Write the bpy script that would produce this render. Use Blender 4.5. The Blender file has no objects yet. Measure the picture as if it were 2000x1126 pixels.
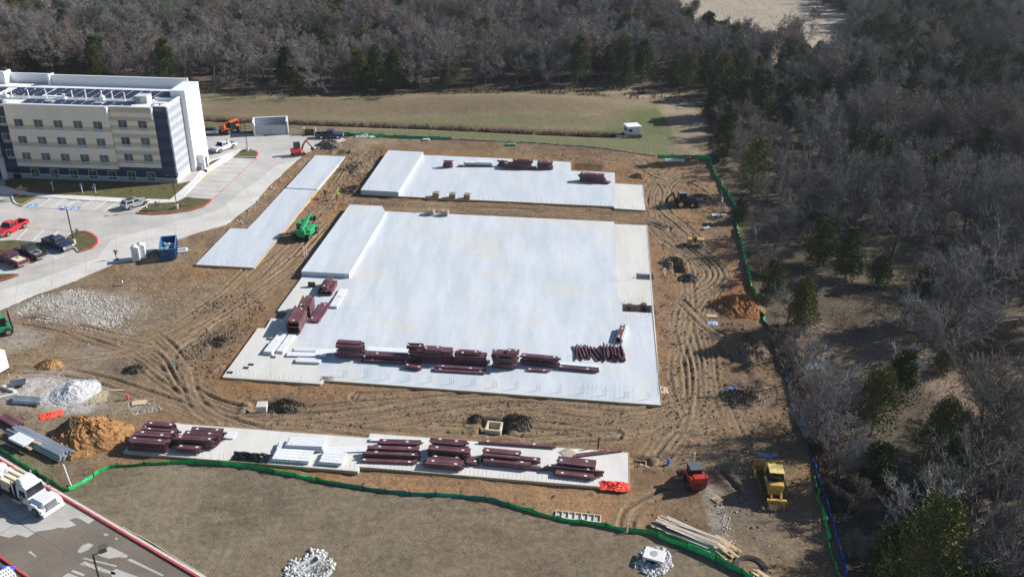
import bpy, bmesh, math, random
import numpy as np
from mathutils import Vector, Matrix, noise
from mathutils.geometry import tessellate_polygon

random.seed(7)
rng = np.random.default_rng(11)
scene = bpy.context.scene
COL = scene.collection

# ------------------------------------------------------------------ camera
H = 60.0
FOC, PITCH, ROLL = 1750.0, 0.470845, 0.0194567
SITE = 0.0951                      # turn of the slabs' grid against the view
_cp, _sp, _cr, _sr = math.cos(PITCH), math.sin(PITCH), math.cos(ROLL), math.sin(ROLL)
C_R = Vector((_cr, _sr * _sp, _sr * _cp))
C_U = Vector((-_sr, _cr * _sp, _cr * _cp))
C_F = Vector((0, _cp, -_sp))
cam_data = bpy.data.cameras.new("camera")
cam = bpy.data.objects.new("camera", cam_data)
COL.objects.link(cam)
cam.matrix_world = Matrix(((C_R.x, C_U.x, -C_F.x, 0), (C_R.y, C_U.y, -C_F.y, 0), (C_R.z, C_U.z, -C_F.z, H), (0, 0, 0, 1)))
cam_data.sensor_width = 36
cam_data.lens = FOC / 2000 * 36
cam_data.clip_start, cam_data.clip_end = 1.0, 5000
scene.camera = cam

# ------------------------------------------------------------------ sky, sun, exposure
SUN_EL, SUN_ANG = math.radians(30.5), math.radians(19.5)   # SUN_ANG: from +x towards +y
world = bpy.data.worlds.new("World")
scene.world = world
world.use_nodes = True
wn = world.node_tree.nodes
bg = wn["Background"]
sky = wn.new("ShaderNodeTexSky")
sky.sky_type = 'NISHITA'
sky.sun_disc = False
sky.sun_elevation = SUN_EL
sky.sun_rotation = math.pi / 2 - SUN_ANG
sky.air_density = 1.0
sky.dust_density = 0.4
sky.ozone_density = 2.5
world.node_tree.links.new(sky.outputs[0], bg.inputs[0])
bg.inputs[1].default_value = 0.07
sun_data = bpy.data.lights.new("sun", 'SUN')
sun_data.energy = 5.0
sun_data.angle = math.radians(0.5)
sun_data.color = (1.0, 0.96, 0.91)
sun = bpy.data.objects.new("sun", sun_data)
COL.objects.link(sun)
sdir = Vector((math.cos(SUN_EL) * math.cos(SUN_ANG), math.cos(SUN_EL) * math.sin(SUN_ANG), math.sin(SUN_EL)))
sun.rotation_euler = sdir.to_track_quat('Z', 'Y').to_euler()
vs = scene.view_settings
vs.view_transform = 'Standard'
vs.look = 'None'
vs.exposure = 0.52
vs.gamma = 1
vs.use_curve_mapping = False
try:
    scene.cycles.max_bounces = 6
    scene.cycles.diffuse_bounces = 3
    scene.cycles.glossy_bounces = 3
    scene.cycles.transmission_bounces = 2
    scene.cycles.caustics_reflective = False
    scene.cycles.caustics_refractive = False
except Exception:
    pass

# ------------------------------------------------------------------ helpers
def G(px, py, z=0.0):
    """ground point (at height z) that the photograph shows at a pixel"""
    d = C_R * ((px - 1000) / FOC) - C_U * ((py - 563) / FOC) + C_F
    t = (z - H) / d.z
    return Vector((d.x * t, d.y * t, z))

def GP(pts, z=0.0):
    return [G(x, y, z) for x, y in pts]

def zm(x0, y0, s):
    """reads coordinates noted in an enlarged crop of the photograph"""
    return lambda x, y: (x0 + x * s, y0 + y * s)

def catmull(pts, step=0.5):
    P = [np.array(p[:2], float) for p in pts]
    P = [2 * P[0] - P[1]] + P + [2 * P[-1] - P[-2]]
    out = []
    for i in range(1, len(P) - 2):
        n = max(2, int(np.linalg.norm(P[i + 1] - P[i]) / step))
        for k in range(n):
            t = k / n
            a, b, c, d = P[i - 1], P[i], P[i + 1], P[i + 2]
            out.append(0.5 * ((2 * b) + (c - a) * t + (2 * a - 5 * b + 4 * c - d) * t * t + (3 * b - a - 3 * c + d) * t ** 3))
    out.append(P[-2])
    return out

class MB:
    def __init__(s):
        s.v, s.f = [], []
    def add(s, vs_, fs):
        n = len(s.v)
        s.v.extend([tuple(p) for p in vs_])
        s.f.extend([tuple(i + n for i in f) for f in fs])
        return s
    def box(s, cx, cy, cz, sx, sy, sz, rz=0, tx=1, ty=1, dx=0, dy=0, m=None):
        """cz is the bottom; tx, ty shrink the top, dx, dy shift it"""
        c, si = math.cos(rz), math.sin(rz)
        P = []
        for z, a, b, ox, oy in ((0, 1, 1, 0, 0), (sz, tx, ty, dx, dy)):
            for ux, uy in ((-1, -1), (1, -1), (1, 1), (-1, 1)):
                x, y = ux * sx / 2 * a + ox, uy * sy / 2 * b + oy
                P.append(Vector((cx + x * c - y * si, cy + x * si + y * c, cz + z)))
        if m: P = [m @ p for p in P]
        return s.add(P, [(3, 2, 1, 0), (4, 5, 6, 7), (0, 1, 5, 4), (1, 2, 6, 5), (2, 3, 7, 6), (3, 0, 4, 7)])
    def bar(s, a, b, w, h):
        """box beam from a to b, w wide, h high, a and b on its axis"""
        a, b = Vector(a), Vector(b)
        d = (b - a).normalized()
        up = Vector((0, 0, 1)) if abs(d.z) < .95 else Vector((1, 0, 0))
        r = d.cross(up).normalized(); u = r.cross(d)
        P = [q + r * (i * w / 2) + u * (j * h / 2) for q in (a, b) for i, j in ((-1, -1), (1, -1), (1, 1), (-1, 1))]
        return s.add(P, [(3, 2, 1, 0), (4, 5, 6, 7), (0, 1, 5, 4), (1, 2, 6, 5), (2, 3, 7, 6), (3, 0, 4, 7)])
    def cyl(s, a, b, r0, r1=None, n=8, cap=True):
        a, b = Vector(a), Vector(b)
        r1 = r0 if r1 is None else r1
        d = (b - a).normalized()
        up = Vector((0, 0, 1)) if abs(d.z) < .9 else Vector((1, 0, 0))
        r = d.cross(up).normalized(); u = r.cross(d)
        P = []
        for q, rr in ((a, r0), (b, r1)):
            for k in range(n):
                t = 2 * math.pi * k / n
                P.append(q + r * (math.cos(t) * rr) + u * (math.sin(t) * rr))
        F = [(k, (k + 1) % n, n + (k + 1) % n, n + k) for k in range(n)]
        if cap: F += [tuple(range(n - 1, -1, -1)), tuple(range(n, 2 * n))]
        return s.add(P, F)
    def tube(s, pts, r, n=6):
        for i in range(len(pts) - 1): s.cyl(pts[i], pts[i + 1], r, r, n, cap=(i in (0, len(pts) - 2)))
        return s
    def extr(s, poly, y0, y1, ty=1.0):
        """side outline (x, z) pushed from y0 to y1"""
        n = len(poly)
        P = [(x, y0, z) for x, z in poly] + [(x, y1, z) for x, z in poly]
        F = [(k, (k + 1) % n, n + (k + 1) % n, n + k) for k in range(n)]
        tris = tessellate_polygon([[Vector((x, z, 0)) for x, z in poly]])
        F += [tuple(t) for t in tris] + [tuple(i + n for i in t) for t in tris]
        return s.add(P, F)
    def prism(s, poly, z0, z1, holes=(), bottom=False):
        """ground outline raised from z0 to z1"""
        loops = [[Vector((p[0], p[1], 0)) for p in poly]] + [[Vector((p[0], p[1], 0)) for p in h] for h in holes]
        tris = tessellate_polygon(loops)
        flat = [p for l in loops for p in l]
        n = len(flat)
        P = [(p.x, p.y, z1) for p in flat] + [(p.x, p.y, z0) for p in flat]
        F = []
        for t in tris:
            a, b, c = (flat[i] for i in t)
            F.append(tuple(t) if (b - a).cross(c - a).z > 0 else tuple(reversed(t)))
        o = 0
        for l in loops:
            k = len(l)
            F += [(o + i, o + (i + 1) % k, n + o + (i + 1) % k, n + o + i) for i in range(k)]
            o += k
        return s.add(P, F)
    def ribbon(s, path, w, z0, z1):
        """kerb-like strip along a ground path"""
        p = [Vector((q[0], q[1], 0)) for q in path]
        L = []
        for i in range(len(p)):
            d = (p[min(i + 1, len(p) - 1)] - p[max(i - 1, 0)]).normalized()
            nrm = Vector((-d.y, d.x, 0)) * (w / 2)
            a, b = p[i] + nrm, p[i] - nrm
            L += [(a.x, a.y, z0), (a.x, a.y, z1), (b.x, b.y, z1), (b.x, b.y, z0)]
        F = []
        for i in range(len(p) - 1):
            for k in range(4):
                F.append((4 * i + k, 4 * i + (k + 1) % 4, 4 * i + 4 + (k + 1) % 4, 4 * i + 4 + k))
        F += [(0, 1, 2, 3), tuple(4 * (len(p) - 1) + k for k in (3, 2, 1, 0))]
        return s.add(L, F)
    def lump(s, c, rx, ry, rz, seed=0, k=1, j=.25):
        r = random.Random(seed)
        bm = bmesh.new(); bmesh.ops.create_icosphere(bm, subdivisions=k, radius=1)
        P = []
        for v in bm.verts:
            q = 1 + r.uniform(-j, j)
            P.append((c[0] + v.co.x * rx * q, c[1] + v.co.y * ry * q, c[2] + v.co.z * rz * q))
        bm.verts.index_update()
        F = [tuple(v.index for v in f.verts) for f in bm.faces]
        bm.free()
        return s.add(P, F)
    def mesh(s, name):
        me = bpy.data.meshes.new(name)
        me.from_pydata(s.v, [], s.f)
        return me
    def build(s, name, m, parent=None, smooth=False, bevel=0, fix=True, loc=None, rz=0):
        me = s.mesh(name)
        if fix:
            bm = bmesh.new(); bm.from_mesh(me)
            bmesh.ops.recalc_face_normals(bm, faces=bm.faces)
            bm.to_mesh(me); bm.free()
        return link(name, me, m, parent, smooth, bevel, loc, rz)

def link(name, me, m, parent=None, smooth=False, bevel=0, loc=None, rz=0):
    if m is not None and not me.materials: me.materials.append(m)
    if smooth: me.polygons.foreach_set("use_smooth", [True] * len(me.polygons))
    o = bpy.data.objects.new(name, me)
    COL.objects.link(o)
    if parent: o.parent = parent
    if loc is not None: o.location = loc
    if rz: o.rotation_euler.z = rz
    if bevel:
        b = o.modifiers.new("bevel", 'BEVEL'); b.width = bevel; b.segments = 1; b.limit_method = 'ANGLE'
    return o

def tag(o, label=None, cat=None, group=None, kind=None):
    if label: o["label"] = label
    if cat: o["category"] = cat
    if group: o["group"] = group
    if kind: o["kind"] = kind
    return o

def thing(name, label, cat, loc=(0, 0, 0), rz=0, group=None):
    o = bpy.data.objects.new(name, None)
    COL.objects.link(o)
    o.empty_display_size = .5
    o.location = loc; o.rotation_euler = (0, 0, rz)
    return tag(o, label, cat, group)

KIDS = {}
def kids(o):
    return [c for c in bpy.data.objects if c.parent == o]
def copy_tree(o, parent=None, loc=None, rz=None, label=None, tree=None):
    tree = tree or [(c, [g for g in c.children]) for c in o.children]
    r = o.copy(); COL.objects.link(r)
    if loc is not None: r.location = loc
    if rz is not None: r.rotation_euler.z = rz
    if label: r["label"] = label
    for c, gs in tree:
        cc = c.copy(); COL.objects.link(cc); cc.parent = r
        for g in gs:
            gg = g.copy(); COL.objects.link(gg); gg.parent = cc
    return r

# ------------------------------------------------------------------ materials
MATS = {}
def mat(name, col, rough=.7, metal=0.0, var=.12, scale=3.0, bump=0.0, bscale=20.0, spec=.35, rnd=0.0, col2=None, coat=0.0):
    if name in MATS: return MATS[name]
    m = bpy.data.materials.new(name); m.use_nodes = True
    nt = m.node_tree; N = nt.nodes; L = nt.links
    b = N["Principled BSDF"]
    b.inputs["Roughness"].default_value = rough
    b.inputs["Metallic"].default_value = metal
    b.inputs["Specular IOR Level"].default_value = spec
    if coat: b.inputs["Coat Weight"].default_value = coat
    tc = N.new("ShaderNodeTexCoord")
    nz = N.new("ShaderNodeTexNoise"); nz.inputs["Scale"].default_value = scale; nz.inputs["Detail"].default_value = 5
    L.new(tc.outputs["Object"], nz.inputs["Vector"])
    mx = N.new("ShaderNodeMix"); mx.data_type = 'RGBA'
    c2 = col2 or tuple(c * (1 + var) for c in col)
    mx.inputs["A"].default_value = (*[c * (1 - var) for c in col], 1)
    mx.inputs["B"].default_value = (*c2, 1)
    mr = N.new("ShaderNodeMapRange")
    mr.inputs["From Min"].default_value = .3; mr.inputs["From Max"].default_value = .7
    L.new(nz.outputs["Fac"], mr.inputs["Value"]); L.new(mr.outputs["Result"], mx.inputs["Factor"])
    out = mx.outputs["Result"]
    if rnd:
        oi = N.new("ShaderNodeObjectInfo")
        m2 = N.new("ShaderNodeMapRange"); m2.inputs["To Min"].default_value = 1 - rnd; m2.inputs["To Max"].default_value = 1 + rnd
        L.new(oi.outputs["Random"], m2.inputs["Value"])
        vm = N.new("ShaderNodeVectorMath"); vm.operation = 'SCALE'
        L.new(out, vm.inputs[0]); L.new(m2.outputs["Result"], vm.inputs["Scale"])
        out = vm.outputs[0]
    L.new(out, b.inputs["Base Color"])
    if bump:
        n2 = N.new("ShaderNodeTexNoise"); n2.inputs["Scale"].default_value = bscale; n2.inputs["Detail"].default_value = 6
        L.new(tc.outputs["Object"], n2.inputs["Vector"])
        bp = N.new("ShaderNodeBump"); bp.inputs["Strength"].default_value = 1; bp.inputs["Distance"].default_value = bump
        L.new(n2.outputs["Fac"], bp.inputs["Height"]); L.new(bp.outputs["Normal"], b.inputs["Normal"])
    MATS[name] = m
    return m

M_maroon = mat("maroon_primer", (.135, .060, .072), .6, var=.3, scale=1.6, rnd=.38)
M_white_sheet = mat("white_coated_sheet", (.72, .74, .76), .4, var=.05, rnd=.06)
M_timber = mat("raw_timber", (.50, .38, .24), .8, var=.2, scale=6, rnd=.2)
M_tag = mat("white_tag", (.8, .8, .76), .6, var=.03)
M_black = mat("black_rubber", (.02, .02, .021), .8, var=.2)
M_dark = mat("dark_steel", (.035, .035, .038), .6, var=.25)
M_steel = mat("galvanised_steel", (.42, .46, .50), .42, metal=.55, var=.15, rnd=.15)
M_glass = mat("dark_glass", (.018, .024, .028), .06, var=.3, spec=.6)
M_chrome = mat("bright_metal", (.6, .6, .6), .25, metal=.9, var=.05)
M_lampw = mat("lamp_lens", (.8, .8, .78), .2, var=.05)
M_lampr = mat("tail_lens", (.45, .02, .02), .25, var=.1)
M_conc = mat("precast_concrete", (.55, .53, .49), .85, var=.12, scale=2, bump=.01)
M_rebar = mat("rusty_rebar", (.10, .06, .045), .8, var=.3)
M_white = mat("white_paint", (.80, .81, .82), .45, var=.04)
M_red_paint = mat("red_kerb_paint", (.55, .07, .07), .7, var=.2, scale=2)
M_kerb = mat("kerb_concrete", (.58, .56, .52), .85, var=.1)
M_line = mat("white_line_paint", (.8, .8, .79), .7, var=.1, scale=4)
M_grey = mat("grey_plastic", (.25, .26, .27), .6, var=.1)
M_blue_tarp = mat("blue_tarp", (.03, .14, .75), .45, var=.2, scale=2)
M_orange_net = mat("orange_mesh", (.85, .09, .05), .6, var=.2)
# ------------------------------------------------------------------ outlines (read off the photograph, laid on the ground)
z7 = zm(420, 500, .231); z8 = zm(640, 620, .33); z6 = zm(660, 230, .3286); zs = zm(200, 780, .27); zt = zm(680, 820, .29)
z2 = zm(0, 340, .2664); z3 = zm(0, 600, .2664); z4 = zm(0, 826, .2664); z5 = zm(400, 150, .222); z1 = zm(0, 100, .2664)
PAVE = [(-420, 700), (-150, 650), (0, 606), (66, 577), (141, 550.4), (226, 514.5), (262, 509), (336, 470.5), (440, 438.6), (498, 397), (524, 365),
        (580, 313), (598, 298), (622, 288), (650, 282), (676, 273), (662, 267), (613, 266), (564, 264), (500, 262), (405, 258), (300, 258), (-420, 262)]
ROAD = [(-120, 826), (0, 898), (120, 970), (384, 1126), (470, 1178), (120, 1178), (53, 1126), (0, 1088), (-120, 1000)]
SLAB_L = [(381, 516.5), (495.5, 523), (674, 305.5), (615.5, 303), (558, 366), (500, 429), (482, 446.6), (450, 445.5)]
SLAB_2 = [(704.4, 375), (778.3, 383.6), (1198.9, 403.4), (1199.3, 407), (1261.3, 411), (1256.4, 361.4), (1201.2, 358), (1200.7, 337),
          (1115, 333.5), (1115, 316.5), (988, 309.5), (826.6, 302.5), (758.6, 297.5)]
SLAB_M = [(435, 736.5), (626.7, 749.5), (633.7, 742.3), (1291.8, 791), (1271.5, 536), (1264.6, 439.8), (1200.8, 437.4), (1199, 432.8), (875, 417.5),
          (753.7, 412), (681.4, 405), (588, 543), (541.5, 606.5), (563, 607.5), (553, 622), (529.7, 621), (518, 640.5), (505, 640)]
SLAB_S = [(241, 882), (401, 896), (699.5, 920), (703, 911), (1229, 954.5), (1228, 882.3), (723.5, 844.7), (719.8, 853.6), (352.6, 826), (292, 821)]
FIELD = [(-700, 262), (-700, 150), (-100, 163), (400, 181), (600, 187), (1000, 183), (1200, 168), (1330, 182), (1372, 215), (1388, 312), (1283, 304),
         (1180, 291), (1000, 277), (900, 271.5), (760, 267), (676, 262), (564, 259), (405, 257)]
DIRT = [(-420, 702), (-150, 652), (0, 607), (66, 578), (141, 551), (226, 515), (262, 510), (336, 471), (440, 439), (498, 397), (524, 365), (580, 313),
        (598, 298), (650, 283), (690, 263), (760, 267), (900, 271.5), (1000, 277), (1180, 291), (1283, 304), (1388, 312), (1412, 360), (1440, 410), (1455, 500), (1478, 585),
        (1500, 640), (1530, 730), (1560, 820), (1590, 890), (1622, 990), (1660, 1126), (1672, 1165), (1520, 1165), (1430, 1108), (1270, 1043),
        (1100, 1016), (900, 971), (720, 955), (640, 943), (480, 913), (350, 905), (205, 917), (133, 958), (0, 880), (-120, 806)]
NEARGRASS = [(133, 958), (205, 917), (350, 905), (480, 913), (640, 943), (720, 955), (900, 971), (1100, 1016), (1270, 1043), (1430, 1108), (1520, 1165),
             (1500, 1260), (520, 1260), (384, 1126), (120, 970), (0, 898), (-120, 826), (-120, 806), (0, 880)]
CLAY = [(690, 920), (1235, 962), (1300, 1000), (1310, 1050), (1240, 1038), (1100, 1016), (900, 971), (720, 955), (640, 943)]
MEADOW = [(1290, -60), (1308, 0), (1322, 40), (1420, 82), (1515, 122), (1610, 118), (1672, 88), (1650, 30), (1600, 0), (1590, -60)]
BACKWOOD = [(-330, -140), (2300, -140), (2300, 210), (1990, 222), (1700, 215), (1378, 205), (1335, 178), (1200, 163), (1000, 177), (860, 184), (600, 181), (400, 174), (0, 158), (-330, 140)]
RIGHTWOOD = [(1372, 205), (1700, 215), (2300, 210), (2300, 1300), (1720, 1300), (1672, 1126), (1640, 1010), (1605, 890), (1575, 815), (1548, 730), (1515, 640), (1495, 585), (1475, 500),
             (1458, 410), (1425, 350), (1405, 305)]

# ------------------------------------------------------------------ ground heightfield
def vnoise(x, y, scale, seed):
    r = np.random.default_rng(seed).random((256, 256))
    x = x / scale + 1000.3; y = y / scale + 1000.7
    xi = np.floor(x).astype(int); yi = np.floor(y).astype(int)
    fx = x - xi; fy = y - yi
    fx = fx * fx * (3 - 2 * fx); fy = fy * fy * (3 - 2 * fy)
    a = r[xi & 255, yi & 255]; b = r[(xi + 1) & 255, yi & 255]; c = r[xi & 255, (yi + 1) & 255]; d = r[(xi + 1) & 255, (yi + 1) & 255]
    return (a * (1 - fx) + b * fx) * (1 - fy) + (c * (1 - fx) + d * fx) * fy
def fbm(x, y, scale, seed, oct=4, gain=.5):
    s = 0; a = 1; t = 0
    for i in range(oct):
        s = s + a * vnoise(x, y, scale / 2 ** i, seed + i * 7); t += a; a *= gain
    return s / t - .5
def inside(poly, x, y):
    c = np.zeros(x.shape, bool)
    n = len(poly)
    for i in range(n):
        x0, y0 = poly[i][0], poly[i][1]; x1, y1 = poly[(i + 1) % n][0], poly[(i + 1) % n][1]
        if y0 == y1: continue
        k = ((y0 > y) != (y1 > y)) & (x < (x1 - x0) * (y - y0) / (y1 - y0) + x0)
        c ^= k
    return c
def sdist(path, x, y, closed=False):
    """unsigned distance, signed side and length along an open path"""
    best = np.full(x.shape, 1e9); side = np.zeros(x.shape); along = np.zeros(x.shape)
    acc = 0
    n = len(path)
    for i in range(n if closed else n - 1):
        ax, ay = path[i][0], path[i][1]; bx, by = path[(i + 1) % n][0], path[(i + 1) % n][1]
        L2 = (bx - ax) ** 2 + (by - ay) ** 2 + 1e-9
        t = np.clip(((x - ax) * (bx - ax) + (y - ay) * (by - ay)) / L2, 0, 1)
        d = np.hypot(x - ax - t * (bx - ax), y - ay - t * (by - ay))
        k = d < best
        best = np.where(k, d, best)
        side = np.where(k, np.sign((bx - ax) * (y - ay) - (by - ay) * (x - ax)), side)
        along = np.where(k, acc + t * math.sqrt(L2), along)
        acc += math.sqrt(L2)
    return best, side, along
def soft(poly_px, x, y, w=.6, jag=.8, seed=3, near=None):
    """0..1 mask of an outline with a ragged, soft edge"""
    P = [tuple(p[:2]) for p in GP(poly_px)]
    xs = [p[0] for p in P]; ys = [p[1] for p in P]
    out = np.zeros(x.shape)
    k = (x > min(xs) - 3) & (x < max(xs) + 3) & (y > min(ys) - 3) & (y < max(ys) + 3)
    xx, yy = x[k], y[k]
    ins = inside(P, xx, yy)
    d, _, _ = sdist(P, xx, yy, True)
    sd = np.where(ins, d, -d) + fbm(xx, yy, 2.5, seed) * 2 * jag
    out[k] = np.clip(sd / w + .5, 0, 1)
    return out

def axis(parts):
    out = []
    for a, b, s in parts:
        n = max(1, int(round((b - a) / s)))
        out += list(np.linspace(a, b, n, endpoint=False))
    out.append(parts[-1][1])
    return np.array(out)
gx = axis([(-1500, -260, 60), (-260, -100, 4), (-100, -64, .8), (-64, 50, .21), (50, 100, .7), (100, 230, 3), (230, 1500, 60)])
gy = axis([(20, 52, 1.2), (52, 66, .5), (66, 165, .21), (165, 225, .45), (225, 440, 3), (440, 2600, 90)])
X, Y = np.meshgrid(gx, gy)
sh = X.shape
x, y = X.ravel(), Y.ravel()
z = np.zeros(x.shape)
colr = np.zeros((x.size, 3))
def paint(mask, c, k=1.0):
    m = (mask * k)[:, None]
    colr[:] = colr * (1 - m) + np.array(c) * m
n_big = fbm(x, y, 30, 1); n_mid = fbm(x, y, 6, 21); n_fin = fbm(x, y, 1.6, 41, 5, .62)
# woodland floor
colr[:] = (.098, .076, .055)
paint(np.clip(.5 + n_mid * 2.5, 0, 1), (.16, .128, .09), .8)
paint(np.clip(n_big * 5, 0, 1), (.075, .075, .04), .6)
for cx, cy, rx_, ry_ in ((1740, 510, 110, 40), (1690, 690, 130, 60), (1930, 770, 110, 90), (1860, 590, 90, 30)):
    p = G(cx, cy); q = G(cx + rx_, cy); r_ = G(cx, cy - ry_)
    paint(np.clip(1.25 - ((x - p.x) / (q.x - p.x)) ** 2 - ((y - p.y) / (r_.y - p.y)) ** 2 + n_mid * 2, 0, 1), (.25, .21, .12) if cy < 600 else (.26, .185, .135), .95)
z += n_mid * .5 + n_fin * .12
m_field = soft(FIELD, x, y, 1.5, 1.0)
paint(m_field, (.205, .165, .10))
paint(m_field * np.clip(.5 + n_mid * 3, 0, 1), (.245, .20, .125), .7)
for cx, cy, rx_, ry_, c in ((1265, 245, 75, 30, (.095, .135, .045)), (1000, 240, 300, 8, (.16, .16, .08)), (760, 205, 320, 7, (.24, .19, .115)), (1170, 262, 130, 8, (.12, .135, .06)), (900, 262, 170, 7, (.15, .145, .075)), (560, 200, 160, 8, (.17, .15, .08)), (980, 215, 150, 14, (.25, .195, .12)), (1255, 175, 70, 22, (.34, .275, .19)), (1330, 225, 36, 40, (.31, .25, .175)), (1340, 260, 30, 40, (.27, .21, .14))):
    p = G(cx, cy); q = G(cx + rx_, cy); r_ = G(cx, cy - ry_)
    dd = ((x - p.x) / (q.x - p.x)) ** 2 + ((y - p.y) / (r_.y - p.y)) ** 2
    paint(m_field * np.clip(1.3 - dd + n_mid * 2, 0, 1), c, .8)
z = z * (1 - m_field * .8) + m_field * n_fin * .12
m_strip = soft([(676, 254), (860, 258), (1000, 264), (1190, 272), (1300, 262), (1310, 300), (1180, 292), (1000, 278), (900, 272.5), (676, 264)], x, y, 1.5, .8)
paint(m_strip, (.150, .165, .082), .85)
m_band = soft([(420, 196), (900, 196), (1150, 205), (1200, 225), (900, 228), (420, 222)], x, y, 4, 2)
paint(m_band, (.175, .135, .082), .6)
# mowing lines across the field
paint(m_field * np.clip(vnoise(x * .05, y, 1.1, 91) * 2 - 1, 0, 1), (.15, .12, .075), .35)
MOUND = G(1040, 212)
def macro(xx, yy):
    """broad rise of the field beyond the site"""
    return 2.6 * np.exp(-((xx - MOUND.x) / 26) ** 2 - ((yy - MOUND.y) / 9) ** 2)
m_meadow = soft(MEADOW, x, y, 4, 3)
paint(m_meadow, (.40, .34, .275))
paint(m_meadow * np.clip(.5 + n_big * 3, 0, 1), (.33, .28, .215), .7)
DITCH = [tuple(p[:2]) for p in GP([(380, 230), (430, 232), (560, 237), (720, 243), (860, 248), (1000, 255), (1190, 263)])]
dd, _, _ = sdist(DITCH, x, y)
z -= .9 * np.exp(-(dd / 1.6) ** 2)
paint(np.exp(-((dd + n_mid * 2) / 1.5) ** 2), (.11, .08, .055), .9)
z += macro(x, y)
# bare soil
m_dirt = soft(DIRT, x, y, .8, .7)
paint(m_dirt, (.240, .163, .094))
u_px = np.clip((x + 45) / 70, 0, 1)        # left greyer, right browner
paint(m_dirt * (1 - u_px), (.258, .206, .145), .85)
paint(m_dirt * np.clip(n_mid * 3.2 + .1, 0, 1), (.160, .112, .068), .8)
paint(m_dirt * np.clip(n_big * 4 + n_mid, 0, 1), (.30, .180, .085), .7)
paint(m_dirt * np.clip(-n_mid * 3 - .2, 0, 1), (.33, .255, .165), .75)
for poly, wd, kk in ((SLAB_M, 4.5, .75), (SLAB_2, 4.0, .7), (SLAB_S, 2.5, .6), (SLAB_L, 3.0, .55)):
    dsl, _, _ = sdist([tuple(p[:2]) for p in GP(poly)], x, y, True)
    paint(m_dirt * np.clip(1.35 - dsl / wd + n_mid * 2.2, 0, 1), (.285, .163, .078), kk)
# plain dabs of another soil: pixel centre, pixel radii, colour, strength
DABS = [(1000, 415, 300, 14, (.15, .10, .062), .8), (1290, 445, 60, 20, (.12, .08, .052), .85), (740, 395, 70, 16, (.17, .11, .065), .7), (800, 288, 160, 10, (.22, .14, .08), .7), (1400, 420, 50, 26, (.17, .12, .08), .7), (1330, 340, 70, 40, (.36, .205, .10), .7), (1350, 430, 70, 50, (.34, .20, .105), .6), (1440, 520, 40, 60, (.36, .19, .085), .7), (1340, 600, 40, 90, (.33, .205, .115), .5), (1270, 380, 30, 60, (.35, .20, .10), .6), (620, 420, 50, 50, (.38, .22, .11), .6), (1000, 830, 330, 30, (.27, .20, .125), .5), (470, 840, 120, 20, (.27, .205, .135), .5), (1430, 555, 60, 34, (.34, .15, .065), .9), (1440, 600, 40, 30, (.32, .145, .06), .8), (1330, 400, 75, 45, (.27, .165, .09), .6), (640, 360, 50, 60, (.33, .19, .095), .75),
        (560, 480, 40, 30, (.31, .185, .10), .6), (1260, 320, 90, 22, (.28, .165, .09), .6), (1000, 275, 260, 10, (.20, .12, .075), .6), (1150, 285, 110, 8, (.16, .10, .07), .7), (430, 690, 40, 50, (.30, .19, .11), .6),
        (640, 765, 120, 14, (.31, .19, .10), .8), (900, 790, 160, 12, (.28, .17, .09), .6), (1230, 800, 90, 10, (.28, .165, .09), .6), (640, 925, 60, 12, (.34, .18, .08), .9), (240, 840, 50, 60, (.30, .20, .115), .7), (1310, 640, 24, 110, (.29, .19, .115), .8), (1300, 500, 20, 120, (.27, .165, .1), .7),
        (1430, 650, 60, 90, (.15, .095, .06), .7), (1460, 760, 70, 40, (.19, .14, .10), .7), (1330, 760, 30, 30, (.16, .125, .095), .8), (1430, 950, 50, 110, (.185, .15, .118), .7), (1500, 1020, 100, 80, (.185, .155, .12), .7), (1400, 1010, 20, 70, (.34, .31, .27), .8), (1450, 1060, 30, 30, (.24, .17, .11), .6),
        (1420, 460, 40, 60, (.20, .14, .09), .7), (1350, 380, 60, 30, (.24, .145, .08), .7), (900, 410, 170, 5, (.36, .27, .17), .8), (470, 420, 90, 60, (.25, .19, .13), .6),
        (160, 600, 130, 34, (.42, .39, .345), .75), (90, 760, 110, 40, (.50, .485, .46), .9), (140, 775, 75, 34, (.64, .63, .62), .95), (110, 735, 50, 20, (.58, .57, .55), .8), (40, 660, 60, 30, (.42, .39, .34), .7), (190, 690, 90, 16, (.40, .38, .345), .7), (310, 640, 120, 80, (.25, .205, .15), .5), (60, 745, 40, 22, (.62, .61, .6), .9), (150, 795, 70, 18, (.48, .46, .43), .7), (270, 790, 40, 14, (.40, .36, .31), .6),
        (240, 720, 50, 30, (.15, .115, .085), .7), (420, 660, 36, 30, (.17, .13, .1), .6), (560, 790, 50, 22, (.15, .12, .09), .7), (1000, 820, 60, 22, (.13, .105, .08), .8), (710, 330, 60, 30, (.20, .145, .10), .6), (1500, 905, 30, 20, (.45, .45, .45), .6), (40, 850, 60, 40, (.25, .21, .145), .6), (60, 900, 90, 40, (.17, .16, .09), .7), (660, 290, 60, 20, (.17, .13, .095), .7), (1290, 270, 30, 30, (.22, .18, .11), .3)]
def dab(px, py, rx_, ry_):
    p = G(px, py); q = G(px + rx_, py); r_ = G(px, py - ry_)
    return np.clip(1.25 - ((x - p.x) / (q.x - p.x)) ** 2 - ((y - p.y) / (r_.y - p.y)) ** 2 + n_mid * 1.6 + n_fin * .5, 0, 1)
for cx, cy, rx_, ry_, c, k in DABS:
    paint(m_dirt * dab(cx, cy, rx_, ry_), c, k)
paint(m_dirt * np.clip(n_fin * 3.6, 0, 1), (.145, .105, .070), .65)
paint(m_dirt * np.clip(-n_fin * 3.0 - .25, 0, 1), (.36, .30, .225), .55)
rough = np.clip(.5 + n_big * 4, 0, 1)
z = np.where(m_dirt > 0, z * (1 - m_dirt) + m_dirt * (n_mid * .28 + n_fin * .24 * (.45 + rough) - .03), z)
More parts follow.
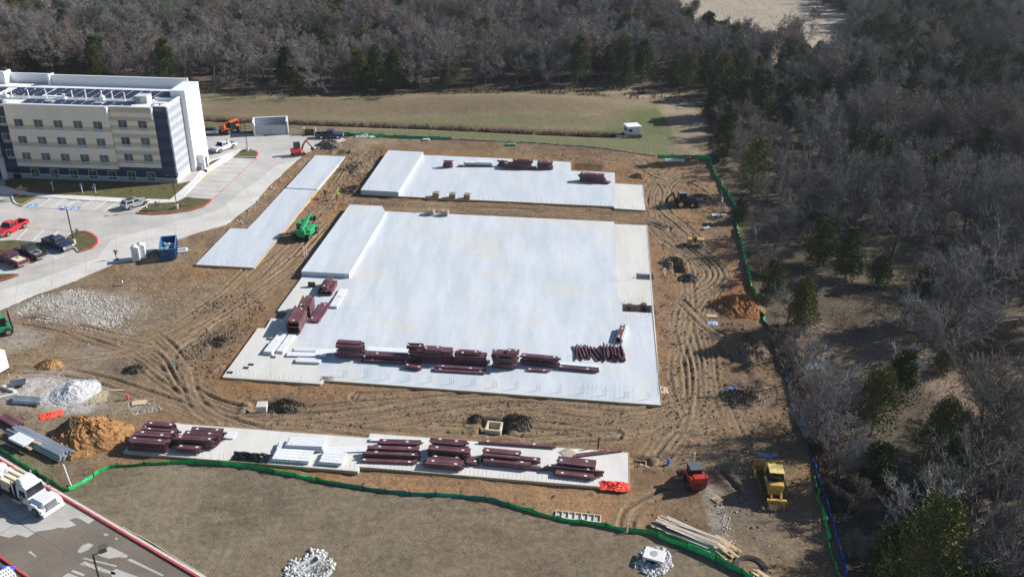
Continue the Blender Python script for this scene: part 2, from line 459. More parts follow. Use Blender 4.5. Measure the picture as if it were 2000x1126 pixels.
# rough, dug-over spots
for cx, cy, rx_, ry_, a in ((700, 325, 60, 30, .5), (260, 720, 40, 22, .5), (1010, 820, 60, 24, .3), (1440, 770, 60, 22, .4), (1400, 410, 40, 16, .5), (1320, 520, 36, 26, .6), (420, 660, 40, 26, .4), (1370, 370, 50, 20, .4), (450, 720, 40, 20, .3), (1420, 430, 60, 14, .5), (1460, 700, 60, 60, .4)):
    z += m_dirt * dab(cx, cy, rx_, ry_) * (fbm(x, y, 1.3, 77, 4, .7) * 1.6 * a)
# near rough grass
m_grass = soft(NEARGRASS, x, y, .7, .6)
paint(m_grass, (.168, .130, .090))
paint(m_grass * np.clip(.35 + n_mid * 2.5, 0, 1), (.185, .146, .102), .7)
lg = np.clip((-8 - x) / 22, 0, 1) * m_grass
paint(lg, (.265, .222, .150), .7)
gb = fbm(x, y, 11, 88, 4)
paint(m_grass * np.clip(gb * 4, 0, 1), (.215, .172, .116), .7)
paint(m_grass * np.clip(-gb * 4 - .1, 0, 1), (.118, .092, .064), .7)
paint(m_grass * np.clip(n_big * 4 - .3, 0, 1), (.140, .130, .080), .3)
gr = vnoise(x * .9 + y * .42, (y - x * .5) * .28, .5, 55)
gs = vnoise(x * .90 + y * .2, (y * .95 - x * .25) * 3.4, 1.6, 58)
paint(m_grass * np.clip(gs * 2 - .9, 0, 1), (.235, .188, .126), .8)
paint(m_grass * np.clip(.6 - gs * 2, 0, 1), (.105, .082, .058), .7)
paint(lg * np.clip(gr * 2 - 1, 0, 1), (.18, .145, .10), .5)
z = z * (1 - m_grass) + m_grass * (n_fin * .09 - .02 + fbm(x, y, .7, 63, 2) * .07)
m_clay = soft(CLAY, x, y, .8, .8)
paint(m_clay, (.34, .21, .115))
paint(m_clay * np.clip(n_mid * 3, 0, 1), (.205, .135, .082), .8)
z += m_clay * .03 * np.sin(np.cumsum(np.full(sh[0], .9)))[:, None].repeat(sh[1], 1).ravel()
m_tyre = soft([(1195, 1126), (1230, 1040), (1250, 1042), (1222, 1126), (1215, 1180), (1185, 1180)], x, y, .6, .6)
paint(m_tyre, (.20, .15, .10), .8)
# tyre tracks: pixel path, lanes (offsets in metres), depth
TRACKS = [
    ([(930, 800), (1100, 805), (1230, 822), (1320, 806), (1362, 770), (1362, 700), (1345, 620), (1375, 565), (1392, 535), (1355, 497), (1310, 460), (1288, 430), (1283, 395), (1292, 360), (1330, 335)], (-2.3, -1.75, -1.2, -.5, 0.05, .7, 1.25, 1.9, 2.4), .13),
    ([(1300, 890), (1330, 850), (1352, 790), (1348, 710), (1336, 640), (1352, 590), (1396, 555), (1400, 525), (1350, 480)], (-1.2, -.55, .3, 1.0), .13),
    ([(1250, 310), (1270, 330), (1300, 372), (1296, 410), (1330, 440), (1372, 478)], (-.9, .9), .15),
    ([(1235, 312), (1285, 345), (1340, 352), (1385, 372), (1402, 400)], (-.8, .7), .14),
    ([(690, 392), (800, 401), (1000, 408), (1180, 423), (1260, 432), (1300, 446)], (-.9, 0, .9), .15),
    ([(800, 400), (960, 414), (1120, 418), (1270, 428)], (-.5, .6), .12),
    ([(640, 440), (560, 520), (470, 590), (380, 650), (330, 690), (350, 740), (420, 788), (520, 812)], (-1.0, 0, 1.0), .20),
    ([(60, 625), (170, 655), (270, 690), (330, 735), (390, 780), (480, 812), (620, 822), (800, 800), (960, 783)], (-1.7, -1.1, -.4, .3, .9, 1.6), .17),
    ([(250, 668), (320, 690), (372, 758), (450, 796), (540, 806), (700, 792), (900, 786)], (-.7, .7), .22),
    ([(440, 830), (560, 838), (700, 826), (900, 836), (1100, 852), (1260, 845), (1330, 800)], (-.9, .9), .12),
    ([(640, 470), (520, 560), (430, 620), (330, 668), (220, 690), (100, 700)], (-.9, .9), .11),
    ([(690, 310), (640, 390), (580, 450), (500, 540)], (-.9, .9), .10),
    ([(20, 720), (140, 730), (250, 755), (340, 790), (420, 830)], (-.8, .8), .12),
    ([(1410, 780), (1440, 850), (1440, 900)], (-.9, .9), .1),
    ([(1260, 900), (1300, 850), (1330, 838), (1420, 860), (1500, 880)], (-.8, .8), .12),
    ([(700, 775), (900, 768), (1050, 786), (1250, 812)], (-.9, .9), .13),
    ([(480, 815), (640, 812), (830, 783), (1000, 772), (1130, 787), (1290, 800)], (-.8, .8), .13),
    ([(470, 845), (640, 842), (840, 812), (1010, 796), (1200, 812), (1330, 790)], (-.8, .8), .12),
    ([(540, 828), (760, 846), (1000, 862), (1200, 850)], (-.8, .8), .10),
    ([(1290, 470), (1340, 520), (1345, 600), (1320, 700), (1330, 780)], (-.8, .8), .12),
    ([(300, 650), (360, 720), (400, 800), (520, 850)], (-.8, .8), .12),
    ([(150, 640), (280, 660), (400, 600), (520, 500), (640, 400)], (-.8, .8), .10),
    ([(1330, 590), (1380, 640), (1420, 660)], (-.7, .7), .12),
    ([(1200, 1126), (1222, 1060), (1230, 1000), (1300, 960)], (-.7, .7), .1),
]
for pts, lanes, dep in TRACKS:
    path = catmull([tuple(p[:2]) for p in GP(pts)], 1.0)
    px_ = [p[0] for p in path]; py_ = [p[1] for p in path]
    k = np.where((x > min(px_) - 5) & (x < max(px_) + 5) & (y > min(py_) - 5) & (y < max(py_) + 5))[0]
    d, sd, al = sdist(path, x[k], y[k])
    k2 = d < 4; k = k[k2]; d = (d * sd)[k2]; al = al[k2]
    wob = vnoise(al, al * 0, 7, int(pts[0][0])) * .5 - .25
    st_ = vnoise(al * .12, d * 1.0, .16, int(pts[0][1])) - .5
    bw = np.clip(1.25 - np.abs(d) / (max(abs(o) for o in lanes) + .9), 0, 1) * m_dirt[k]
    kb = (bw * .6)[:, None]; colr[k] = colr[k] * (1 - kb) + np.array((.285, .203, .125)) * kb
    z[k] = z[k] * (1 - bw * .8)
    z[k] += bw * st_ * .08
    colr[k] *= (1 + (bw * st_ * .75))[:, None]
    for off in lanes:
        fade = np.clip(.55 + .9 * vnoise(al, al * 0 + off * 9, 9, 5), 0, 1) * m_dirt[k]
        rl = np.random.default_rng(int(abs(off) * 100) + int(pts[0][0]) + (off > 0))
        amp = rl.uniform(.6, 1.6); fade = fade * amp * np.clip(vnoise(al, al * 0 + rl.uniform(0, 90), 6.5, 29) * 2.3 - .1, 0, 1.15)
        for w in (0,):
            e = d - off - wob - (vnoise(al, al * 0 + off * 3, 9, 17) - .5) * .5
            trough = np.exp(-(e / .21) ** 2); berm = np.exp(-((np.abs(e) - .40) / .14) ** 2)
            tread = .03 * np.sign(np.sin(al * 12 + off * 5)) * trough
            z[k] += fade * (dep * .85 * (.85 * berm - 1.0 * trough) + tread)
            mm = fade * trough * .5
            colr[k] = colr[k] * (1 - mm[:, None]) + np.array((.155, .115, .078)) * mm[:, None]
            mm = fade * berm * .35
            colr[k] = colr[k] * (1 - mm[:, None]) + np.array((.30, .235, .165)) * mm[:, None]
colr *= 1 - m_dirt[:, None] * np.array((.05, .075, .10))
# ground kept below everything laid on it
for poly, dz in ((PAVE, -.25), (ROAD, -.25), (SLAB_L, -.2), (SLAB_2, -.2), (SLAB_M, -.2), (SLAB_S, -.2)):
    P = [tuple(p[:2]) for p in GP(poly)]
    ins = inside(P, x, y)
    d, _, _ = sdist(P, x, y, True)
    z = np.where(ins, np.where(d > .3, dz, np.minimum(z, -.02)), z)
    if poly in (PAVE, ROAD):
        near = (~ins) & (d < .8); z = np.where(near, np.minimum(z, .02 + d * .1), z)
PIT_A = [(1241.5, 533.5), (1269.5, 535), (1270.5, 546.5), (1242.3, 545)]
PIT_B = [(1214.5, 592.5), (1272, 596), (1273, 611), (1214.8, 608)]
for pit in (PIT_A, PIT_B):
    P = [tuple(p[:2]) for p in GP(pit)]
    ins = inside(P, x, y); d, _, _ = sdist(P, x, y, True)
    z = np.where(ins | (d < .25), -1.9, z)
# trenches and holes dug in the soil
def dig(px, py, lx, ly, rz, depth):
    p = G(px, py)
    c, s = math.cos(rz), math.sin(rz)
    u = (x - p.x) * c + (y - p.y) * s; v = -(x - p.x) * s + (y - p.y) * c
    e = np.maximum(np.abs(u) - lx / 2, np.abs(v) - ly / 2)
    k = np.clip(-e / .25, 0, 1)
    z[:] = z * (1 - k) - depth * k
    rim = np.exp(-((e - .5) / .4) ** 2) * (e > 0)
    z[:] += rim * .25 * (.6 + n_fin * 2)
dig(640, 290, 3.6, 1.7, 0, 1.4)
dig(668, 297, 3.0, 1.8, .2, 1.4)
dig(1325, 525, 1.6, 3.2, 0, 1.3)
dig(965, 832, 3.4, 3.0, 0, .9)
dig(1252, 903, 2.0, 1.6, 0, .4)
dig(1428, 940, .5, 4.4, .35, .5)
dig(508, 795, 2.6, 2.2, 0, .5)

idx = np.arange(x.size).reshape(sh)
quads = np.stack([idx[:-1, :-1], idx[:-1, 1:], idx[1:, 1:], idx[1:, :-1]], -1).reshape(-1, 4)
fx = x[quads].mean(1); fy = y[quads].mean(1)
def zone_px(poly): return inside([tuple(p[:2]) for p in GP(poly)], fx, fy)
zone = np.zeros(len(quads), int)
zone[zone_px(FIELD)] = 1
zone[zone_px(NEARGRASS)] = 2
zone[zone_px(DIRT) | zone_px(SLAB_M) | zone_px(PAVE)] = 3

def ground_mat(name="soil_and_turf", s1=2.2, bd=.17, lo=.62, hi=1.38):
    m = bpy.data.materials.new(name); m.use_nodes = True
    N = m.node_tree.nodes; L = m.node_tree.links; b = N["Principled BSDF"]
    b.inputs["Roughness"].default_value = .95; b.inputs["Specular IOR Level"].default_value = .12
    at = N.new("ShaderNodeAttribute"); at.attribute_name = "soil"
    tc = N.new("ShaderNodeTexCoord")
    n1 = N.new("ShaderNodeTexNoise"); n1.inputs["Scale"].default_value = s1; n1.inputs["Detail"].default_value = 9; n1.inputs["Roughness"].default_value = .7
    n2 = N.new("ShaderNodeTexNoise"); n2.inputs["Scale"].default_value = 9; n2.inputs["Detail"].default_value = 5; n2.inputs["Roughness"].default_value = .75
    L.new(tc.outputs["Object"], n1.inputs["Vector"]); L.new(tc.outputs["Object"], n2.inputs["Vector"])
    mr = N.new("ShaderNodeMapRange"); mr.inputs["From Min"].default_value = .3; mr.inputs["From Max"].default_value = .7; mr.inputs["To Min"].default_value = lo; mr.inputs["To Max"].default_value = hi
    L.new(n1.outputs["Fac"], mr.inputs["Value"])
    vm = N.new("ShaderNodeVectorMath"); vm.operation = 'SCALE'
    L.new(at.outputs["Color"], vm.inputs[0]); L.new(mr.outputs["Result"], vm.inputs["Scale"])
    L.new(vm.outputs[0], b.inputs["Base Color"])
    ad = N.new("ShaderNodeMath"); ad.operation = 'MULTIPLY_ADD'; ad.inputs[1].default_value = .6
    L.new(n2.outputs["Fac"], ad.inputs[0]); L.new(n1.outputs["Fac"], ad.inputs[2])
    bp = N.new("ShaderNodeBump"); bp.inputs["Strength"].default_value = 1; bp.inputs["Distance"].default_value = bd
    L.new(ad.outputs[0], bp.inputs["Height"]); L.new(bp.outputs["Normal"], b.inputs["Normal"])
    return m
M_ground = ground_mat(); M_turf = ground_mat("winter_turf", 1.6, .12, .74, 1.26)
def grid_object(name, sel, m=None):
    q = quads[sel]
    used, inv = np.unique(q, return_inverse=True)
    me = bpy.data.meshes.new(name)
    me.vertices.add(len(used)); me.vertices.foreach_set("co", np.stack([x[used], y[used], z[used]], 1).astype(np.float32).ravel())
    me.loops.add(q.size); me.loops.foreach_set("vertex_index", inv.reshape(-1).astype(np.int32))
    me.polygons.add(len(q)); me.polygons.foreach_set("loop_start", np.arange(0, q.size, 4, dtype=np.int32))
    me.update(calc_edges=True)
    ca = me.color_attributes.new("soil", 'FLOAT_COLOR', 'POINT')
    ca.data.foreach_set("color", np.concatenate([colr[used], np.ones((len(used), 1))], 1).astype(np.float32).ravel())
    me.polygons.foreach_set("use_smooth", np.ones(len(q), bool))
    o = link(name, me, m or M_ground)
    return tag(o, kind='structure')
grid_object("woodland_floor", zone == 0)
grid_object("grass_field", zone == 1, M_turf)
grid_object("rough_grass", zone == 2, M_turf)
grid_object("bare_soil", zone == 3)
from bisect import bisect
def hz(px_, py_):
    """height of the ground sheet at a world point"""
    i = min(max(bisect(gx, px_) - 1, 0), len(gx) - 2); j = min(max(bisect(gy, py_) - 1, 0), len(gy) - 2)
    u = (px_ - gx[i]) / (gx[i + 1] - gx[i]); v = (py_ - gy[j]) / (gy[j + 1] - gy[j])
    Z = z.reshape(sh)
    return float((Z[j, i] * (1 - u) + Z[j, i + 1] * u) * (1 - v) + (Z[j + 1, i] * (1 - u) + Z[j + 1, i + 1] * u) * v)
def GZ(px, py):
    p = G(px, py); p.z = hz(p.x, p.y); return p

# ------------------------------------------------------------------ pavement, kerbs, lawns
def pave_mat(name, c, c2, wet=False):
    m = mat(name, c, .42 if wet else .85, var=.1, scale=.22, col2=c2, bump=.004, bscale=30, spec=.3)
    N = m.node_tree.nodes; L = m.node_tree.links
    b = N["Principled BSDF"]; src = b.inputs["Base Color"].links[0].from_socket
    tc = N.new("ShaderNodeTexCoord")
    n = N.new("ShaderNodeTexNoise"); n.inputs["Scale"].default_value = 2.5; n.inputs["Detail"].default_value = 8; n.inputs["Roughness"].default_value = .7
    L.new(tc.outputs["Object"], n.inputs["Vector"])
    mr = N.new("ShaderNodeMapRange"); mr.inputs["From Min"].default_value = .25; mr.inputs["From Max"].default_value = .75; mr.inputs["To Min"].default_value = .86; mr.inputs["To Max"].default_value = 1.12
    L.new(n.outputs["Fac"], mr.inputs["Value"])
    vm = N.new("ShaderNodeVectorMath"); vm.operation = 'SCALE'
    L.new(src, vm.inputs[0]); L.new(mr.outputs["Result"], vm.inputs["Scale"]); L.new(vm.outputs[0], b.inputs["Base Color"])
    return m
M_pave = pave_mat("parking_concrete", (.44, .42, .385), (.54, .52, .48))
M_drive = pave_mat("drive_concrete", (.56, .54, .495), (.63, .61, .57))
M_walk = pave_mat("pale_walk_concrete", (.66, .65, .62), (.72, .71, .68))
M_wet = pave_mat("wet_concrete", (.17, .145, .112), (.225, .19, .15), True)
M_dry = pave_mat("dry_road_concrete", (.42, .40, .36), (.52, .50, .46))
PZ = .06
pv = MB().prism(GP(PAVE), -.4, PZ).build("parking_pavement", M_pave); tag(pv, kind='structure')
rd = MB().prism(GP(ROAD), -.4, PZ).build("road", M_dry); tag(rd, kind='structure')
DRIVE = [(-420, 698), (-150, 648), (0, 605), (66, 576), (141, 549.5), (226, 513.7), (262, 508), (336, 469.5), (440, 437.6), (497, 396), (523, 364), (579, 312.5), (540, 322),
         (505, 352), (470, 375), (440, 402), (415, 416), (330, 436), (215, 470), (190, 505), (120, 530), (40, 556), (-20, 573), (-150, 604), (-420, 650)]
tag(MB().prism(GP(DRIVE, PZ), PZ - .02, PZ + .004).build("drive_lane", M_drive), kind='structure')
def flat(name, poly, m, zt, kind='structure', thick=.02):
    return tag(MB().prism(GP(poly, zt), zt - thick, zt).build(name, m), kind=kind)
# slab joints in the paving
def grooves(name, poly, origin, ang, su, sv, m, zt, n=40):
    P = [tuple(p[:2]) for p in GP(poly, zt)]
    o = G(*origin); c, s = math.cos(ang), math.sin(ang)
    mb = MB()
    for fam in (0, 1):
        for k in range(-n, n):
            d = (c, s) if fam == 0 else (-s, c); q = (-s, c) if fam == 0 else (c, s); st = su if fam == 0 else sv
            bx, by = o.x + q[0] * k * st, o.y + q[1] * k * st
            ts = np.arange(-120, 120, 1.0); xx = bx + d[0] * ts; yy = by + d[1] * ts
            ok = inside(P, xx, yy)
            i = 0
            while i < len(ts):
                if ok[i]:
                    j = i
                    while j + 1 < len(ts) and ok[j + 1]: j += 1
                    if j > i: mb.ribbon([(xx[i], yy[i]), (xx[j], yy[j])], .05, zt - .01, zt)
                    i = j
                i += 1
    return tag(mb.build(name, m), kind='structure')
M_joint = mat("joint_sealant", (.38, .365, .335), .9)
grooves("pavement_joint", PAVE, (340, 440), .42, 4.6, 4.6, M_joint, PZ + .007)
grooves("road_joint", ROAD, (120, 970), math.atan2((G(384, 1126) - G(120, 970)).y, (G(384, 1126) - G(120, 970)).x), 4.5, 6, mat("road_joint_dark", (.14, .125, .1), .9), PZ + .01, 12)
WET = [z4(*p) for p in [(-160, 800), (0, 822), (70, 838), (130, 815), (200, 836), (270, 792), (380, 776), (430, 762), (475, 768), (560, 745), (510, 706), (560, 690), (600, 705), (650, 736), (700, 702), (1010, 880), (1260, 1010), (1460, 1126), (1600, 1210), (330, 1210), (190, 1100), (0, 975), (-160, 870)]]
flat("wet_patch", WET, M_wet, PZ + .004)
def drypatch(pts):
    flat("dry_patch", [z4(*p) for p in pts], M_dry, PZ + .008)
for pts in ([(565, 940), (600, 895), (650, 875), (685, 890), (650, 925), (590, 950)], [(710, 955), (760, 925), (805, 900), (935, 965), (930, 985), (860, 980), (800, 990), (740, 975)], [(755, 810), (775, 805), (800, 815), (770, 825)],
            [(840, 840), (860, 835), (865, 848), (848, 853)], [(585, 1030), (620, 1010), (850, 1095), (840, 1110), (760, 1090)], [(600, 990), (625, 985), (860, 1040), (850, 1052)], [(520, 1085), (540, 1072), (620, 1105), (610, 1120)], [(930, 1000), (960, 990), (1200, 1110), (1190, 1120)], [(810, 1090), (850, 1065), (1060, 1140), (830, 1150)], [(460, 1120), (500, 1095), (640, 1150), (480, 1160)], [(205, 940), (225, 935), (270, 975), (262, 980)]):
    drypatch(pts)
def kerb(pts, m, w=.18, h=.15, close=False, step=.6, smooth=True):
    P = [tuple(p[:2]) for p in GP(pts, PZ)]
    if smooth and len(P) > 2: P = [tuple(p) for p in catmull(P, step)]
    return tag(MB().ribbon(P, w, PZ - .05, PZ + h).build("kerb", m), kind='structure')
kerb([(-120, 826), (0, 898), (120, 970), (384, 1126), (470, 1178)], M_red_paint, .15, .16, smooth=False)
kerb([(-120, 1000), (0, 1088), (53, 1126), (120, 1178)], M_red_paint, .15, .16, smooth=False)
kerb([(-110, 827), (0, 893.5), (122, 966), (388, 1122), (470, 1172)], M_kerb, .25, .13, smooth=False)
M_lawn = mat("winter_lawn", (.125, .115, .052), .95, var=.3, scale=1.2, bump=.12, bscale=9, spec=.1)
ISL_R = [(267, 416.5), (278, 406), (290, 398), (315, 397), (341, 395.5), (359.6, 386), (385, 387), (413, 389.5), (408, 396), (397, 403), (373, 410.6), (333, 416.5), (301, 418.3)]
ISL_C = [(128, 466.5), (135, 458), (149, 452.5), (170.5, 453.5), (186, 462.5), (190, 473), (181, 483.5), (153, 492), (147, 485)]
ISL_T = [(456, 306.5), (473, 292.5), (485, 291.5), (497.5, 294.5), (503.5, 301), (499, 308)]
ISL_L = [(22.6, 378.6), (74.6, 384), (58, 393), (41.3, 401.5), (30, 397), (25, 388)]
STRIP = [(-200, 508), (-200, 475), (0, 471), (27, 469.5), (88, 474.5), (126, 468), (145, 485), (85, 484.5), (53, 490.5), (0, 503)]
ISL_B = [(-60, 562), (-60, 536), (0, 534.5), (30, 534), (36, 536.5), (20, 543), (0, 549)]
LAWN = [(10, 352), (27.3, 347.6), (347.5, 358.6), (372, 353.4), (332, 388.6), (250, 386.4), (150, 380.5), (100, 379), (60, 375.5), (27, 368), (10, 362)]
for nm, poly in (("lawn_island", ISL_R), ("lawn_island", ISL_C), ("lawn_island", ISL_T), ("lawn_island", ISL_L), ("lawn_strip", STRIP), ("lawn_island", ISL_B), ("lawn", LAWN)):
    tag(MB().prism(GP(poly, .2), 0, .2).build(nm, M_lawn), kind='structure')
kerb([(413, 389.5), (408, 396), (397, 403), (373, 410.6), (333, 416.5), (301, 418.3), (267, 416.5)], M_red_paint, .3)
kerb([(267, 416.5), (278, 406), (290, 398), (315, 397), (341, 395.5), (359.6, 386), (413, 389.5)], M_kerb, smooth=False)
kerb([(149, 452.5), (170.5, 453.5), (186, 462.5), (190, 473), (181, 483.5), (153, 492)], M_red_paint, .3)
kerb([(153, 492), (147, 485), (126, 468), (135, 458), (149, 452.5)], M_kerb, smooth=False)
kerb([(497.5, 294.5), (503.5, 301), (499, 308)], M_red_paint, .3)
kerb([(497.5, 294.5), (485, 291.5), (473, 292.5), (456, 306.5), (499, 308)], M_kerb, smooth=False)
kerb([(22.6, 378.6), (74.6, 384), (41.3, 401.5)], M_kerb, smooth=False)
kerb([(15, 377), (22.6, 378.6), (25, 388), (30, 397), (41.3, 401.5)], M_kerb, .3)
kerb([(0, 549), (20, 543), (36, 536.5)], M_red_paint, .3)
kerb([(-200, 475), (0, 471), (27, 469.5), (88, 474.5), (126, 468)], M_kerb, smooth=False)
kerb([(-200, 508), (0, 503), (53, 490.5), (85, 484.5), (145, 485)], M_kerb, smooth=False)
WALK = [(10, 363), (27, 368.4), (60, 376), (100, 379.5), (150, 381), (250, 387), (332, 389.2), (373, 353.8), (392, 331), (404, 331), (405, 337), (358, 385), (340, 395), (290, 397.5), (180, 391), (80, 384), (22, 378), (-150, 366)]
flat("pavement_walk", WALK, M_walk, PZ + .09, thick=.09)
flat("pavement_walk", [(388, 322), (414, 312.5), (448, 297), (470, 290), (455, 307), (404, 337), (392, 331)], M_walk, PZ + .09, thick=.09)
flat("planting_bed", [(396, 327), (414, 314), (431, 309), (402, 327.5)], mat("mulch", (.09, .06, .04), .95, bump=.1), PZ + .15, thick=.1)
# parking lines
def lines(segs, m=M_line, w=.12):
    for a, b in segs:
        p, q = G(*a, PZ), G(*b, PZ)
        tag(MB().ribbon([p, q], w, PZ - .01, PZ + .012).build("parking_line", m), kind='structure')
def lerp(a, b, t): return (a[0] + (b[0] - a[0]) * t, a[1] + (b[1] - a[1]) * t)
def lerpw(a, b, t):
    p, q = G(*a), G(*b); r = p + (q - p) * t
    return r
R0, R1, L0, L1 = (500, 309), (415.5, 390), (449, 309.5), (357, 384.5)
nst = 9
for k in range(nst + 1):
    p, q = lerpw(L0, L1, k / nst), lerpw(R0, R1, k / nst)
    tag(MB().ribbon([p, q], .13, PZ - .01, PZ + .012).build("parking_line", M_line), kind='structure')
lines([(R0, R1)], mat("faded_red_line", (.5, .14, .13), .8, var=.2), .14)
lines([(z1(1480, 945), z1(1568, 878))], mat("yellow_line", (.62, .42, .06), .8, var=.15), .22)
B0, B1, T0, T1 = (46, 402.5), (266, 417), (74.6, 384.5), (290, 398)
fr = [0, .125, .25, .355, .48, .615, .715, .82, 1.0]
for k, t in enumerate(fr):
    lines([(lerp(B0, B1, t), lerp(T0, T1, t))])
for t0, t1 in ((.125, .25), (.48, .615)):
    for k in range(1, 7):
        t = k / 7
        lines([(lerp(B0, B1, t0 + (t1 - t0) * .0), lerp(B0, B1, t0))] if 0 else [(lerp(lerp(B0, B1, t0), lerp(T0, T1, t0), t), lerp(lerp(B0, B1, t1), lerp(T0, T1, t1), max(0, t - .12)))], w=.09)
lines([((30, 403), (266, 417))], MATS["faded_red_line"], .10)
for a, b in (((54, 446.5), (32, 469)), ((86.6, 448), (62.6, 471)), ((114.5, 450.5), (92, 472.5)), ((16, 443), (-6, 466)), ((-20, 441), (-40, 464))): lines([(a, b)])
lines([((-200, 436), (0, 441)), ((0, 441), (138, 451))], MATS["faded_red_line"], .10)
for a, b in (((85, 486), (112, 506)), ((53, 491), (72, 514)), ((18, 499), (36, 523)), ((-18, 508), (0, 532))): lines([(a, b)])
lines([((36, 536), (140, 498))], MATS["faded_red_line"], .08)
M_blue = mat("accessible_blue", (.13, .29, .60), .7, var=.1)
for cx, cy in ((63, 402.2), (121.5, 406), (147, 407.3)):
    p = G(cx, cy, PZ)
    root = MB().box(p.x, p.y, PZ - .01, 1.5, 1.5, .024, SITE * -1).build("parking_symbol", M_blue); tag(root, kind='structure')
    g = MB(); zz = PZ + .018
    ring = [(p.x + .05 + .38 * math.cos(t), p.y - .2 + .38 * math.sin(t)) for t in np.linspace(.6, 5.4, 12)]
    g.ribbon(ring, .13, zz - .01, zz)
    g.ribbon([(p.x - .1, p.y + .35), (p.x - .08, p.y - .05), (p.x + .3, p.y - .07), (p.x + .48, p.y - .45)], .13, zz - .01, zz + .002)
    g.box(p.x - .1, p.y + .45, zz - .01, .2, .2, .013)
    g.build("wheelchair_mark", M_line, root)
M_stop = mat("wheel_stop_concrete", (.62, .61, .58), .8)
for i, (cx, cy, lb) in enumerate(((85, 387.3, "pale wheel stop at the head of the stall by the small corner lawn"), (143, 390.5, "pale wheel stop facing the middle accessible stall symbol"), (169, 392, "pale wheel stop facing the rightmost accessible stall symbol"), (221, 395.3, "pale wheel stop two stalls left of the silver car"), (244, 396.6, "pale wheel stop in the stall just left of the silver car"))):
    p = G(cx, cy, PZ)
    tag(MB().box(p.x, p.y, PZ + .0, 1.8, .2, .16, -.05, .97, .6).build("wheel_stop", M_stop), lb, "wheel stop", "wheel stops in the accessible parking row")
# ------------------------------------------------------------------ foundation slabs
def slab_mat(name, c, c2, stain):
    m = bpy.data.materials.new(name); m.use_nodes = True
    N = m.node_tree.nodes; L = m.node_tree.links; b = N["Principled BSDF"]
    b.inputs["Roughness"].default_value = .7; b.inputs["Specular IOR Level"].default_value = .3
    tc = N.new("ShaderNodeTexCoord")
    mp = N.new("ShaderNodeMapping"); mp.inputs["Rotation"].default_value = (0, 0, SITE + .12); mp.inputs["Scale"].default_value = (1.35, .24, 1)
    L.new(tc.outputs["Object"], mp.inputs["Vector"])
    def ramp(vec, sc, det, lo, hi, rough=.6):
        n = N.new("ShaderNodeTexNoise"); n.inputs["Scale"].default_value = sc; n.inputs["Detail"].default_value = det; n.inputs["Roughness"].default_value = rough
        L.new(vec, n.inputs["Vector"])
        r = N.new("ShaderNodeMapRange"); r.inputs["From Min"].default_value = lo; r.inputs["From Max"].default_value = hi
        L.new(n.outputs["Fac"], r.inputs["Value"]); return r.outputs["Result"]
    def mix(f, a, bb):
        x_ = N.new("ShaderNodeMix"); x_.data_type = 'RGBA'
        L.new(f, x_.inputs["Factor"])
        for s, k in ((a, "A"), (bb, "B")):
            if isinstance(s, tuple): x_.inputs[k].default_value = (*s, 1)
            else: L.new(s, x_.inputs[k])
        return x_.outputs["Result"]
    a = mix(ramp(mp.outputs[0], .30, 9, .34, .66, .68), c, c2)
    f = N.new("ShaderNodeMath"); f.operation = 'MULTIPLY'; f.inputs[1].default_value = .75
    L.new(ramp(tc.outputs["Object"], .11, 6, .52, .74), f.inputs[0])
    a = mix(f.outputs[0], a, stain)
    g = N.new("ShaderNodeMath"); g.operation = 'MULTIPLY'; g.inputs[1].default_value = .28
    L.new(ramp(tc.outputs["Object"], 1.6, 9, .5, .8, .75), g.inputs[0])
    a = mix(g.outputs[0], a, tuple(q * .7 for q in c))
    L.new(a, b.inputs["Base Color"])
    return m
M_slab = slab_mat("slab_concrete", (.465, .515, .56), (.605, .64, .665), (.64, .575, .44))
M_slab2 = slab_mat("slab_concrete_damp", (.47, .52, .565), (.585, .615, .64), (.58, .56, .51))
M_face = mat("formed_concrete", (.42, .41, .39), .85, var=.15, scale=1.5)
SZ = .25
def slab(label, poly, m, holes=()):
    root = thing("foundation_slab", label, "concrete slab", G(*poly[0]))
    inv = root.location
    def loc(P): return [(p.x - inv.x, p.y - inv.y) for p in P]
    root.location.z = 0
    MB().prism(loc(GP(poly, SZ)), -.5, SZ, [loc(GP(h, SZ)) for h in holes]).build("slab_top", m, root)
    return root, loc
def rebar_row(root, loc, segs, sp=.45, h=.75, double=True):
    mb = MB()
    for a, b, zz in segs:
        p, q = G(*a, zz), G(*b, zz)
        n = max(1, int((q - p).length / sp))
        for k in range(n + 1):
            r = p + (q - p) * ((k + .5) / (n + 1))
            if random.random() < .12: continue
            hh = h * random.uniform(.7, 1.25)
            o = loc([r])[0]
            mb.cyl((o[0], o[1], zz - .02), (o[0] + random.uniform(-.05, .05), o[1] + random.uniform(-.05, .05), zz + hh), .012, .012, 3, False)
    tag(mb.build("rebar_dowel", M_rebar, root, fix=False), kind="stuff")
def form_boards(root, loc, edges, m=M_timber, w=.05, h=.32):
    for a, b in edges:
        p, q = [Vector((*c, 0)) for c in loc([G(*a, SZ), G(*b, SZ)])]
        d = (q - p).normalized(); n = Vector((d.y, -d.x, 0))
        L_ = (q - p).length; k = max(1, int(L_ / 4.9))
        for i in range(k):
            s, e = p + d * (L_ * i / k + .02) + n * (w * .5 + .01), p + d * (L_ * (i + 1) / k - .02) + n * (w * .5 + .01)
            MB().bar((s.x, s.y, SZ - h / 2 + .05), (e.x, e.y, SZ - h / 2 + .05 + random.uniform(-.01, .02)), w, h).build("form_board", m, root)
def platform(root, loc, top, zt, m, name="raised_platform"):
    MB().prism(loc([G(*p, zt) for p in top]), SZ - .1, zt).build(name, m, root)

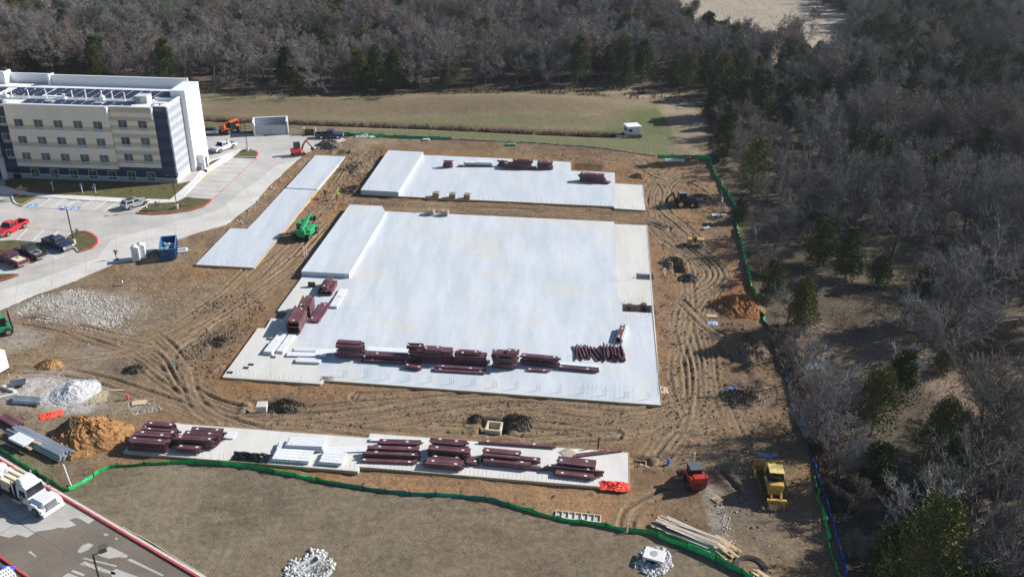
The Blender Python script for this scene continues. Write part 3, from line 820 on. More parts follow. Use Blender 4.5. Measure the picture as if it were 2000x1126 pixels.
M_buff = slab_mat("slab_concrete_warm", (.56, .545, .50), (.67, .655, .62), (.62, .53, .36))
M_pour = mat('pour_line', (.44, .47, .49), .8)
s_m, loc = slab("largest grey-white concrete slab at the centre, holding the row of maroon stacks", SLAB_M, M_slab, (PIT_A, PIT_B))
PLAT_M = [(588, 529.5), (681.7, 534.5), (753.5, 414.7), (746, 402), (683, 399.2)]
platform(s_m, loc, PLAT_M, 1.0, M_slab)
for pit, nm in ((PIT_A, "pit"), (PIT_B, "pit")):
    P = loc(GP(pit, SZ)); mb = MB()
    for i in range(4):
        a, b = P[i], P[(i + 1) % 4]
        mb.bar((a[0], a[1], -.7), (b[0], b[1], -.7), .16, 1.86)
    mb.prism(P, -1.75, -1.6)
    mb.build("pit_wall", M_face, s_m)
for cx, cy in ((1229.5, 605), (1256.5, 603)):
    p = G(cx, cy, -.4); o = loc([p])[0]
    MB().cyl((o[0], o[1], -1.6), (o[0], o[1], .45), .42, .42, 12).build("pit_pipe", mat("brown_pipe", (.11, .06, .045), .6), s_m)
o = loc([G(1256, 541, SZ)])[0]
mb = MB()
for i in range(9):
    mb.bar((o[0] + random.uniform(-1.4, 1.4), o[1] + random.uniform(-.6, .6), random.uniform(-.2, .7)), (o[0] + random.uniform(-1.4, 1.4), o[1] + random.uniform(-.6, .6), random.uniform(-.4, .9)), .08, .08)
mb.build("pit_bracing", M_grey, s_m)
e_ = lambda a, b, z_=SZ: (a, b, z_)
rebar_row(s_m, loc, [e_((440, 732), (628, 745)), e_((1286, 780), (1262, 445)), e_((1135, 755), (1240, 764)), e_((1125, 772), (1240, 780)), e_((1240, 545), (1190, 548)), e_((770, 414), (820, 421)),
                     e_((1210, 592), (1270, 588)), e_((1220, 620), (1270, 618)), e_((690, 400), (744, 402.5), 1.0)], .55)
for bay in ([(1200.5, 438.5), (1263.6, 440.8), (1270, 531.5), (1241, 529.5), (1238, 548), (1271.3, 550), (1273.5, 590), (1206, 586)], [(545, 607.5), (590, 545), (640, 548), (560, 640), (640, 738), (626, 746), (441, 734), (508, 641), (521, 641.5), (532, 623), (555, 623.5), (566, 608.5)]):
    MB().prism(loc(GP(bay, SZ)), SZ - .03, SZ + .005).build("slab_bay", M_buff, s_m)
mb = MB()                                                            # clusters of dowels every few metres along the near edge
for k in range(15):
    p = lerpw((650, 738), (1285, 786), (k + .5) / 15); o = loc([p])[0]
    for j in range(3):
        mb.cyl((o[0] + j * .22, o[1] + .3, SZ - .02), (o[0] + j * .22, o[1] + .3, SZ + random.uniform(.7, 1.2)), .014, .014, 3, False)
tag(mb.build("rebar_dowel", M_rebar, s_m, fix=False), kind="stuff")
form_boards(s_m, loc, [((1291.8, 791), (1272.5, 596)), ((1271.5, 533), (1264.6, 440)), ((435, 736.5), (626, 749.3)), ((634, 742.4), (1291.8, 791)), ((753.7, 412), (875, 417.5)), ((505, 640), (435, 736.5))])
pl = MB()
for a, b in (((1199.5, 434), (1196, 560)), ((1196, 560), (1212, 788)), ((760, 430), (700, 742)), ((880, 420), (862, 752)), ((985, 425), (1000, 763)), ((1095, 429), (1112, 774)), ((735, 445), (1198, 470)), ((700, 505), (1198, 530)), ((640, 600), (1200, 632)), ((560, 660), (1205, 700))):
    P2 = [Vector((*c, 0)) for c in loc([G(*a, SZ), G(*b, SZ)])]
    pl.ribbon(P2, .035, SZ - .02, SZ + .003)
pl.build("pour_line", M_pour, s_m)
for cx, cy in ((525, 662), (490, 711.5), (449, 727), (533, 697), (480, 718)):
    o = loc([G(cx, cy, SZ)])[0]
    MB().box(o[0], o[1], SZ - .01, .7, .5, .035, -SITE).build("floor_box", M_dark, s_m)

s_2, loc = slab("far concrete slab with a raised block at its left, behind the largest slab", SLAB_2, M_slab2)
platform(s_2, loc, [(704.4, 370.6), (778.3, 374.8), (826.6, 296.8), (758.6, 293.2)], 1.1, M_slab2)
MB().prism(loc(GP([(1201.8, 359.2), (1255.6, 362.3), (1260.2, 410), (1200.4, 406)], SZ)), SZ - .03, SZ + .005).build("slab_bay", M_buff, s_2)
rebar_row(s_2, loc, [e_((790, 383), (1196, 403)), e_((1203, 405), (1259, 409)), e_((708, 371), (776, 375), 1.1), e_((1258, 404), (1254, 366))], .9)
form_boards(s_2, loc, [((1261.3, 411), (1256.4, 361.4)), ((778.3, 383.6), (1198.9, 403.4)), ((1199.3, 407), (1261.3, 411))])
s_l, loc = slab("long narrow concrete slab beside the curving drive", SLAB_L, M_slab2)
P = [(558.6, 366.3), (619.5, 369.6), (674, 305.7), (615.7, 303.2)]
MB().prism(loc([G(*p, SZ + .14) for p in P]), SZ - .05, SZ + .14).build("raised_bay", M_slab2, s_l)
rebar_row(s_l, loc, [e_((492, 519), (670, 308)), e_((390, 514), (488, 519.5))], 1.1, .9)
form_boards(s_l, loc, [((381, 516.5), (495.5, 523)), ((495.5, 523), (620, 371))])
s_s, loc = slab("low strip of concrete slab in front, loaded with maroon and white stacks", SLAB_S, slab_mat("slab_concrete_buff", (.60, .585, .54), (.70, .69, .66), (.68, .62, .5)))
rebar_row(s_s, loc, [e_((710, 910), (1222, 951)), e_((260, 880), (400, 892)), e_((410, 894), (696, 916))], .45, .7)
form_boards(s_s, loc, [((241, 882), (401, 896)), ((401, 896), (699.5, 920)), ((703, 911), (1229, 954.5)), ((1229, 954.5), (1228, 882.3)), ((723.5, 844.7), (1228, 882.3)), ((352.6, 826), (719.8, 853.6))])

# ------------------------------------------------------------------ stacks of framing and sheet
def chan_mesh(L_, w, h, t=.02):
    """cold-formed channel: web with two flanges, hollow below"""
    mb = MB()
    o = [(-w / 2, 0), (-w / 2, h), (w / 2, h), (w / 2, 0), (w / 2 - t, 0), (w / 2 - t, h - t), (-w / 2 + t, h - t), (-w / 2 + t, 0)]
    P = [(-L_ / 2, a, b) for a, b in o] + [(L_ / 2, a, b) for a, b in o]
    F = [(k, (k + 1) % 8, 8 + (k + 1) % 8, 8 + k) for k in range(8)] + [(0, 1, 6, 7), (1, 2, 5, 6), (2, 3, 4, 5), (15, 14, 9, 8), (14, 13, 10, 9), (13, 12, 11, 10)]
    mb.add(P, F)
    return mb
CH = {}
def channel(L_, w, h):
    k = (round(L_ * 2), round(w, 2), round(h, 2))
    if k not in CH:
        me = chan_mesh(k[0] / 2, w * .85, h * .92).mesh("steel_purlin"); me.materials.append(M_maroon)
        bm = bmesh.new(); bm.from_mesh(me); bmesh.ops.recalc_face_normals(bm, faces=bm.faces); bm.to_mesh(me); bm.free()
        CH[k] = me
    return CH[k]
SH = {}
def sheet(L_, w, h):
    k = (round(L_ * 2), round(w * 10), round(h * 100))
    if k not in SH:
        mb = MB(); n = 4
        for i in range(n):
            mb.box(0, -w / 2 + w * (i + .5) / n, 0, k[0] / 2, w / n * .98, h, tx=1, ty=.93)
        me = mb.mesh("coated_sheet"); me.materials.append(M_white_sheet); SH[k] = me
    return SH[k]
TB = {}
def timber(L_, w, h, parent, loc_, rz, name="timber_spacer", m=None):
    k = (round(L_, 1), w, h, (m or M_timber).name)
    if k not in TB:
        me = MB().box(0, 0, 0, k[0], w, h).mesh(name); me.materials.append(m or M_timber); TB[k] = me
    return link(name, TB[k], None, parent, loc=loc_, rz=rz)
def base_frame(a, b, zt):
    p, q = G(*a, zt), G(*b, zt)
    d = q - p
    return p, d.length, math.atan2(d.y, d.x)
def stack(a, b, depth, packs, label, zt=SZ, group="stacks of maroon steel framing on the slabs", member=(.21, .2), name="steel_stack", cat="steel stack", kind="chan", jit=.12, lift=.1):
    """front bottom edge runs from pixel a to pixel b. packs: (x0, x1, y0, y1, height) in shares of length and depth;
    every pack is a block of members laid side by side and in layers on timber spacers"""
    p, L_, rz = base_frame(a, b, zt)
    root = thing(name, label, cat, p, rz, group)
    r = random.Random(int(a[0] * 13 + a[1]))
    for (x0, x1, y0, y1, h, *zz) in packs:
        z0 = zz[0] if zz else 0
        lx, ly = L_ * (x1 - x0), depth * (y1 - y0)
        cx, cy = L_ * (x0 + x1) / 2, depth * (y0 + y1) / 2
        w, mh = member
        nc = max(1, round(ly / w)); nr = max(1, round((h - lift) / (mh + .02)))
        w = ly / nc
        for s in ((.12, .5, .86) if lx > 3.2 else (.2, .8)):
            timber(ly + .12, .1, lift * .98, root, (cx - lx / 2 + lx * s, cy, z0), math.pi / 2)
        zc = z0 + lift
        step = max((h - lift) / nr, .05)
        for j in range(nr):
            gap = lift * .7 if (j and j % 3 == 0 and nr > 3) else 0
            zc += gap
            if gap:
                for s in (.15, .85): timber(ly + .15, .09, lift * .68, root, (cx - lx / 2 + lx * s, cy, zc - gap), math.pi / 2)
            sx = r.uniform(-jit, jit)
            for i in range(nc):
                if 0 < j < nr - 1 and 0 < i < nc - 1: continue             # the heart of the pack is closed in on every side
                if j == nr - 1 and nc > 3 and r.random() < .07: continue
                ll = lx + r.uniform(-.3, .1) if kind == "chan" else lx
                me = channel(ll, w, mh) if kind == "chan" else sheet(lx, w, mh)
                if kind != "chan" and i: continue
                link("steel_purlin" if kind == "chan" else "coated_sheet", me if kind == "chan" else sheet(lx, ly, mh), None, root,
                     loc=(cx + sx + (r.uniform(-jit, jit) * .6 if kind == "chan" else 0), (cy - ly / 2 + w * (i + .5)) if kind == "chan" else cy + r.uniform(-.03, .03), zc), rz=0 if kind == "chan" else r.uniform(-.012, .012))
            zc += min(step, mh + .01)
        for q in range(2 if lx > 1.2 else 1):
            t = link("bundle_tag", TAG, None, root, loc=(cx - lx * r.uniform(.25, .45) if q == 0 else cx + lx * r.uniform(.2, .42), cy + r.uniform(-.3, .3) * ly, zc + .005), rz=r.uniform(-.3, .3))
    return root
TAG = MB().box(0, 0, 0, .28, .2, .012).mesh("bundle_tag"); TAG.materials.append(M_tag)
WS = "white sheet packs on the slabs"
# on the largest slab
stack((656.5, 699), (709, 702), 1.25, [(0, 1, 0, 1, 1.75), (.02, .95, .35, 1, .25, 1.76)], "squarish maroon framing stack at the left end of the near row")
stack((706, 708), (824, 714), 1.2, [(0, .98, 0, .6, .45), (.05, .9, .35, .95, .95)], "long low maroon stack with a white sheet pack lying just behind it")
stack((790, 721), (821.5, 725), .7, [(0, 1, 0, 1, .62)], "short maroon pack set forward at the foot of the near row")
stack((797, 709), (884, 713), 1.3, [(0, 1, .1, 1, 1.75), (.36, .72, .1, .9, .3, 1.77), (-.02, .3, .3, 1, .5, 1.77)], "tallest long maroon stack with timber spacers showing on top")
stack((886, 713), (953, 717), 1.3, [(0, .93, 0, 1, 1.35), (.1, .75, .2, 1, .35, 1.36), (.6, 1.02, .1, .8, .6)], "maroon stack stepping down to the right beside the tallest long one")
stack((846, 726), (948.5, 732), .95, [(0, 1, 0, .55, .4), (.03, .98, .5, 1, .62)], "low maroon pack lying in front of the row of stacks")
stack((960, 719), (1009.6, 722.5), 1.6, [(0, 1, 0, .6, .75), (.02, 1.02, .05, .75, .75, .77), (.0, .98, .2, .9, .45, 1.55), (.55, 1.05, .1, .8, .3, 2.0)], "tall tiered maroon stack in the middle of the row, four packs high")
stack((1016, 714), (1090, 720.6), 1.1, [(0, 1, .1, 1, .8), (.02, 1.0, .2, .9, .55, .82)], "sloping-topped maroon stack right of the tall tiered one")
stack((1031, 725.6), (1075.6, 728), .5, [(0, 1, 0, 1, .3)], "thin maroon pack lying on the slab before the sloping-topped stack")
stack((1090, 722), (1170, 729), .8, [(0, 1, 0, .5, .45)], "low maroon pack at the right end of the row with a white sheet behind it")
stack((1093, 717), (1168, 723.5), .6, [(0, 1, 0, 1, .42)], "narrow white sheet pack behind the rightmost low maroon pack", name="sheet_stack", cat="sheet stack", kind="sheet", member=(.6, .07), group=WS)
stack((716, 690), (798, 695), 1.0, [(0, 1, 0, 1, .5)], "white sheet pack behind the long low maroon stack", name="sheet_stack", cat="sheet stack", kind="sheet", member=(.6, .07), group=WS)
def stack_y(a, b, back, packs, label, zt=SZ, **k):
    """members run away from the viewer: a, b front-left and front-right pixels, back the far end of the left side"""
    p, w, _ = base_frame(a, b, zt)
    q = G(*back, zt); d = q - p
    rz = math.atan2(d.y, d.x); L_ = d.length
    e = p + (G(*b, zt) - p)                                               # start at the right so depth grows leftwards
    # put the frame's x axis along the members and its y axis towards the left
    root_a, root_b = e, e + d
    return stack_frame(root_a, L_, rz, w, packs, label, **k)
def stack_frame(p, L_, rz, depth, packs, label, **k):
    global base_frame
    keep = base_frame
    base_frame = lambda a, b, zt: (p, L_, rz)
    try: return stack((p.x * 7, p.y), None, depth, packs, label, **k)
    finally: base_frame = keep
stack_y((620, 577.5), (647.5, 578.5), (633, 555), [(0, 1, 0, 1, .85), (.1, 1.05, .3, .8, .25, .86)], "maroon stack nearest the raised loading block, tags on its end")
stack_y((587, 616), (607, 620), (596, 596), [(0, 1, 0, 1, 1.75)], "tall block-like maroon stack, the farther of two beside the slab's left edge")
stack_y((562, 650), (586, 653), (578, 620), [(0, 1, 0, 1, 1.9)], "tall block-like maroon stack nearest the near-left corner of the largest slab")
stack_y((605, 627), (623, 631.7), (630, 591), [(0, 1, 0, 1, .38)], "long low maroon pack beside the tall block-like stacks")
stack_y((640, 601), (643, 601.5), (655, 579), [(0, 1, 0, 1, .25)], "single narrow maroon bundle alongside the far white sheet pack", member=(.2, .18))
for a, b, c, h, lb in (((644, 601.6), (660, 601.8), (664, 568), .4, "white sheet pack farthest up the left side of the largest slab"), ((514.7, 692), (531.5, 694), (547, 650), .42, "white sheet pack closest to the left edge of the largest slab"), ((539, 689.4), (554, 690), (564, 657), .35, "white sheet pack with two dark straps next to the leftmost white pack")):
    stack_y(a, b, c, [(0, .55, 0, 1, h), (.56, 1, 0, 1, h * .95)], lb, name="sheet_stack", cat="sheet stack", kind="sheet", member=(.6, .07), group=WS)
for a, b, dp, h, lb in (((571, 686), (655.6, 689), .8, .22, "flat white sheets lying behind two others left of the squarish maroon stack"), ((560, 697), (636, 698.5), .95, .25, "flat white sheets nearest the left, in the middle of three laid crosswise"), ((580.5, 709.5), (623, 711.5), 1.0, .4, "short white sheet pack raised on timbers in front of the flat white sheets")):
    stack(a, b, dp, [(0, 1, 0, 1, h)], lb, name="sheet_stack", cat="sheet stack", kind="sheet", member=(.6, .07), group=WS)
stack((615, 691), (660, 692.5), .9, [(0, 1, 0, 1, .3)], "bluish white sheet pack touching the shaded side of the squarish maroon stack", name="sheet_stack", cat="sheet stack", kind="sheet", member=(.6, .07), group=WS)
def loose(x0, x1, label, rows, seed):
    r = random.Random(seed)
    p = G(x0[0], x0[1], SZ); q = G(x1[0], x1[1], SZ)
    root = thing("loose_purlins", label, "steel members", p, 0, "loose maroon members at the right of the largest slab")
    for j, (n, zz) in enumerate(rows):
        for i in range(n):
            c = (q - p) * ((i + .5) / n) + Vector((r.uniform(-.1, .1), r.uniform(-.4, .4), 0))
            me = channel(r.choice((2.5, 3.0, 3.5)), .16, .17)
            link("steel_purlin", me, None, root, loc=(c.x, c.y, zz), rz=math.pi / 2 + SITE * -1 + r.uniform(-.02, .26) + (.28 if i > n * .6 and seed == 3 else 0))
    return root
loose((1122, 688), (1172, 692), "loose maroon members spread flat side by side on the slab", [(17, 0), (7, .17)], 3)
loose((1176, 690), (1218, 693), "heaped maroon members packed closely beside the spread ones", [(13, 0), (12, .18), (10, .36), (6, .54)], 5)
stack_y((1199, 667), (1213, 670), (1207, 640), [(0, 1, 0, .72, .8)], "short maroon stack standing behind the heap of loose members")
stack_y((1212, 669), (1217, 670), (1222, 642), [(0, 1, 0, 1, .65)], "narrow white sheet pack leaning against the short stack by the loose members", name="sheet_stack", cat="sheet stack", kind="sheet", member=(.4, .07), group=WS)
# on the far slab
stack((865, 327.5), (883, 328.5), .9, [(0, 1, 0, 1, 1.5)], "small square maroon stack standing alone on the far slab")
stack((893, 326.5), (960, 326.5), .6, [(0, 1, 0, 1, .35)], "low maroon pack under the white sheets on the far slab")
stack((906, 324.5), (931, 325), 1.0, [(0, 1, 0, 1, .75)], "left white sheet pack of the pair on the far slab", name="sheet_stack", cat="sheet stack", kind="sheet", member=(.5, .07), group=WS)
stack((933, 325), (960, 325.7), 1.0, [(0, 1, 0, 1, .8)], "right white sheet pack of the pair on the far slab", name="sheet_stack", cat="sheet stack", kind="sheet", member=(.5, .07), group=WS)
stack((982, 330), (1044, 332), 1.3, [(0, .9, 0, 1, 1.1), (.3, .92, .2, 1, .7, 1.12), (.8, 1.05, 0, .7, .6)], "widest maroon stack on the far slab, stepped at its ends")
stack((972, 325), (990, 326), .6, [(0, 1, 0, 1, 1.2)], "short maroon pack against the left end of the widest far stack")
stack((1049, 331), (1079, 332.3), 1.2, [(0, 1, 0, 1, .8), (.03, .98, .1, 1, .75, .82)], "square two-pack maroon stack right of the widest far stack")
stack((1131.5, 356), (1181, 359.5), 1.5, [(0, 1, .1, 1, .9), (-.03, .95, .2, 1, .8, .92), (.85, 1.2, 0, .5, .5)], "maroon stack near the right corner of the far slab, casting a long shadow")
# on the near strip
MS = dict(group="stacks of maroon steel framing on the slabs")
stack((250, 879.5), (328, 885), 3.7, [(0, 1, 0, .26, 1.3), (.05, 1.0, .27, .5, 1.45), (.08, 1.06, .52, .75, 1.3), (.2, .9, .77, 1, 1.35)], "broad maroon stack of four long packs at the left end of the near slab", member=(.24, .2))
stack((338, 884), (412, 888.5), 3.4, [(.1, .75, 0, .25, .75), (-.05, 1.02, .27, .5, 1.25), (.12, 1.08, .52, .74, 1.3), (.2, 1.1, .76, .98, 1.1)], "broad maroon stack adjoining the leftmost one, a short pack in front", member=(.24, .2))
stack((738, 878), (818, 880.5), 1.1, [(0, 1, 0, 1, .85)], "maroon pack behind the stepped one at the near slab's step")
stack((702, 903.5), (817, 908), 1.9, [(0, 1, 0, .35, .4), (.04, 1.0, .38, .68, .75), (.1, .98, .7, 1, .9)], "low stepped maroon stack with white tags, just right of the white packs")
stack((827, 914), (904, 921), 3.6, [(0, 1, 0, .3, .85), (.2, .85, .32, .48, .7), (.02, 1.12, .5, .72, 1.3), (.05, .98, .75, 1, 1.45), (1.02, 1.35, .3, .6, .6)], "large maroon stack of stepped packs midway along the near slab", member=(.24, .2))
stack((937, 909), (1042, 919.5), 2.0, [(0, .72, .3, 1, 1.05), (.05, .95, 0, .32, .7), (.6, 1.1, .6, .9, .5), (.7, 1.25, .05, .3, .3)], "maroon stack fanning out to the right, its members uneven")
stack((1082, 931), (1160, 940), 2.4, [(0, 1, 0, .3, .55), (-.25, 1.22, .35, .45, .75), (.02, 1, .5, 1, 1.0)], "maroon stack nearest the orange netting, one member running past both ends", member=(.24, .2))
stack((935, 866.5), (1085, 877), .4, [(0, 1, 0, 1, .3)], "single thin line of maroon members along the back edge of the near slab")
stack((722, 862.5), (828, 866), .55, [(0, 1, 0, 1, .25)], "thin bluish white sheets along the back edge beside the slab's step", name="sheet_stack", cat="sheet stack", kind="sheet", member=(.5, .07), group=WS)
stack((541, 881), (632, 885), 1.6, [(0, .25, 0, .8, .45), (.2, 1, .1, 1, .75)], "largest white sheet stack, behind two others on the near slab", name="sheet_stack", cat="sheet stack", kind="sheet", member=(.6, .06), group=WS)
stack((531, 901.5), (605, 907), 1.9, [(0, .7, 0, 1, .42), (.71, 1, 0, 1, .4)], "white sheet pack in front, right of the black plastic", name="sheet_stack", cat="sheet stack", kind="sheet", member=(.6, .06), group=WS)
stack((621, 907), (669, 911), 1.9, [(0, 1, 0, 1, .4)], "white sheet pack in front, left of the low stepped maroon stack", name="sheet_stack", cat="sheet stack", kind="sheet", member=(.6, .06), group=WS)
stack((632, 885), (713, 883), 1.0, [(0, 1, 0, 1, .2)], "flat bluish white sheets lying beside the largest white stack", name="sheet_stack", cat="sheet stack", kind="sheet", member=(.6, .06), group=WS)
stack((428, 857), (455, 858), 1.2, [(0, 1, 0, 1, .14)], "thin pale sheets lying behind the adjoining broad maroon stack", name="sheet_stack", cat="sheet stack", kind="sheet", member=(.6, .06), group=WS)
p, L_, rz = base_frame((1117, 893), (1216, 881), SZ)
t = thing("steel_beam", "lone maroon beam lying askew near the right end of the near slab", "steel beam", p, rz)
link("steel_purlin", channel(L_, .3, .25), None, t, loc=(L_ / 2, 0, 0)); link("steel_purlin", channel(L_ * .6, .2, .18), None, t, loc=(L_ * .4, .32, 0))
p = G(1112, 886, SZ)
t = thing("timber_rack", "rack of pale timber battens beside the askew maroon beam", "timber rack", p, -.9)
for k in range(5): timber(1.9, .08, .06, t, (0, -.55 + k * .28, .07), 0, "batten")
for k in (-.7, .7): timber(1.3, .08, .07, t, (k, 0, 0), math.pi / 2, "batten")
# yard at the left
def pipe_pile(a, b, c, n, layers, r, label, m, group, name="pipe_pile"):
    """a, b: the two corners of the near end, c: far end beside a"""
    p, q, e = G(*a), G(*b), G(*c)
    d = e - p; w = q - p
    root = thing(name, label, "pipe pile", p, 0, group)
    rr = random.Random(int(a[0]))
    base = MB().cyl((0, 0, 0), (1, 0, 0), r, r, 8)
    me = base.mesh("steel_pipe"); me.materials.append(m)
    for s in (.15, .5, .85):
        o = d * s
        t = timber(w.length, .1, .1, root, (o.x + w.x / 2, o.y + w.y / 2, .0), math.atan2(w.y, w.x))
    for j in range(layers):
        k = n - j * 2
        for i in range(k):
            s = (i + .5 + j) / n
            o = w * s + d * rr.uniform(-.03, .03)
            ob = link("steel_pipe", me, None, root, loc=(o.x, o.y, .1 + r + j * r * 1.8), rz=math.atan2(d.y, d.x) + rr.uniform(-.012, .012))
            ob.scale = (d.length * rr.uniform(.92, 1.02), 1, 1)
    return root
pipe_pile((114, 903), (150, 886), (12, 853), 13, 3, .13, "large pile of galvanised pipes by the green fence at the left", M_steel, None)
pipe_pile((25, 789), (30, 774), (80, 793), 8, 2, .08, "small spread of galvanised pipes near the white gravel heap", M_steel, None)
t = stack((28, 838), (46, 828), .5, [(0, 1, 0, 1, .1)], "cut-off blank stack placeholder", group=None) if 0 else None
p, q = G(5, 815), G(42, 836)
d = q - p
t = thing("steel_stack", "short maroon framing bundle at the left beside the galvanised pipes", "steel stack", p, math.atan2(d.y, d.x))
for j in range(2):
    for i in range(5): link("steel_purlin", channel(d.length, .2, .2), None, t, loc=(d.length / 2 + random.uniform(-.1, .1), -.5 + i * .21, .08 + j * .21))
for s in (.2, .8): timber(1.1, .1, .08, t, (d.length * s, -.1, 0), math.pi / 2)
p = G(50, 874)
t = thing("sheet_stack", "bundle of white ribbed panels strapped on top of the large pipe pile", "sheet stack", (G(46, 873).x, G(46, 873).y, .92), math.atan2((G(114, 903) - G(12, 853)).y, (G(114, 903) - G(12, 853)).x))
for k in range(7): link("coated_sheet", sheet(2.5, 1.3, .03), None, t, loc=(0, 0, k * .04), rz=0)
for k in (-.9, .9): MB().bar((1.35, k * .5, .1), (2.4, k * .6, .12), .3, .12).build("timber_spacer", M_timber, t)
# cubes of block on pallets
def block_cube(px, py, label, rz):
    t = thing("block_pallet", label, "block pallet", G(px, py, SZ), rz, "banded cubes of block on the slabs")
    for k in range(3): MB().box(0, -.45 + k * .45, 0, 1.15, .1, .1).build("pallet_board", M_timber, t)
    me = BLK
    for lv in range(4):
        for i in range(3):
            for j in range(3):
                if i == 1 and j == 1: continue
                link("concrete_block", me, None, t, loc=(-.39 + i * .39, -.39 + j * .39, .1 + lv * .205), rz=0)
BLK = MB().box(0, 0, 0, .375, .375, .195).mesh("concrete_block"); BLK.materials.append(mat("tan_block", (.34, .27, .22), .9, rnd=.2, var=.1))
for px, py, lb in ((852, 384, "block cube at the left of the three along the far slab's near edge"), (884, 386, "block cube in the middle of the three along the far slab's near edge"), (913, 387.5, "block cube at the right of the three along the far slab's near edge"), (842, 418.5, "left cube of the reddish pair on the back edge of the largest slab"), (869.5, 420, "right cube of the reddish pair on the back edge of the largest slab")):
    block_cube(px, py, lb, -SITE + random.uniform(-.15, .15))
t = thing("steel_box", "small dark box standing alone near the stack by the loading block", "box", G(609, 559.5, SZ), -SITE)
MB().box(0, 0, 0, 1.0, .35, .65).build("box_body", M_dark, t); MB().box(0, 0, .65, 1.04, .4, .04).build("lid", M_dark, t)
# ------------------------------------------------------------------ hotel
HA = math.radians(177.58)
hotel = thing("hotel", "four-storey striped hotel with solar panels on its roof and a white end tower", "hotel", G(347, 359), HA)
# local frame: +x runs left along the front, -y runs back from it; depth helper turns "back" into -y
def hb(mb, u0, u1, n0, n1, z0, z1):
    return mb.box((u0 + u1) / 2, -(n0 + n1) / 2, z0, u1 - u0, n1 - n0, z1 - z0)
M_cream = mat("cream_stucco", (.74, .675, .57), .9, var=.05, scale=.5)
M_tan = mat("tan_stucco", (.53, .44, .32), .9, var=.05)
M_navy = mat("slate_blue_stucco", (.038, .048, .085), .85, var=.06)
M_navy2 = mat("slate_blue_light", (.055, .070, .118), .85, var=.05)
M_greyA = mat("grey_stucco", (.30, .32, .35), .9, var=.05)
M_greyB = mat("light_grey_stucco", (.40, .42, .445), .9, var=.05)
M_tower = mat("white_stucco", (.80, .81, .82), .85, var=.03)
M_roof = mat("white_roof_membrane", (.74, .73, .71), .8, var=.08, scale=.6)
M_stone = mat("grey_stone_base", (.36, .36, .37), .9, var=.2, scale=3)
M_panel = mat("solar_cell", (.022, .032, .070), .35, var=.3, spec=.35)
M_grille = mat("louvre_grey", (.42, .45, .55), .5, var=.05)
M_wglass = mat("hotel_glass", (.035, .062, .062), .08, var=.6, scale=.9, spec=.7)
HTOP = 14.6
hb(MB(), 0.05, 60, .6, 16, 0, 13.9).build("core", M_navy, hotel)
hb(MB(), .4, 60, .6, 15.8, 13.9, 14.0).build("roof", M_roof, hotel)
# front skin
def stripes(name, u0, u1, n0, n1, bands):
    for z0, z1, m in bands: hb(MB(), u0, u1, n0, n1, z0, z1).build(name, m, hotel)
hb(MB(), 0, 32.6, .0, .62, 0, .95).build("stone_base", M_stone, hotel)
hb(MB(), -.03, 32.6, -.05, .62, .95, 1.05).build("water_table", M_white, hotel)
nv = [(1.05 + i * 1.135, 1.05 + (i + 1) * 1.135, M_navy if i % 2 == 0 else M_navy2) for i in range(12)]
stripes("navy_band", 0, 2.45, 0, .6, nv)
stripes("navy_band", 2.45, 32.6, .0, .6, nv[:2])
hb(MB(), 29.8, 32.6, .02, .6, 3.32, HTOP).build("navy_recess", M_navy, hotel)
# cream wall, proud of the base
cb = [(2.65, 3.35, M_cream), (3.35, 4.2, M_tan), (4.2, 6.6, M_cream), (6.6, 7.45, M_tan), (7.45, 9.85, M_cream), (9.85, 10.7, M_tan), (10.7, HTOP - .2, M_cream)]
stripes("cream_band", 10.6, 29.8, -.55, .6, cb)
sb = []
zz = 3.1; k = 0
while zz < HTOP - .3:
    sb.append((zz, min(zz + .80, HTOP - .2), M_cream if k % 2 == 0 else M_tan)); zz += .80; k += 1
stripes("striped_band", 2.45, 10.6, -.28, .6, sb)
# parapet caps
hb(MB(), 10.5, 29.9, -.65, -.1, HTOP - .2, HTOP).build("parapet_cap", M_white, hotel)
hb(MB(), 2.3, 10.5, -.38, .1, HTOP - .2, HTOP + .04).build("parapet_cap", M_white, hotel)
hb(MB(), -.12, 2.3, -.12, .35, 14.67, 14.85).build("parapet_cap", M_white, hotel)
hb(MB(), -.12, .35, .35, 6.9, 14.67, 14.85).build("parapet_cap", M_white, hotel)
hb(MB(), .35, 60, .0, .3, 13.9, HTOP - .21).build("parapet_back", M_roof, hotel)
for u in (10.55, 2.4):                                                 # white returns between the wall planes
    MB().extr([(0, 0), (.38, 0), (.24, -2.1), (.14, -2.1)], -.0, .5).build("return_fin", M_white, hotel, loc=(u - .2, .68 if u > 5 else .5, HTOP - .02))
# side wall, grey stripes
hb(MB(), -.02, .3, .6, 6.9, 0, 1.0).build("stone_base", mat("pale_stone", (.55, .54, .52), .9, var=.15), hotel)
for i in range(17):
    z0 = 1.0 + i * .806
    hb(MB(), -.02, .3, .6, 6.9, z0, min(z0 + .806, 14.67)).build("grey_band", M_greyA if i % 2 else M_greyB, hotel)
for z_, n_ in ((13.9, 3.2), (10.6, 3.6), (7.3, 3.9), (4.1, 4.2)):
    MB().box(-.09, -n_, z_, .14, .2, .28).build("wall_lamp", M_white, hotel)
# tower
hb(MB(), -1.0, 1.8, 7.0, 14.0, 0, 15.7).build("end_tower", M_tower, hotel)
hb(MB(), -1.05, 1.85, 6.95, 14.05, 15.7, 15.85).build("tower_cap", M_white, hotel)
hb(MB(), -2.3, -1.0, 8.2, 10.4, 0, 2.9).build("entry_porch", M_white, hotel)
hb(MB(), -2.36, -1.0, 8.1, 10.5, 2.9, 3.02).build("porch_roof", M_roof, hotel)
hb(MB(), -2.33, -2.3, 8.8, 9.8, .1, 2.3).build("porch_door", M_glass, hotel)
hb(MB(), -2.0, -1.3, 7.4, 8.1, 0, 1.1).build("cooling_unit", M_grey, hotel)
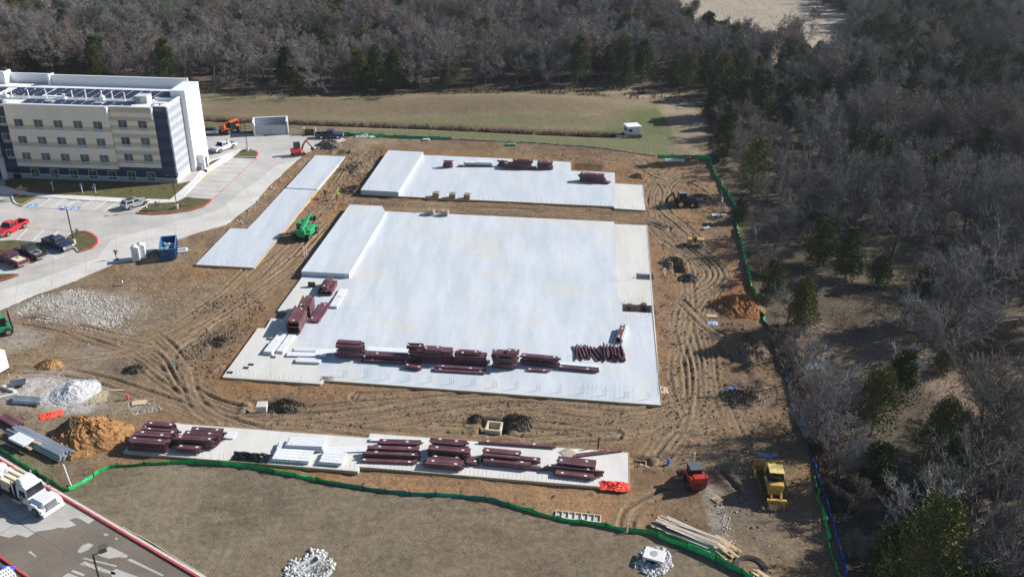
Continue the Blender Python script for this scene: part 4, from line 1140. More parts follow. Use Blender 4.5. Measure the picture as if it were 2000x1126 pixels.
# rear screens
hb(MB(), 1.8, 29.2, 15.7, 16.1, 13.9, 15.9).build("rear_parapet", M_white, hotel)
hb(MB(), 29.2, 38, 16.6, 17, 13.9, 15.8).build("rear_parapet", M_white, hotel)
hb(MB(), 29.1, 29.5, 15.0, 17, 13.9, 15.95).build("rear_parapet", M_white, hotel)
hb(MB(), 38, 60, 15.2, 15.6, 13.9, 16.4).build("rear_parapet", M_white, hotel)
hb(MB(), 37.8, 38.2, 14.6, 17, 13.9, 16.4).build("rear_parapet", M_white, hotel)
hb(MB(), 46, 52, 10, 16, 13.9, 19.5).build("stair_head", M_tower, hotel)
# left wing and entrance canopy
hb(MB(), 32.6, 60, -3.5, .6, 3.9, 14.6).build("left_wing", M_cream, hotel)
for z0 in (3.95, 6.95, 9.95): hb(MB(), 32.56, 60, -3.56, .58, z0, z0 + .85).build("left_wing_band", M_tan, hotel)
hb(MB(), 32.4, 60, -3.7, .0, 14.6, 14.8).build("parapet_cap", M_white, hotel)
hb(MB(), 32.5, 60, -6.5, .5, 2.9, 4.2).build("canopy", M_tower, hotel)
hb(MB(), 32.5, 33.3, -.6, .3, 0, 2.9).build("canopy_post", M_tower, hotel)
hb(MB(), 32.5, 33.3, -6.5, -5.7, 0, 2.9).build("canopy_post", M_tower, hotel)
hb(MB(), 40, 41, -6.5, -5.5, 0, 2.9).build("canopy_post", M_tower, hotel)
# windows
WN = {}
def window(u, zc, n, w=1.75, h=1.5, grille=True, frame=M_white, k=0):
    """u: centre, zc: sill height, n: plane of the wall (its outer face)"""
    key = (w, h, grille, frame.name)
    if key not in WN:
        f = MB(); t = .05
        f.box(-w / 2 + t / 2, 0, 0, t, .12, h).box(w / 2 - t / 2, 0, 0, t, .12, h).box(0, 0, h - t, w - 2 * t, .12, t).box(0, 0, 0, w - 2 * t, .12, t)
        f.box(.06, .0, t, .03, .05, h - 2 * t)
        me = f.mesh("window_frame"); me.materials.append(frame)
        p_ = MB().box(0, -.015, .05, w - .1, .05, h - .1).mesh("pane"); p_.materials.append(M_wglass)
        c_ = MB().box(w * .24, -.0, .1, w * .34, .06, h - .2).mesh("curtain"); c_.materials.append(mat("curtain_cloth", (.10, .135, .125), .5, var=.3, rnd=.4))
        g_ = None
        if grille:
            g = MB()
            for q in range(5): g.box(0, 0, -.42 + q * .08, w - .1, .10, .055)
            g.box(0, -.03, -.43, w - .06, .04, .42)
            g_ = g.mesh("louvre"); g_.materials.append(M_grille)
        WN[key] = (me, p_, c_, g_)
    me, p_, c_, g_ = WN[key]
    w_ = link("window", me, None, hotel, loc=(u, -n + .03, zc))
    link("pane", p_, None, w_)
    if random.random() < .6:
        c = link("curtain", c_, None, w_); c.location.x = random.choice((0, 0, -w * .5 + .02))
    if g_: link("louvre", g_, None, w_)
for zc in (3.95, 7.1, 10.3):
    for i in range(5): window(27.6 - i * 3.69, zc, -.55)
    for u in (8.3, 4.6): window(u, zc + .35, -.28)
    window(30.9, zc + .35, .0, 1.55, 1.35)
for i in range(7): window(27.0 - i * 3.70, .5, -.0, 1.6, 1.65, False)
dr = hb(MB(), 30.0, 31.4, -.05, .02, .05, 2.0).build("entry_door", M_glass, hotel)
for u in (30.0, 30.7, 31.36): hb(MB(), u - .04, u + .04, -.09, -.05, .05, 2.05).build("door_frame", M_dark, dr)
hb(MB(), 30.0, 31.4, -.085, -.05, 1.97, 2.05).build("door_frame", M_dark, dr)
# solar panels
pm = MB().box(0, 0, 0, 1.62, 1.06, .05, tx=.985, ty=.97).mesh("solar_panel"); pm.materials.append(M_panel)
def solar(u, n):
    o = link("solar_panel", pm, None, hotel, loc=(u, -n, 14.14)); o.rotation_euler.x = -.10
for c in range(13):
    for r_ in range(5):
        if (c > 10 and r_ < 1): continue
        solar(2.9 + c * 1.87, 7.3 + r_ * 1.13)
for c in range(4):
    for r_ in range(4): solar(27.4 + c * 1.87, 7.3 + r_ * 1.13 + .4)
for c in range(5):
    for r_ in range(4): solar(36.4 + c * 1.87, 7.6 + r_ * 1.13)
for c in range(11):
    for r_ in range(2 if c in (3, 8) else 3):
        solar(8.2 + c * 1.87, 1.4 + r_ * 1.12)
for c in range(4):
    for r_ in range(2): solar(32.5 + c * 1.87, 1.5 + r_ * 1.12)
rail = mat("array_rail", (.5, .5, .52), .5, metal=.5)
for n_ in (6.62, 12.5, .8, 4.3):
    hb(MB(), 2.2, 46, n_, n_ + .1, 14.0, 14.12).build("array_rail", rail, hotel)
r = random.Random(4)
for u in (31.5, 34, 38.5, 28.2, 24.7, 20.0, 17.8, 14.6, 12.6, 9.9):
    n_ = r.uniform(5.2, 6.6)
    MB().cyl((u, -n_, 14.0), (u + .05, -n_, 15.5), .09, .09, 6).cyl((u + .05, -n_, 15.5), (u + .05, -n_, 15.6), .14, .14, 6).build("vent_pipe", M_white, hotel)
for u in (32.7, 21.5, 14.2):
    MB().box(u, -5.4, 14.0, r.uniform(.7, 1.3), .8, r.uniform(.35, .8)).box(u + .9, -5.0, 14.0, .5, .5, .4).cyl((u, -5.4, 14.4), (u, -5.4, 15.0), .25, .32, 8).build("exhaust_fan", M_white, hotel)
for n_ in (4.9, 5.8): MB().bar((4, -n_, 14.12), (40, -n_, 14.12), .14, .14).build("roof_pipe", M_white, hotel)
ac = MB().box(6.3, -5.2, 14.0, 2.4, 2.2, 1.35).build("rooftop_unit", mat("unit_grey", (.55, .57, .58), .6), hotel, bevel=.03)
MB().box(6.9, -4.07, 14.25, 1.0, .06, .85).build("louvre", M_grey, ac)
hb(MB(), .35, 4.6, 6.3, 6.6, 13.9, 14.6).build("roof_kerb", M_white, hotel)
hb(MB(), 4.5, 4.8, .4, 6.3, 13.9, 14.3).build("roof_kerb", M_white, hotel)
MB().lump((3.6, -3, 14.1), .35, .3, .25, 2).box(2.4, -3.2, 14.0, .3, .3, .4).build("roof_drain", M_grey, hotel)

# ------------------------------------------------------------------ bin store, walls, far yard
M_render = mat("grey_render", (.47, .51, .56), .85, var=.06)
p, q = G(436 + 0, 0 + 266) if 0 else G(495.5, 266), G(563.5, 263)
d = q - p; L_ = d.length; rz = math.atan2(d.y, d.x)
be = thing("bin_enclosure", "roofless pale grey bin enclosure with corrugated double gates", "bin enclosure", p, rz)
W_ = 4.2
MB().box(.15, W_ / 2, 0, .3, W_, 2.9).build("side_wall", M_render, be)
MB().box(L_ - .15, W_ / 2, 0, .3, W_, 2.9).build("side_wall", M_render, be)
MB().box(L_ / 2, W_ - .15, 0, L_ - .6, .3, 2.9).build("back_wall", M_render, be)
cap = MB(); cap.box(.15, W_ / 2, 2.9, .36, W_ + .06, .1).box(L_ - .15, W_ / 2, 2.9, .36, W_ + .06, .1).box(L_ / 2, W_ - .15, 2.9, L_ - .66, .36, .1)
cap.build("wall_cap", M_white, be)
for k in range(2):
    x0 = .35 + k * (L_ - .7) / 2; w = (L_ - .7) / 2 - .05
    gate = MB().box(x0 + w / 2, .1, .15, w, .06, 2.1).build("gate", mat("gate_steel", (.42, .46, .52), .5, metal=.3), be)
    ribs = MB()
    n = 9
    for i in range(n): ribs.box(x0 + w * (i + .5) / n, .05, .2, w / n * .5, .06, 2.0, ty=.6)
    ribs.build("gate_rib", MATS["gate_steel"], gate)
MB().box(L_ / 2 - 1, W_ - 1.4, 0, 1.9, 1.3, 1.3).build("waste_bin", M_grey, be)
t = thing("block_wall", "short dark brick wall between two tan pillars at the back of the yard", "wall", G(594, 263.5), -.02)
L2 = (G(616, 263) - G(594, 263.5)).length
for s in (0, L2): MB().box(s, 0, 0, .45, .5, 1.5).box(s, 0, 1.5, .55, .6, .1).build("pillar", mat("tan_pillar", (.5, .43, .33), .85), t)
MB().box(L2 / 2, 0, 0, L2 - .46, .3, 1.35).build("wall_panel", mat("dark_brick", (.10, .06, .045), .85, scale=8, var=.3), t)
def rail_fence(pts, label):
    P = [G(*p) for p in pts]
    t = thing("pipe_fence", label, "fence", P[0])
    o = P[0]
    for i in range(len(P) - 1):
        a, b = P[i] - o, P[i + 1] - o
        n = max(1, int((b - a).length / 2.5))
        for k in range(n):
            c = a + (b - a) * (k / n)
            MB().cyl((c.x, c.y, -.2), (c.x, c.y, 1.35), .06, .06, 6).build("fence_post", M_dark, t)
        for h in (.45, .85, 1.25): MB().bar((a.x, a.y, h), (b.x, b.y, h), .05, .06).build("fence_rail", M_dark, t)
rail_fence([(404, 252), (440, 252), (493, 256)], "dark pipe rail fence behind the orange lift machine")
rail_fence([(565, 252), (594, 257.5)], "dark pipe rail fence between bin enclosure and brick wall")
# white box out in the field
p = G(1234, 262)
t = thing("field_shed", "small white concrete box with a dark opening out in the grass", "shed", p, .28)
t.location.z = hz(p.x, p.y)
MB().box(0, 0, 0, 3.1, 2.8, 2.0).build("shed_body", M_white, t, bevel=.04)
MB().box(0, 0, 2.0, 3.3, 3.0, .15).build("shed_roof", M_white, t)
MB().box(-1.0, -1.38, 1.0, .9, .1, .55).build("opening", M_dark, t)
MB().box(-1.53, .1, 1.0, .1, 2.0, .5).build("opening", M_dark, t)
for cx, cy, w, lb in ((1328, 215, 1.6, "white slab marker lying in the grass beyond the shed"), (1214, 267, 2.4, "pale concrete splash pad in the grass beside the shed")):
    q = G(cx, cy); tag(MB().box(0, 0, 0, w, .8, .22, 0, .9, .9).build("concrete_pad", M_conc, loc=(q.x, q.y, hz(q.x, q.y))), lb, "concrete pad")
# ------------------------------------------------------------------ vehicles
def paintm(name, c, metal=.0): return mat(name, c, .28, metal=metal, var=.04, spec=.5, coat=.6)
def heading(a, b):
    """from tail pixel to nose pixel: middle and turn"""
    p, q = G(*a), G(*b)
    d = q - p
    return (p + q) / 2, math.atan2(d.y, d.x), d.length
def wheels(t, xs, yw, r, w=.26, name="wheel"):
    key = ("wh", r, w)
    if key not in SH:
        ty = MB().cyl((0, -w / 2, 0), (0, w / 2, 0), r, r, 14); me = ty.mesh("tyre"); me.materials.append(M_black)
        ri = MB().cyl((0, -w / 2 - .015, 0), (0, w / 2 + .015, 0), r * .62, r * .58, 10); m2 = ri.mesh("rim"); m2.materials.append(M_chrome)
        SH[key] = (me, m2)
    me, m2 = SH[key]
    for x_ in xs:
        for s in (-1, 1):
            o = link(name, me, None, t, loc=(x_, s * yw, r)); link("rim", m2, None, o)
def glass_frustum(t, x0, x1, x0t, x1t, wb, wt, z0, z1):
    """windows set 1 cm proud of a tapered cabin"""
    def quad(nm, P):
        c = sum((Vector(p) for p in P), Vector()) / 4
        n = (Vector(P[1]) - Vector(P[0])).cross(Vector(P[3]) - Vector(P[0])).normalized()
        mid = Vector(((x0 + x1) / 2, 0, (z0 + z1) / 2))
        if n.dot(c - mid) < 0: n = -n
        Q = [c + (Vector(p) - c) * .97 + n * .012 for p in P]; R_ = [c + (Vector(p) - c) * .97 - n * .02 for p in P]
        MB().add(Q + R_, [(0, 1, 2, 3), (7, 6, 5, 4), (0, 4, 5, 1), (1, 5, 6, 2), (2, 6, 7, 3), (3, 7, 4, 0)]).build(nm, M_glass, t)
    def at(s, f, zf):
        xa = x0 + (x1 - x0) * s; xb = x0t + (x1t - x0t) * s
        return (xa + (xb - xa) * zf, f * (wb + (wt - wb) * zf) / 2, z0 + (z1 - z0) * zf)
    quad("windscreen", [at(1, -.94, .06), at(1, .94, .06), at(1, .92, .9), at(1, -.92, .9)])
    quad("rear_window", [at(0, -.85, .12), at(0, .85, .12), at(0, .82, .85), at(0, -.82, .85)])
    for f in (-1, 1):
        for s0, s1 in ((.06, .48), (.53, .93)):
            quad("side_window", [at(s0, f, .1), at(s1, f, .1), at(s1 - .02, f, .86), at(s0 + .02, f, .86)])
def pickup(a, b, label, m, load=None, L_=5.75, group="pickup trucks on the site and in the car park", scale=None):
    p, rz, l = heading(a, b)
    p.z = PZ + .005
    t = thing("pickup_truck", label, "pickup truck", p, rz, group)
    W_ = 1.98
    h = L_ / 2
    body = [(-h, .55), (-h, 1.12), (-h + .06, 1.14), (-.55, 1.14), (-.5, 1.16), (1.15, 1.18), (h - .25, 1.08), (h - .06, .98), (h, .75), (h, .5), (2.35, .42), (2.28, .72), (2.0, .86), (1.6, .86), (1.32, .72), (1.25, .40),
            (-1.15, .40), (-1.22, .72), (-1.5, .86), (-1.9, .86), (-2.18, .72), (-2.25, .45)]
    # lower body in two cheeks and a floor so that the bed is hollow
    for s in (-1, 1): MB().extr(body, s * (W_ / 2 - .1), s * W_ / 2).build("body_side", m, t, bevel=.02)
    MB().box(1.98, 0, .5, h * 2 - 2 - 1.98, W_ - .2, .56, tx=.96, ty=1).build("bonnet", m, t, bevel=.03) if 0 else MB().extr([(1.12, .45), (1.12, 1.17), (h - .25, 1.07), (h - .06, .97), (h - .01, .5)], -W_ / 2 + .1, W_ / 2 - .1).build("bonnet", m, t)
    MB().box(.3, 0, .45, 1.7, W_ - .2, .7).build("cab_floor", m, t)
    MB().box((-h - .5) / 2, 0, .5, h - .5 - .04, W_ - .2, .14).build("bed", M_dark, t)
    MB().box(-h + .05, 0, .52, .1, W_ - .2, .62).build("tailgate", m, t)
    cab = MB().box(.27, 0, 1.15, 1.85, W_ - .06, .70, tx=.66, ty=.80, dx=-.12).build("cab", m, t, bevel=.04)
    x0, x1 = .27 - .925, .27 + .925
    glass_frustum(t, x0, x1, .27 - .12 - .61, .27 - .12 + .61, W_ - .06, (W_ - .06) * .8, 1.15, 1.85)
    wheels(t, (1.8, -1.7), W_ / 2 - .14, .40)
    MB().box(h + .02, 0, .42, .14, W_ - .1, .26).build("front_bumper", M_chrome, t, bevel=.02)
    MB().box(-h - .03, 0, .45, .12, W_ - .15, .2).build("rear_bumper", M_chrome, t)
    MB().box(h - .01, 0, .7, .06, 1.1, .26).build("grille", M_chrome, t)
    for s in (-1, 1):
        MB().box(h - .04, s * .78, .74, .1, .34, .2).build("headlight", M_lampw, t)
        MB().box(-h + .01, s * .9, .72, .08, .14, .34).build("tail_light", M_lampr, t)
        MB().box(.98, s * 1.06, 1.2, .12, .2, .18).build("mirror", m, t)
    if load: load(t, h)
    return t
P_red = paintm("red_car_paint", (.50, .012, .025)); P_blue = paintm("navy_car_paint", (.022, .03, .075)); P_blk = paintm("black_car_paint", (.014, .015, .018))
P_mar = paintm("maroon_car_paint", (.13, .012, .02)); P_wht = paintm("white_car_paint", (.72, .73, .74)); P_silver = paintm("silver_car_paint", (.50, .51, .53), .4)
pickup(z2(185, 375), z2(-5, 470), "bright red pickup parked nose to the left in the row of stalls", P_red)
pickup(z2(335, 500), z2(530, 575), "dark blue pickup parked with its nose by the oval lawn island", P_blue)
def tools(t, h): 
    MB().box(-.85, 0, .66, .5, 1.6, .55).build("toolbox", M_chrome, t); MB().box(-2, .2, .64, 1.0, .9, .3).box(-1.6, -.5, .64, .8, .4, .45).build("bed_load", M_grey, t)
pickup(z2(325, 635), z2(140, 570), "black pickup with a toolbox and gear in its open bed", P_blk, tools)
def junk(t, h): 
    MB().box(-1.7, 0, .64, 1.9, 1.5, .5, ty=.9).build("bed_load", mat("pale_load", (.62, .6, .55), .8, scale=5, var=.3), t); MB().box(-1.4, -.3, 1.14, .35, .3, .2).build("bed_load", mat("yellow_case", (.7, .55, .05), .6), t)
pickup(z2(200, 692), z2(0, 612), "maroon pickup with pale boxes loaded in its bed", P_mar, junk)
def rack(t, h):
    MB().box(-1.0, 0, .64, .5, 1.7, .7).build("toolbox", M_white, t)
    MB().lump((-.95, .3, 1.75), .3, .25, .4, 8).build("bed_load", mat("khaki_sack", (.45, .40, .28), .8), t)
pickup(z5(238, 620), z5(100, 668), "white pickup standing near the foot of the white hotel tower", P_wht, rack)
pickup(z5(985, 540), z5(1215, 537), "very dark blue pickup beside the trench at the end of the drive", P_blue, None, 6.0)
def suv(a, b, label):
    p, rz, _ = heading(a, b); p.z = PZ + .005
    t = thing("estate_car", label, "car", p, rz)
    W_ = 1.85; h = 2.3
    body = [(-h, .45), (-h - .03, .8), (-h + .05, 1.08), (.95, 1.02), (1.8, .93), (h - .05, .78), (h, .5), (1.95, .38), (1.85, .62), (1.6, .72), (1.3, .72), (1.05, .62), (.98, .36), (-.95, .36), (-1.02, .62), (-1.28, .72), (-1.55, .72), (-1.8, .62), (-1.9, .42)]
    for s in (-1, 1): MB().extr(body, s * (W_ / 2 - .12), s * W_ / 2).build("body_side", P_silver, t, bevel=.03)
    MB().extr([(-h, .45), (-h - .03, .8), (-h + .05, 1.08), (.95, 1.02), (1.8, .93), (h - .05, .78), (h, .45)], -W_ / 2 + .12, W_ / 2 - .12).build("body_shell", P_silver, t)
    MB().box(-.65, 0, 1.02, 3.3, W_ - .08, .60, tx=.70, ty=.78, dx=-.12).build("cab", P_silver, t, bevel=.05)
    MB().box(-.8, 0, 1.62, 1.3, 1.0, .015).build("sunroof", M_glass, t)
    glass_frustum(t, -2.3, 1.0, -.77 - 1.155, -.77 + 1.155, W_ - .08, (W_ - .08) * .78, 1.02, 1.62)
    wheels(t, (1.45, -1.42), W_ / 2 - .12, .35, .24)
    for s in (-1, 1):
        MB().box(h - .1, s * .68, .66, .16, .36, .14).build("headlight", M_lampw, t); MB().box(-h + .02, s * .78, .78, .1, .2, .3).build("tail_light", M_lampr, t)
        MB().box(.75, s * 1.0, 1.05, .12, .18, .13).build("mirror", P_silver, t)
    MB().box(-h - .05, 0, .42, .1, 1.6, .22).build("rear_bumper", M_grey, t)
suv(z2(930, 258), z2(1058, 218), "silver estate car with a dark sunroof, parked alone beside the lawn island")
# sliver of a pale car behind the hotel tower
p, rz, _ = heading((419, 262), (399, 262))
t = thing("saloon_car", "pale car half hidden behind the white hotel tower", "car", (p.x, p.y, PZ), rz)
MB().extr([(-2.2, .3), (-2.25, .85), (-1.4, .95), (1.0, .95), (2.1, .75), (2.2, .35)], -.85, .85).build("body_shell", P_wht, t, bevel=.04)
MB().box(-.3, 0, .95, 2.5, 1.6, .5, tx=.6, ty=.8).build("cab", M_glass, t, bevel=.04); wheels(t, (1.4, -1.35), .78, .32, .22)

# flatbed lorry in the lower left
p, rz, _ = heading((-38, 930), (118, 1010))
t = thing("flatbed_truck", "white long-nosed flatbed truck loaded with strapped goods on the road", "truck", (p.x, p.y, PZ + .005), rz)
P_lorry = paintm("lorry_white", (.76, .77, .78))
h = 5.3
MB().box(h - 1.0, 0, .75, 2.0, 1.9, .95, tx=.94, ty=.86, dx=-.05).build("bonnet", P_lorry, t, bevel=.16)
for s in (-1, 1):
    MB().extr([(h - 1.95, .55), (h - 1.95, 1.2), (h - 1.5, 1.42), (h - .7, 1.42), (h - .15, 1.1), (h, .7), (h - .25, .5), (h - .45, 1.0), (h - .9, 1.16), (h - 1.35, 1.0), (h - 1.6, .55)], s * .85, s * 1.22).build("wing", P_lorry, t, bevel=.04)
    MB().box(h - .08, s * .98, .86, .14, .3, .22).build("headlight", M_lampw, t)
    MB().box(h - 2.2, s * 1.4, 1.7, .1, .22, .6).build("mirror", M_dark, t)
    MB().cyl((h - 4.0, s * 1.05, 1.0), (h - 4.0, s * 1.05, 3.1), .08, .08, 8).build("exhaust_stack", M_chrome, t)
    MB().cyl((h - 4.3, s * .95, .75), (h - 3.0, s * .95, .75), .3, .3, 10).build("fuel_tank", M_chrome, t)
MB().box(h - 2.85, 0, .8, 1.75, 2.1, 1.95, tx=.86, ty=.88, dx=-.1).build("cab", P_lorry, t, bevel=.09)
MB().box(h - 3.2, 0, 2.75, 1.2, 1.7, .5, tx=.6, ty=.8, dx=-.2).build("roof_fairing", P_lorry, t, bevel=.1)
glass_frustum(t, h - 3.72, h - 1.975, h - 2.95 - .75, h - 2.95 + .75, 2.1, 2.1 * .88, 1.65, 2.75) if 0 else None
for nm, P in (("windscreen", [(h - 2.02, -.9, 1.75), (h - 2.02, .9, 1.75), (h - 2.17, .82, 2.6), (h - 2.17, -.82, 2.6)]),):
    Q = [Vector(q) + Vector((.015, 0, 0)) for q in P]; R_ = [Vector(q) - Vector((.05, 0, 0)) for q in P]
    MB().add(Q + R_, [(0, 1, 2, 3), (7, 6, 5, 4), (0, 4, 5, 1), (1, 5, 6, 2), (2, 6, 7, 3), (3, 7, 4, 0)]).build(nm, M_glass, t)
    MB().box(h - 2.06, 0, 1.75, .06, .06, .85, 0, 1, 1, -.14).build("windscreen_bar", P_lorry, t)
for s in (-1, 1): MB().box(h - 2.75, s * (1.02), 1.65, .85, .06, .7, dy=-s * .05, tx=.9).build("side_window", M_glass, t)
MB().box(h + .05, 0, .35, .28, 2.35, .38).build("front_bumper", P_lorry, t, bevel=.05)
g = MB().box(h + .0, 0, .8, .12, 1.15, .75, dx=-.04).build("grille", M_chrome, t)
for k in range(6): MB().box(h + .07, 0, .86 + k * .11, .03, 1.05, .035).build("grille_bar", M_grey, g)
MB().box(-.9, 0, .7, 8.6, .9, .28).build("chassis", M_dark, t)
MB().box(-1.6, 0, 1.1, 7.2, 2.45, .16).build("flatbed", M_dark, t)
wheels(t, (h - 1.15,), 1.02, .5, .3); wheels(t, (-2.0, -3.3), .95, .5, .55)
MB().box(h - 4.35, 0, 1.26, .12, 2.4, 1.0).build("headboard", M_dark, t)
def load_thing(nm, lb, cat, x_, y_, zz, mb_parts, group=None):
    m4 = Matrix.Translation(p + Vector((0, 0, PZ))) @ Matrix.Rotation(rz, 4, 'Z')
    q = m4 @ Vector((x_, y_, zz))
    o = thing(nm, lb, cat, q, rz, group)
    for n_, b_, m_ in mb_parts: b_.build(n_, m_, o)
    return o
M_wrap = mat("white_wrap", (.72, .70, .70), .5, var=.1, scale=3, bump=.03, bscale=5)
load_thing("wrapped_load", "pale wrapped goods on the truck bed behind the slatted frames", "load", -1.9, .1, 1.27, [("wrapped_bale", MB().lump((0, .45, .45), .9, .6, .55, 3, 2, .1).lump((.1, -.45, .5), .8, .6, .6, 4, 2, .1), M_wrap), ("wrapped_bale", MB().lump((-.9, .2, .9), .7, .7, .5, 5, 2, .1), M_wrap)])
sl = MB()
for k in range(7): sl.box(-.75 + k * .26, 0, .0, .11, 1.9, 1.15)
st = MB()
for k in range(4): st.box(0, -.9 + k * .6, 1.16, 2.1, .12, .07)
load_thing("crated_load", "pale timber crate of slats strapped behind the truck cab", "crate", -.1, 0, 1.27, [("slat", sl, mat("pale_crate", (.64, .56, .44), .8, rnd=.1)), ("top_batten", st, mat("yellow_batten", (.62, .50, .24), .8)), ("crate_core", MB().box(0, 0, .02, 1.75, 1.8, 1.1), M_wrap)])
load_thing("toolbox", "flat dark trailer deck load at the truck's rear edge", "box", -4.3, 0, 1.27, [("box_body", MB().box(0, 0, 0, 1.5, 2.0, .25), mat("blue_grey_steel", (.20, .25, .34), .5, metal=.3)), ("lid", MB().box(0, 0, .25, 1.55, 2.05, .05), M_grey)])

# ------------------------------------------------------------------ machines
Y_cat = mat("machine_yellow", (.66, .41, .06), .5, col2=(.42, .27, .09), scale=1.8, var=.0, spec=.45)
R_mach = mat("machine_red", (.55, .03, .025), .45, col2=(.40, .05, .035), scale=2); O_mach = mat("machine_orange", (.74, .16, .03), .45, col2=(.55, .15, .05), scale=2); G_mach = mat("machine_green", (.02, .42, .15), .45, col2=(.05, .30, .12), scale=2)
M_track = mat("muddy_track", (.075, .06, .045), .95, var=.4, scale=4, bump=.03)
M_mud = mat("muddy_rim", (.30, .25, .18), .9, var=.3)
def track(t, x0, x1, y_, w, h_, name="track"):
    r_ = h_ / 2
    pts = [(x1 - r_ + r_ * math.sin(a), r_ + r_ * math.cos(a)) for a in np.linspace(0, math.pi, 7)] + [(x0 + r_ - r_ * math.sin(a), r_ - r_ * math.cos(a)) for a in np.linspace(0, math.pi, 7)]
    o = MB().extr(pts, y_ - w / 2, y_ + w / 2).build(name, M_track, t)
    g = MB()
    n = int((x1 - x0) / .22)
    for k in range(n): g.box(x0 + r_ * .6 + (x1 - x0 - r_ * 1.2) * k / (n - 1), y_, h_, .07, w, .05)
    g.build("grouser", M_track, o)
    return o
def cabin(t, x_, y_, z_, l, w, hh, roof, tx=.85, name="cab"):
    """posts, panes and a roof; the panes stand between the posts"""
    c = MB()
    for sx in (-1, 1):
        for sy in (-1, 1): c.bar((x_ + sx * l / 2, y_ + sy * w / 2, z_), (x_ + sx * l / 2 * tx, y_ + sy * w / 2 * tx, z_ + hh), .09, .09)
    o = c.build(name, M_dark, t)
    MB().box(x_, y_, z_ + .02, l - .1, w - .1, hh - .06, tx=tx, ty=tx).build("cab_glass", M_glass, o)
    MB().box(x_, y_, z_ + hh, l * tx + .2, w * tx + .2, .1).build("cab_roof", roof, o, bevel=.02)
    return o
# bulldozer
p, q = G(1513, 985), G(1497, 915)
rz = math.atan2((q - p).y, (q - p).x)
c_ = GZ(1506, 952)
t = thing("bulldozer", "yellow tracked bulldozer with a rear ripper, at the tree line", "bulldozer", c_, rz)
for s in (-1, 1):
    track(t, -2.0, 1.9, s * 1.05, .55, .95)
    MB().bar((1.0, s * 1.45, .45), (2.7, s * 1.45, .5), .16, .24).build("push_arm", Y_cat, t)
MB().box(-.9, 0, .75, 2.2, 1.5, .85).build("hull", Y_cat, t, bevel=.05)
MB().box(1.15, 0, .8, 2.0, 1.15, .95, ty=.88).build("engine_hood", Y_cat, t, bevel=.06)
MB().box(2.16, 0, .8, .08, 1.0, .85).build("grille", M_dark, t)
MB().cyl((1.3, .2, 1.7), (1.3, .2, 2.6), .07, .07, 8).build("exhaust_stack", M_chrome, t)
cabin(t, -.55, 0, 1.55, 1.55, 1.5, 1.35, mat("pale_yellow", (.72, .55, .20), .4))
MB().box(-1.75, 0, 1.55, .85, 1.45, .5, tx=.8).build("rear_tank", Y_cat, t, bevel=.05)
bl = [(2.85 + .18 * math.cos(a), .72 + .72 * math.sin(a)) for a in np.linspace(-1.5, 1.5, 7)]
MB().extr([(x_ * 1 - .3 * (1 - abs(z_ - .7)), z_) for x_, z_ in bl] + [(x_ + .08 - .3 * (1 - abs(z_ - .7)), z_) for x_, z_ in reversed(bl)], -1.55, 1.55).build("blade", Y_cat, t)
rp = MB().bar((-2.1, -.5, .9), (-3.0, -.5, .75), .14, .2).bar((-2.1, .5, .9), (-3.0, .5, .75), .14, .2).bar((-2.1, -.5, 1.3), (-2.9, -.5, 1.15), .1, .12).bar((-2.1, .5, 1.3), (-2.9, .5, 1.15), .1, .12).build("ripper_frame", Y_cat, t)
MB().box(-3.05, 0, .7, .3, 1.9, .34).build("ripper_beam", Y_cat, rp)
for s in (-.75, 0, .75): MB().bar((-3.1, s, 1.05), (-3.35, s, .1), .1, .22).build("ripper_shank", Y_cat, rp)
# skid steer
p, q = G(1364, 960), G(1343, 918)
rz = math.atan2((q - p).y, (q - p).x)
t = thing("skid_steer", "red skid-steer loader with a grey cab roof, seen from behind", "skid steer", GZ(1354, 944), rz)
MB().box(-.2, 0, .35, 2.5, 1.25, .75).build("chassis", R_mach, t, bevel=.04)
MB().box(-1.1, 0, 1.1, .85, 1.35, .75, tx=.9, ty=.9).build("engine_cover", R_mach, t, bevel=.08)
gr_ = MB().box(-1.55, 0, .5, .06, 1.0, .6).build("rear_grille", M_dark, t)
for k in range(4): MB().box(-1.59, 0, .56 + k * .14, .03, .95, .05).build("grille_bar", R_mach, gr_)
cabin(t, .15, 0, 1.1, 1.2, 1.15, 1.0, mat("grey_cab_roof", (.10, .115, .13), .5), .95)
for s in (-1, 1):
    MB().bar((-1.3, s * .82, 1.65), (.9, s * .82, 1.1), .16, .24).bar((.9, s * .82, 1.1), (1.5, s * .82, .45), .16, .2).build("lift_arm", R_mach, t)
    MB().box(-1.25, s * .82, .9, .4, .18, .9).build("arm_tower", R_mach, t)
wheels(t, (.75, -.75), .80, .42, .3)
MB().extr([(1.4, .1), (2.3, .1), (2.35, .16), (1.55, .2), (1.45, .75), (1.35, .75)], -.95, .95).build("bucket", M_dark, t)
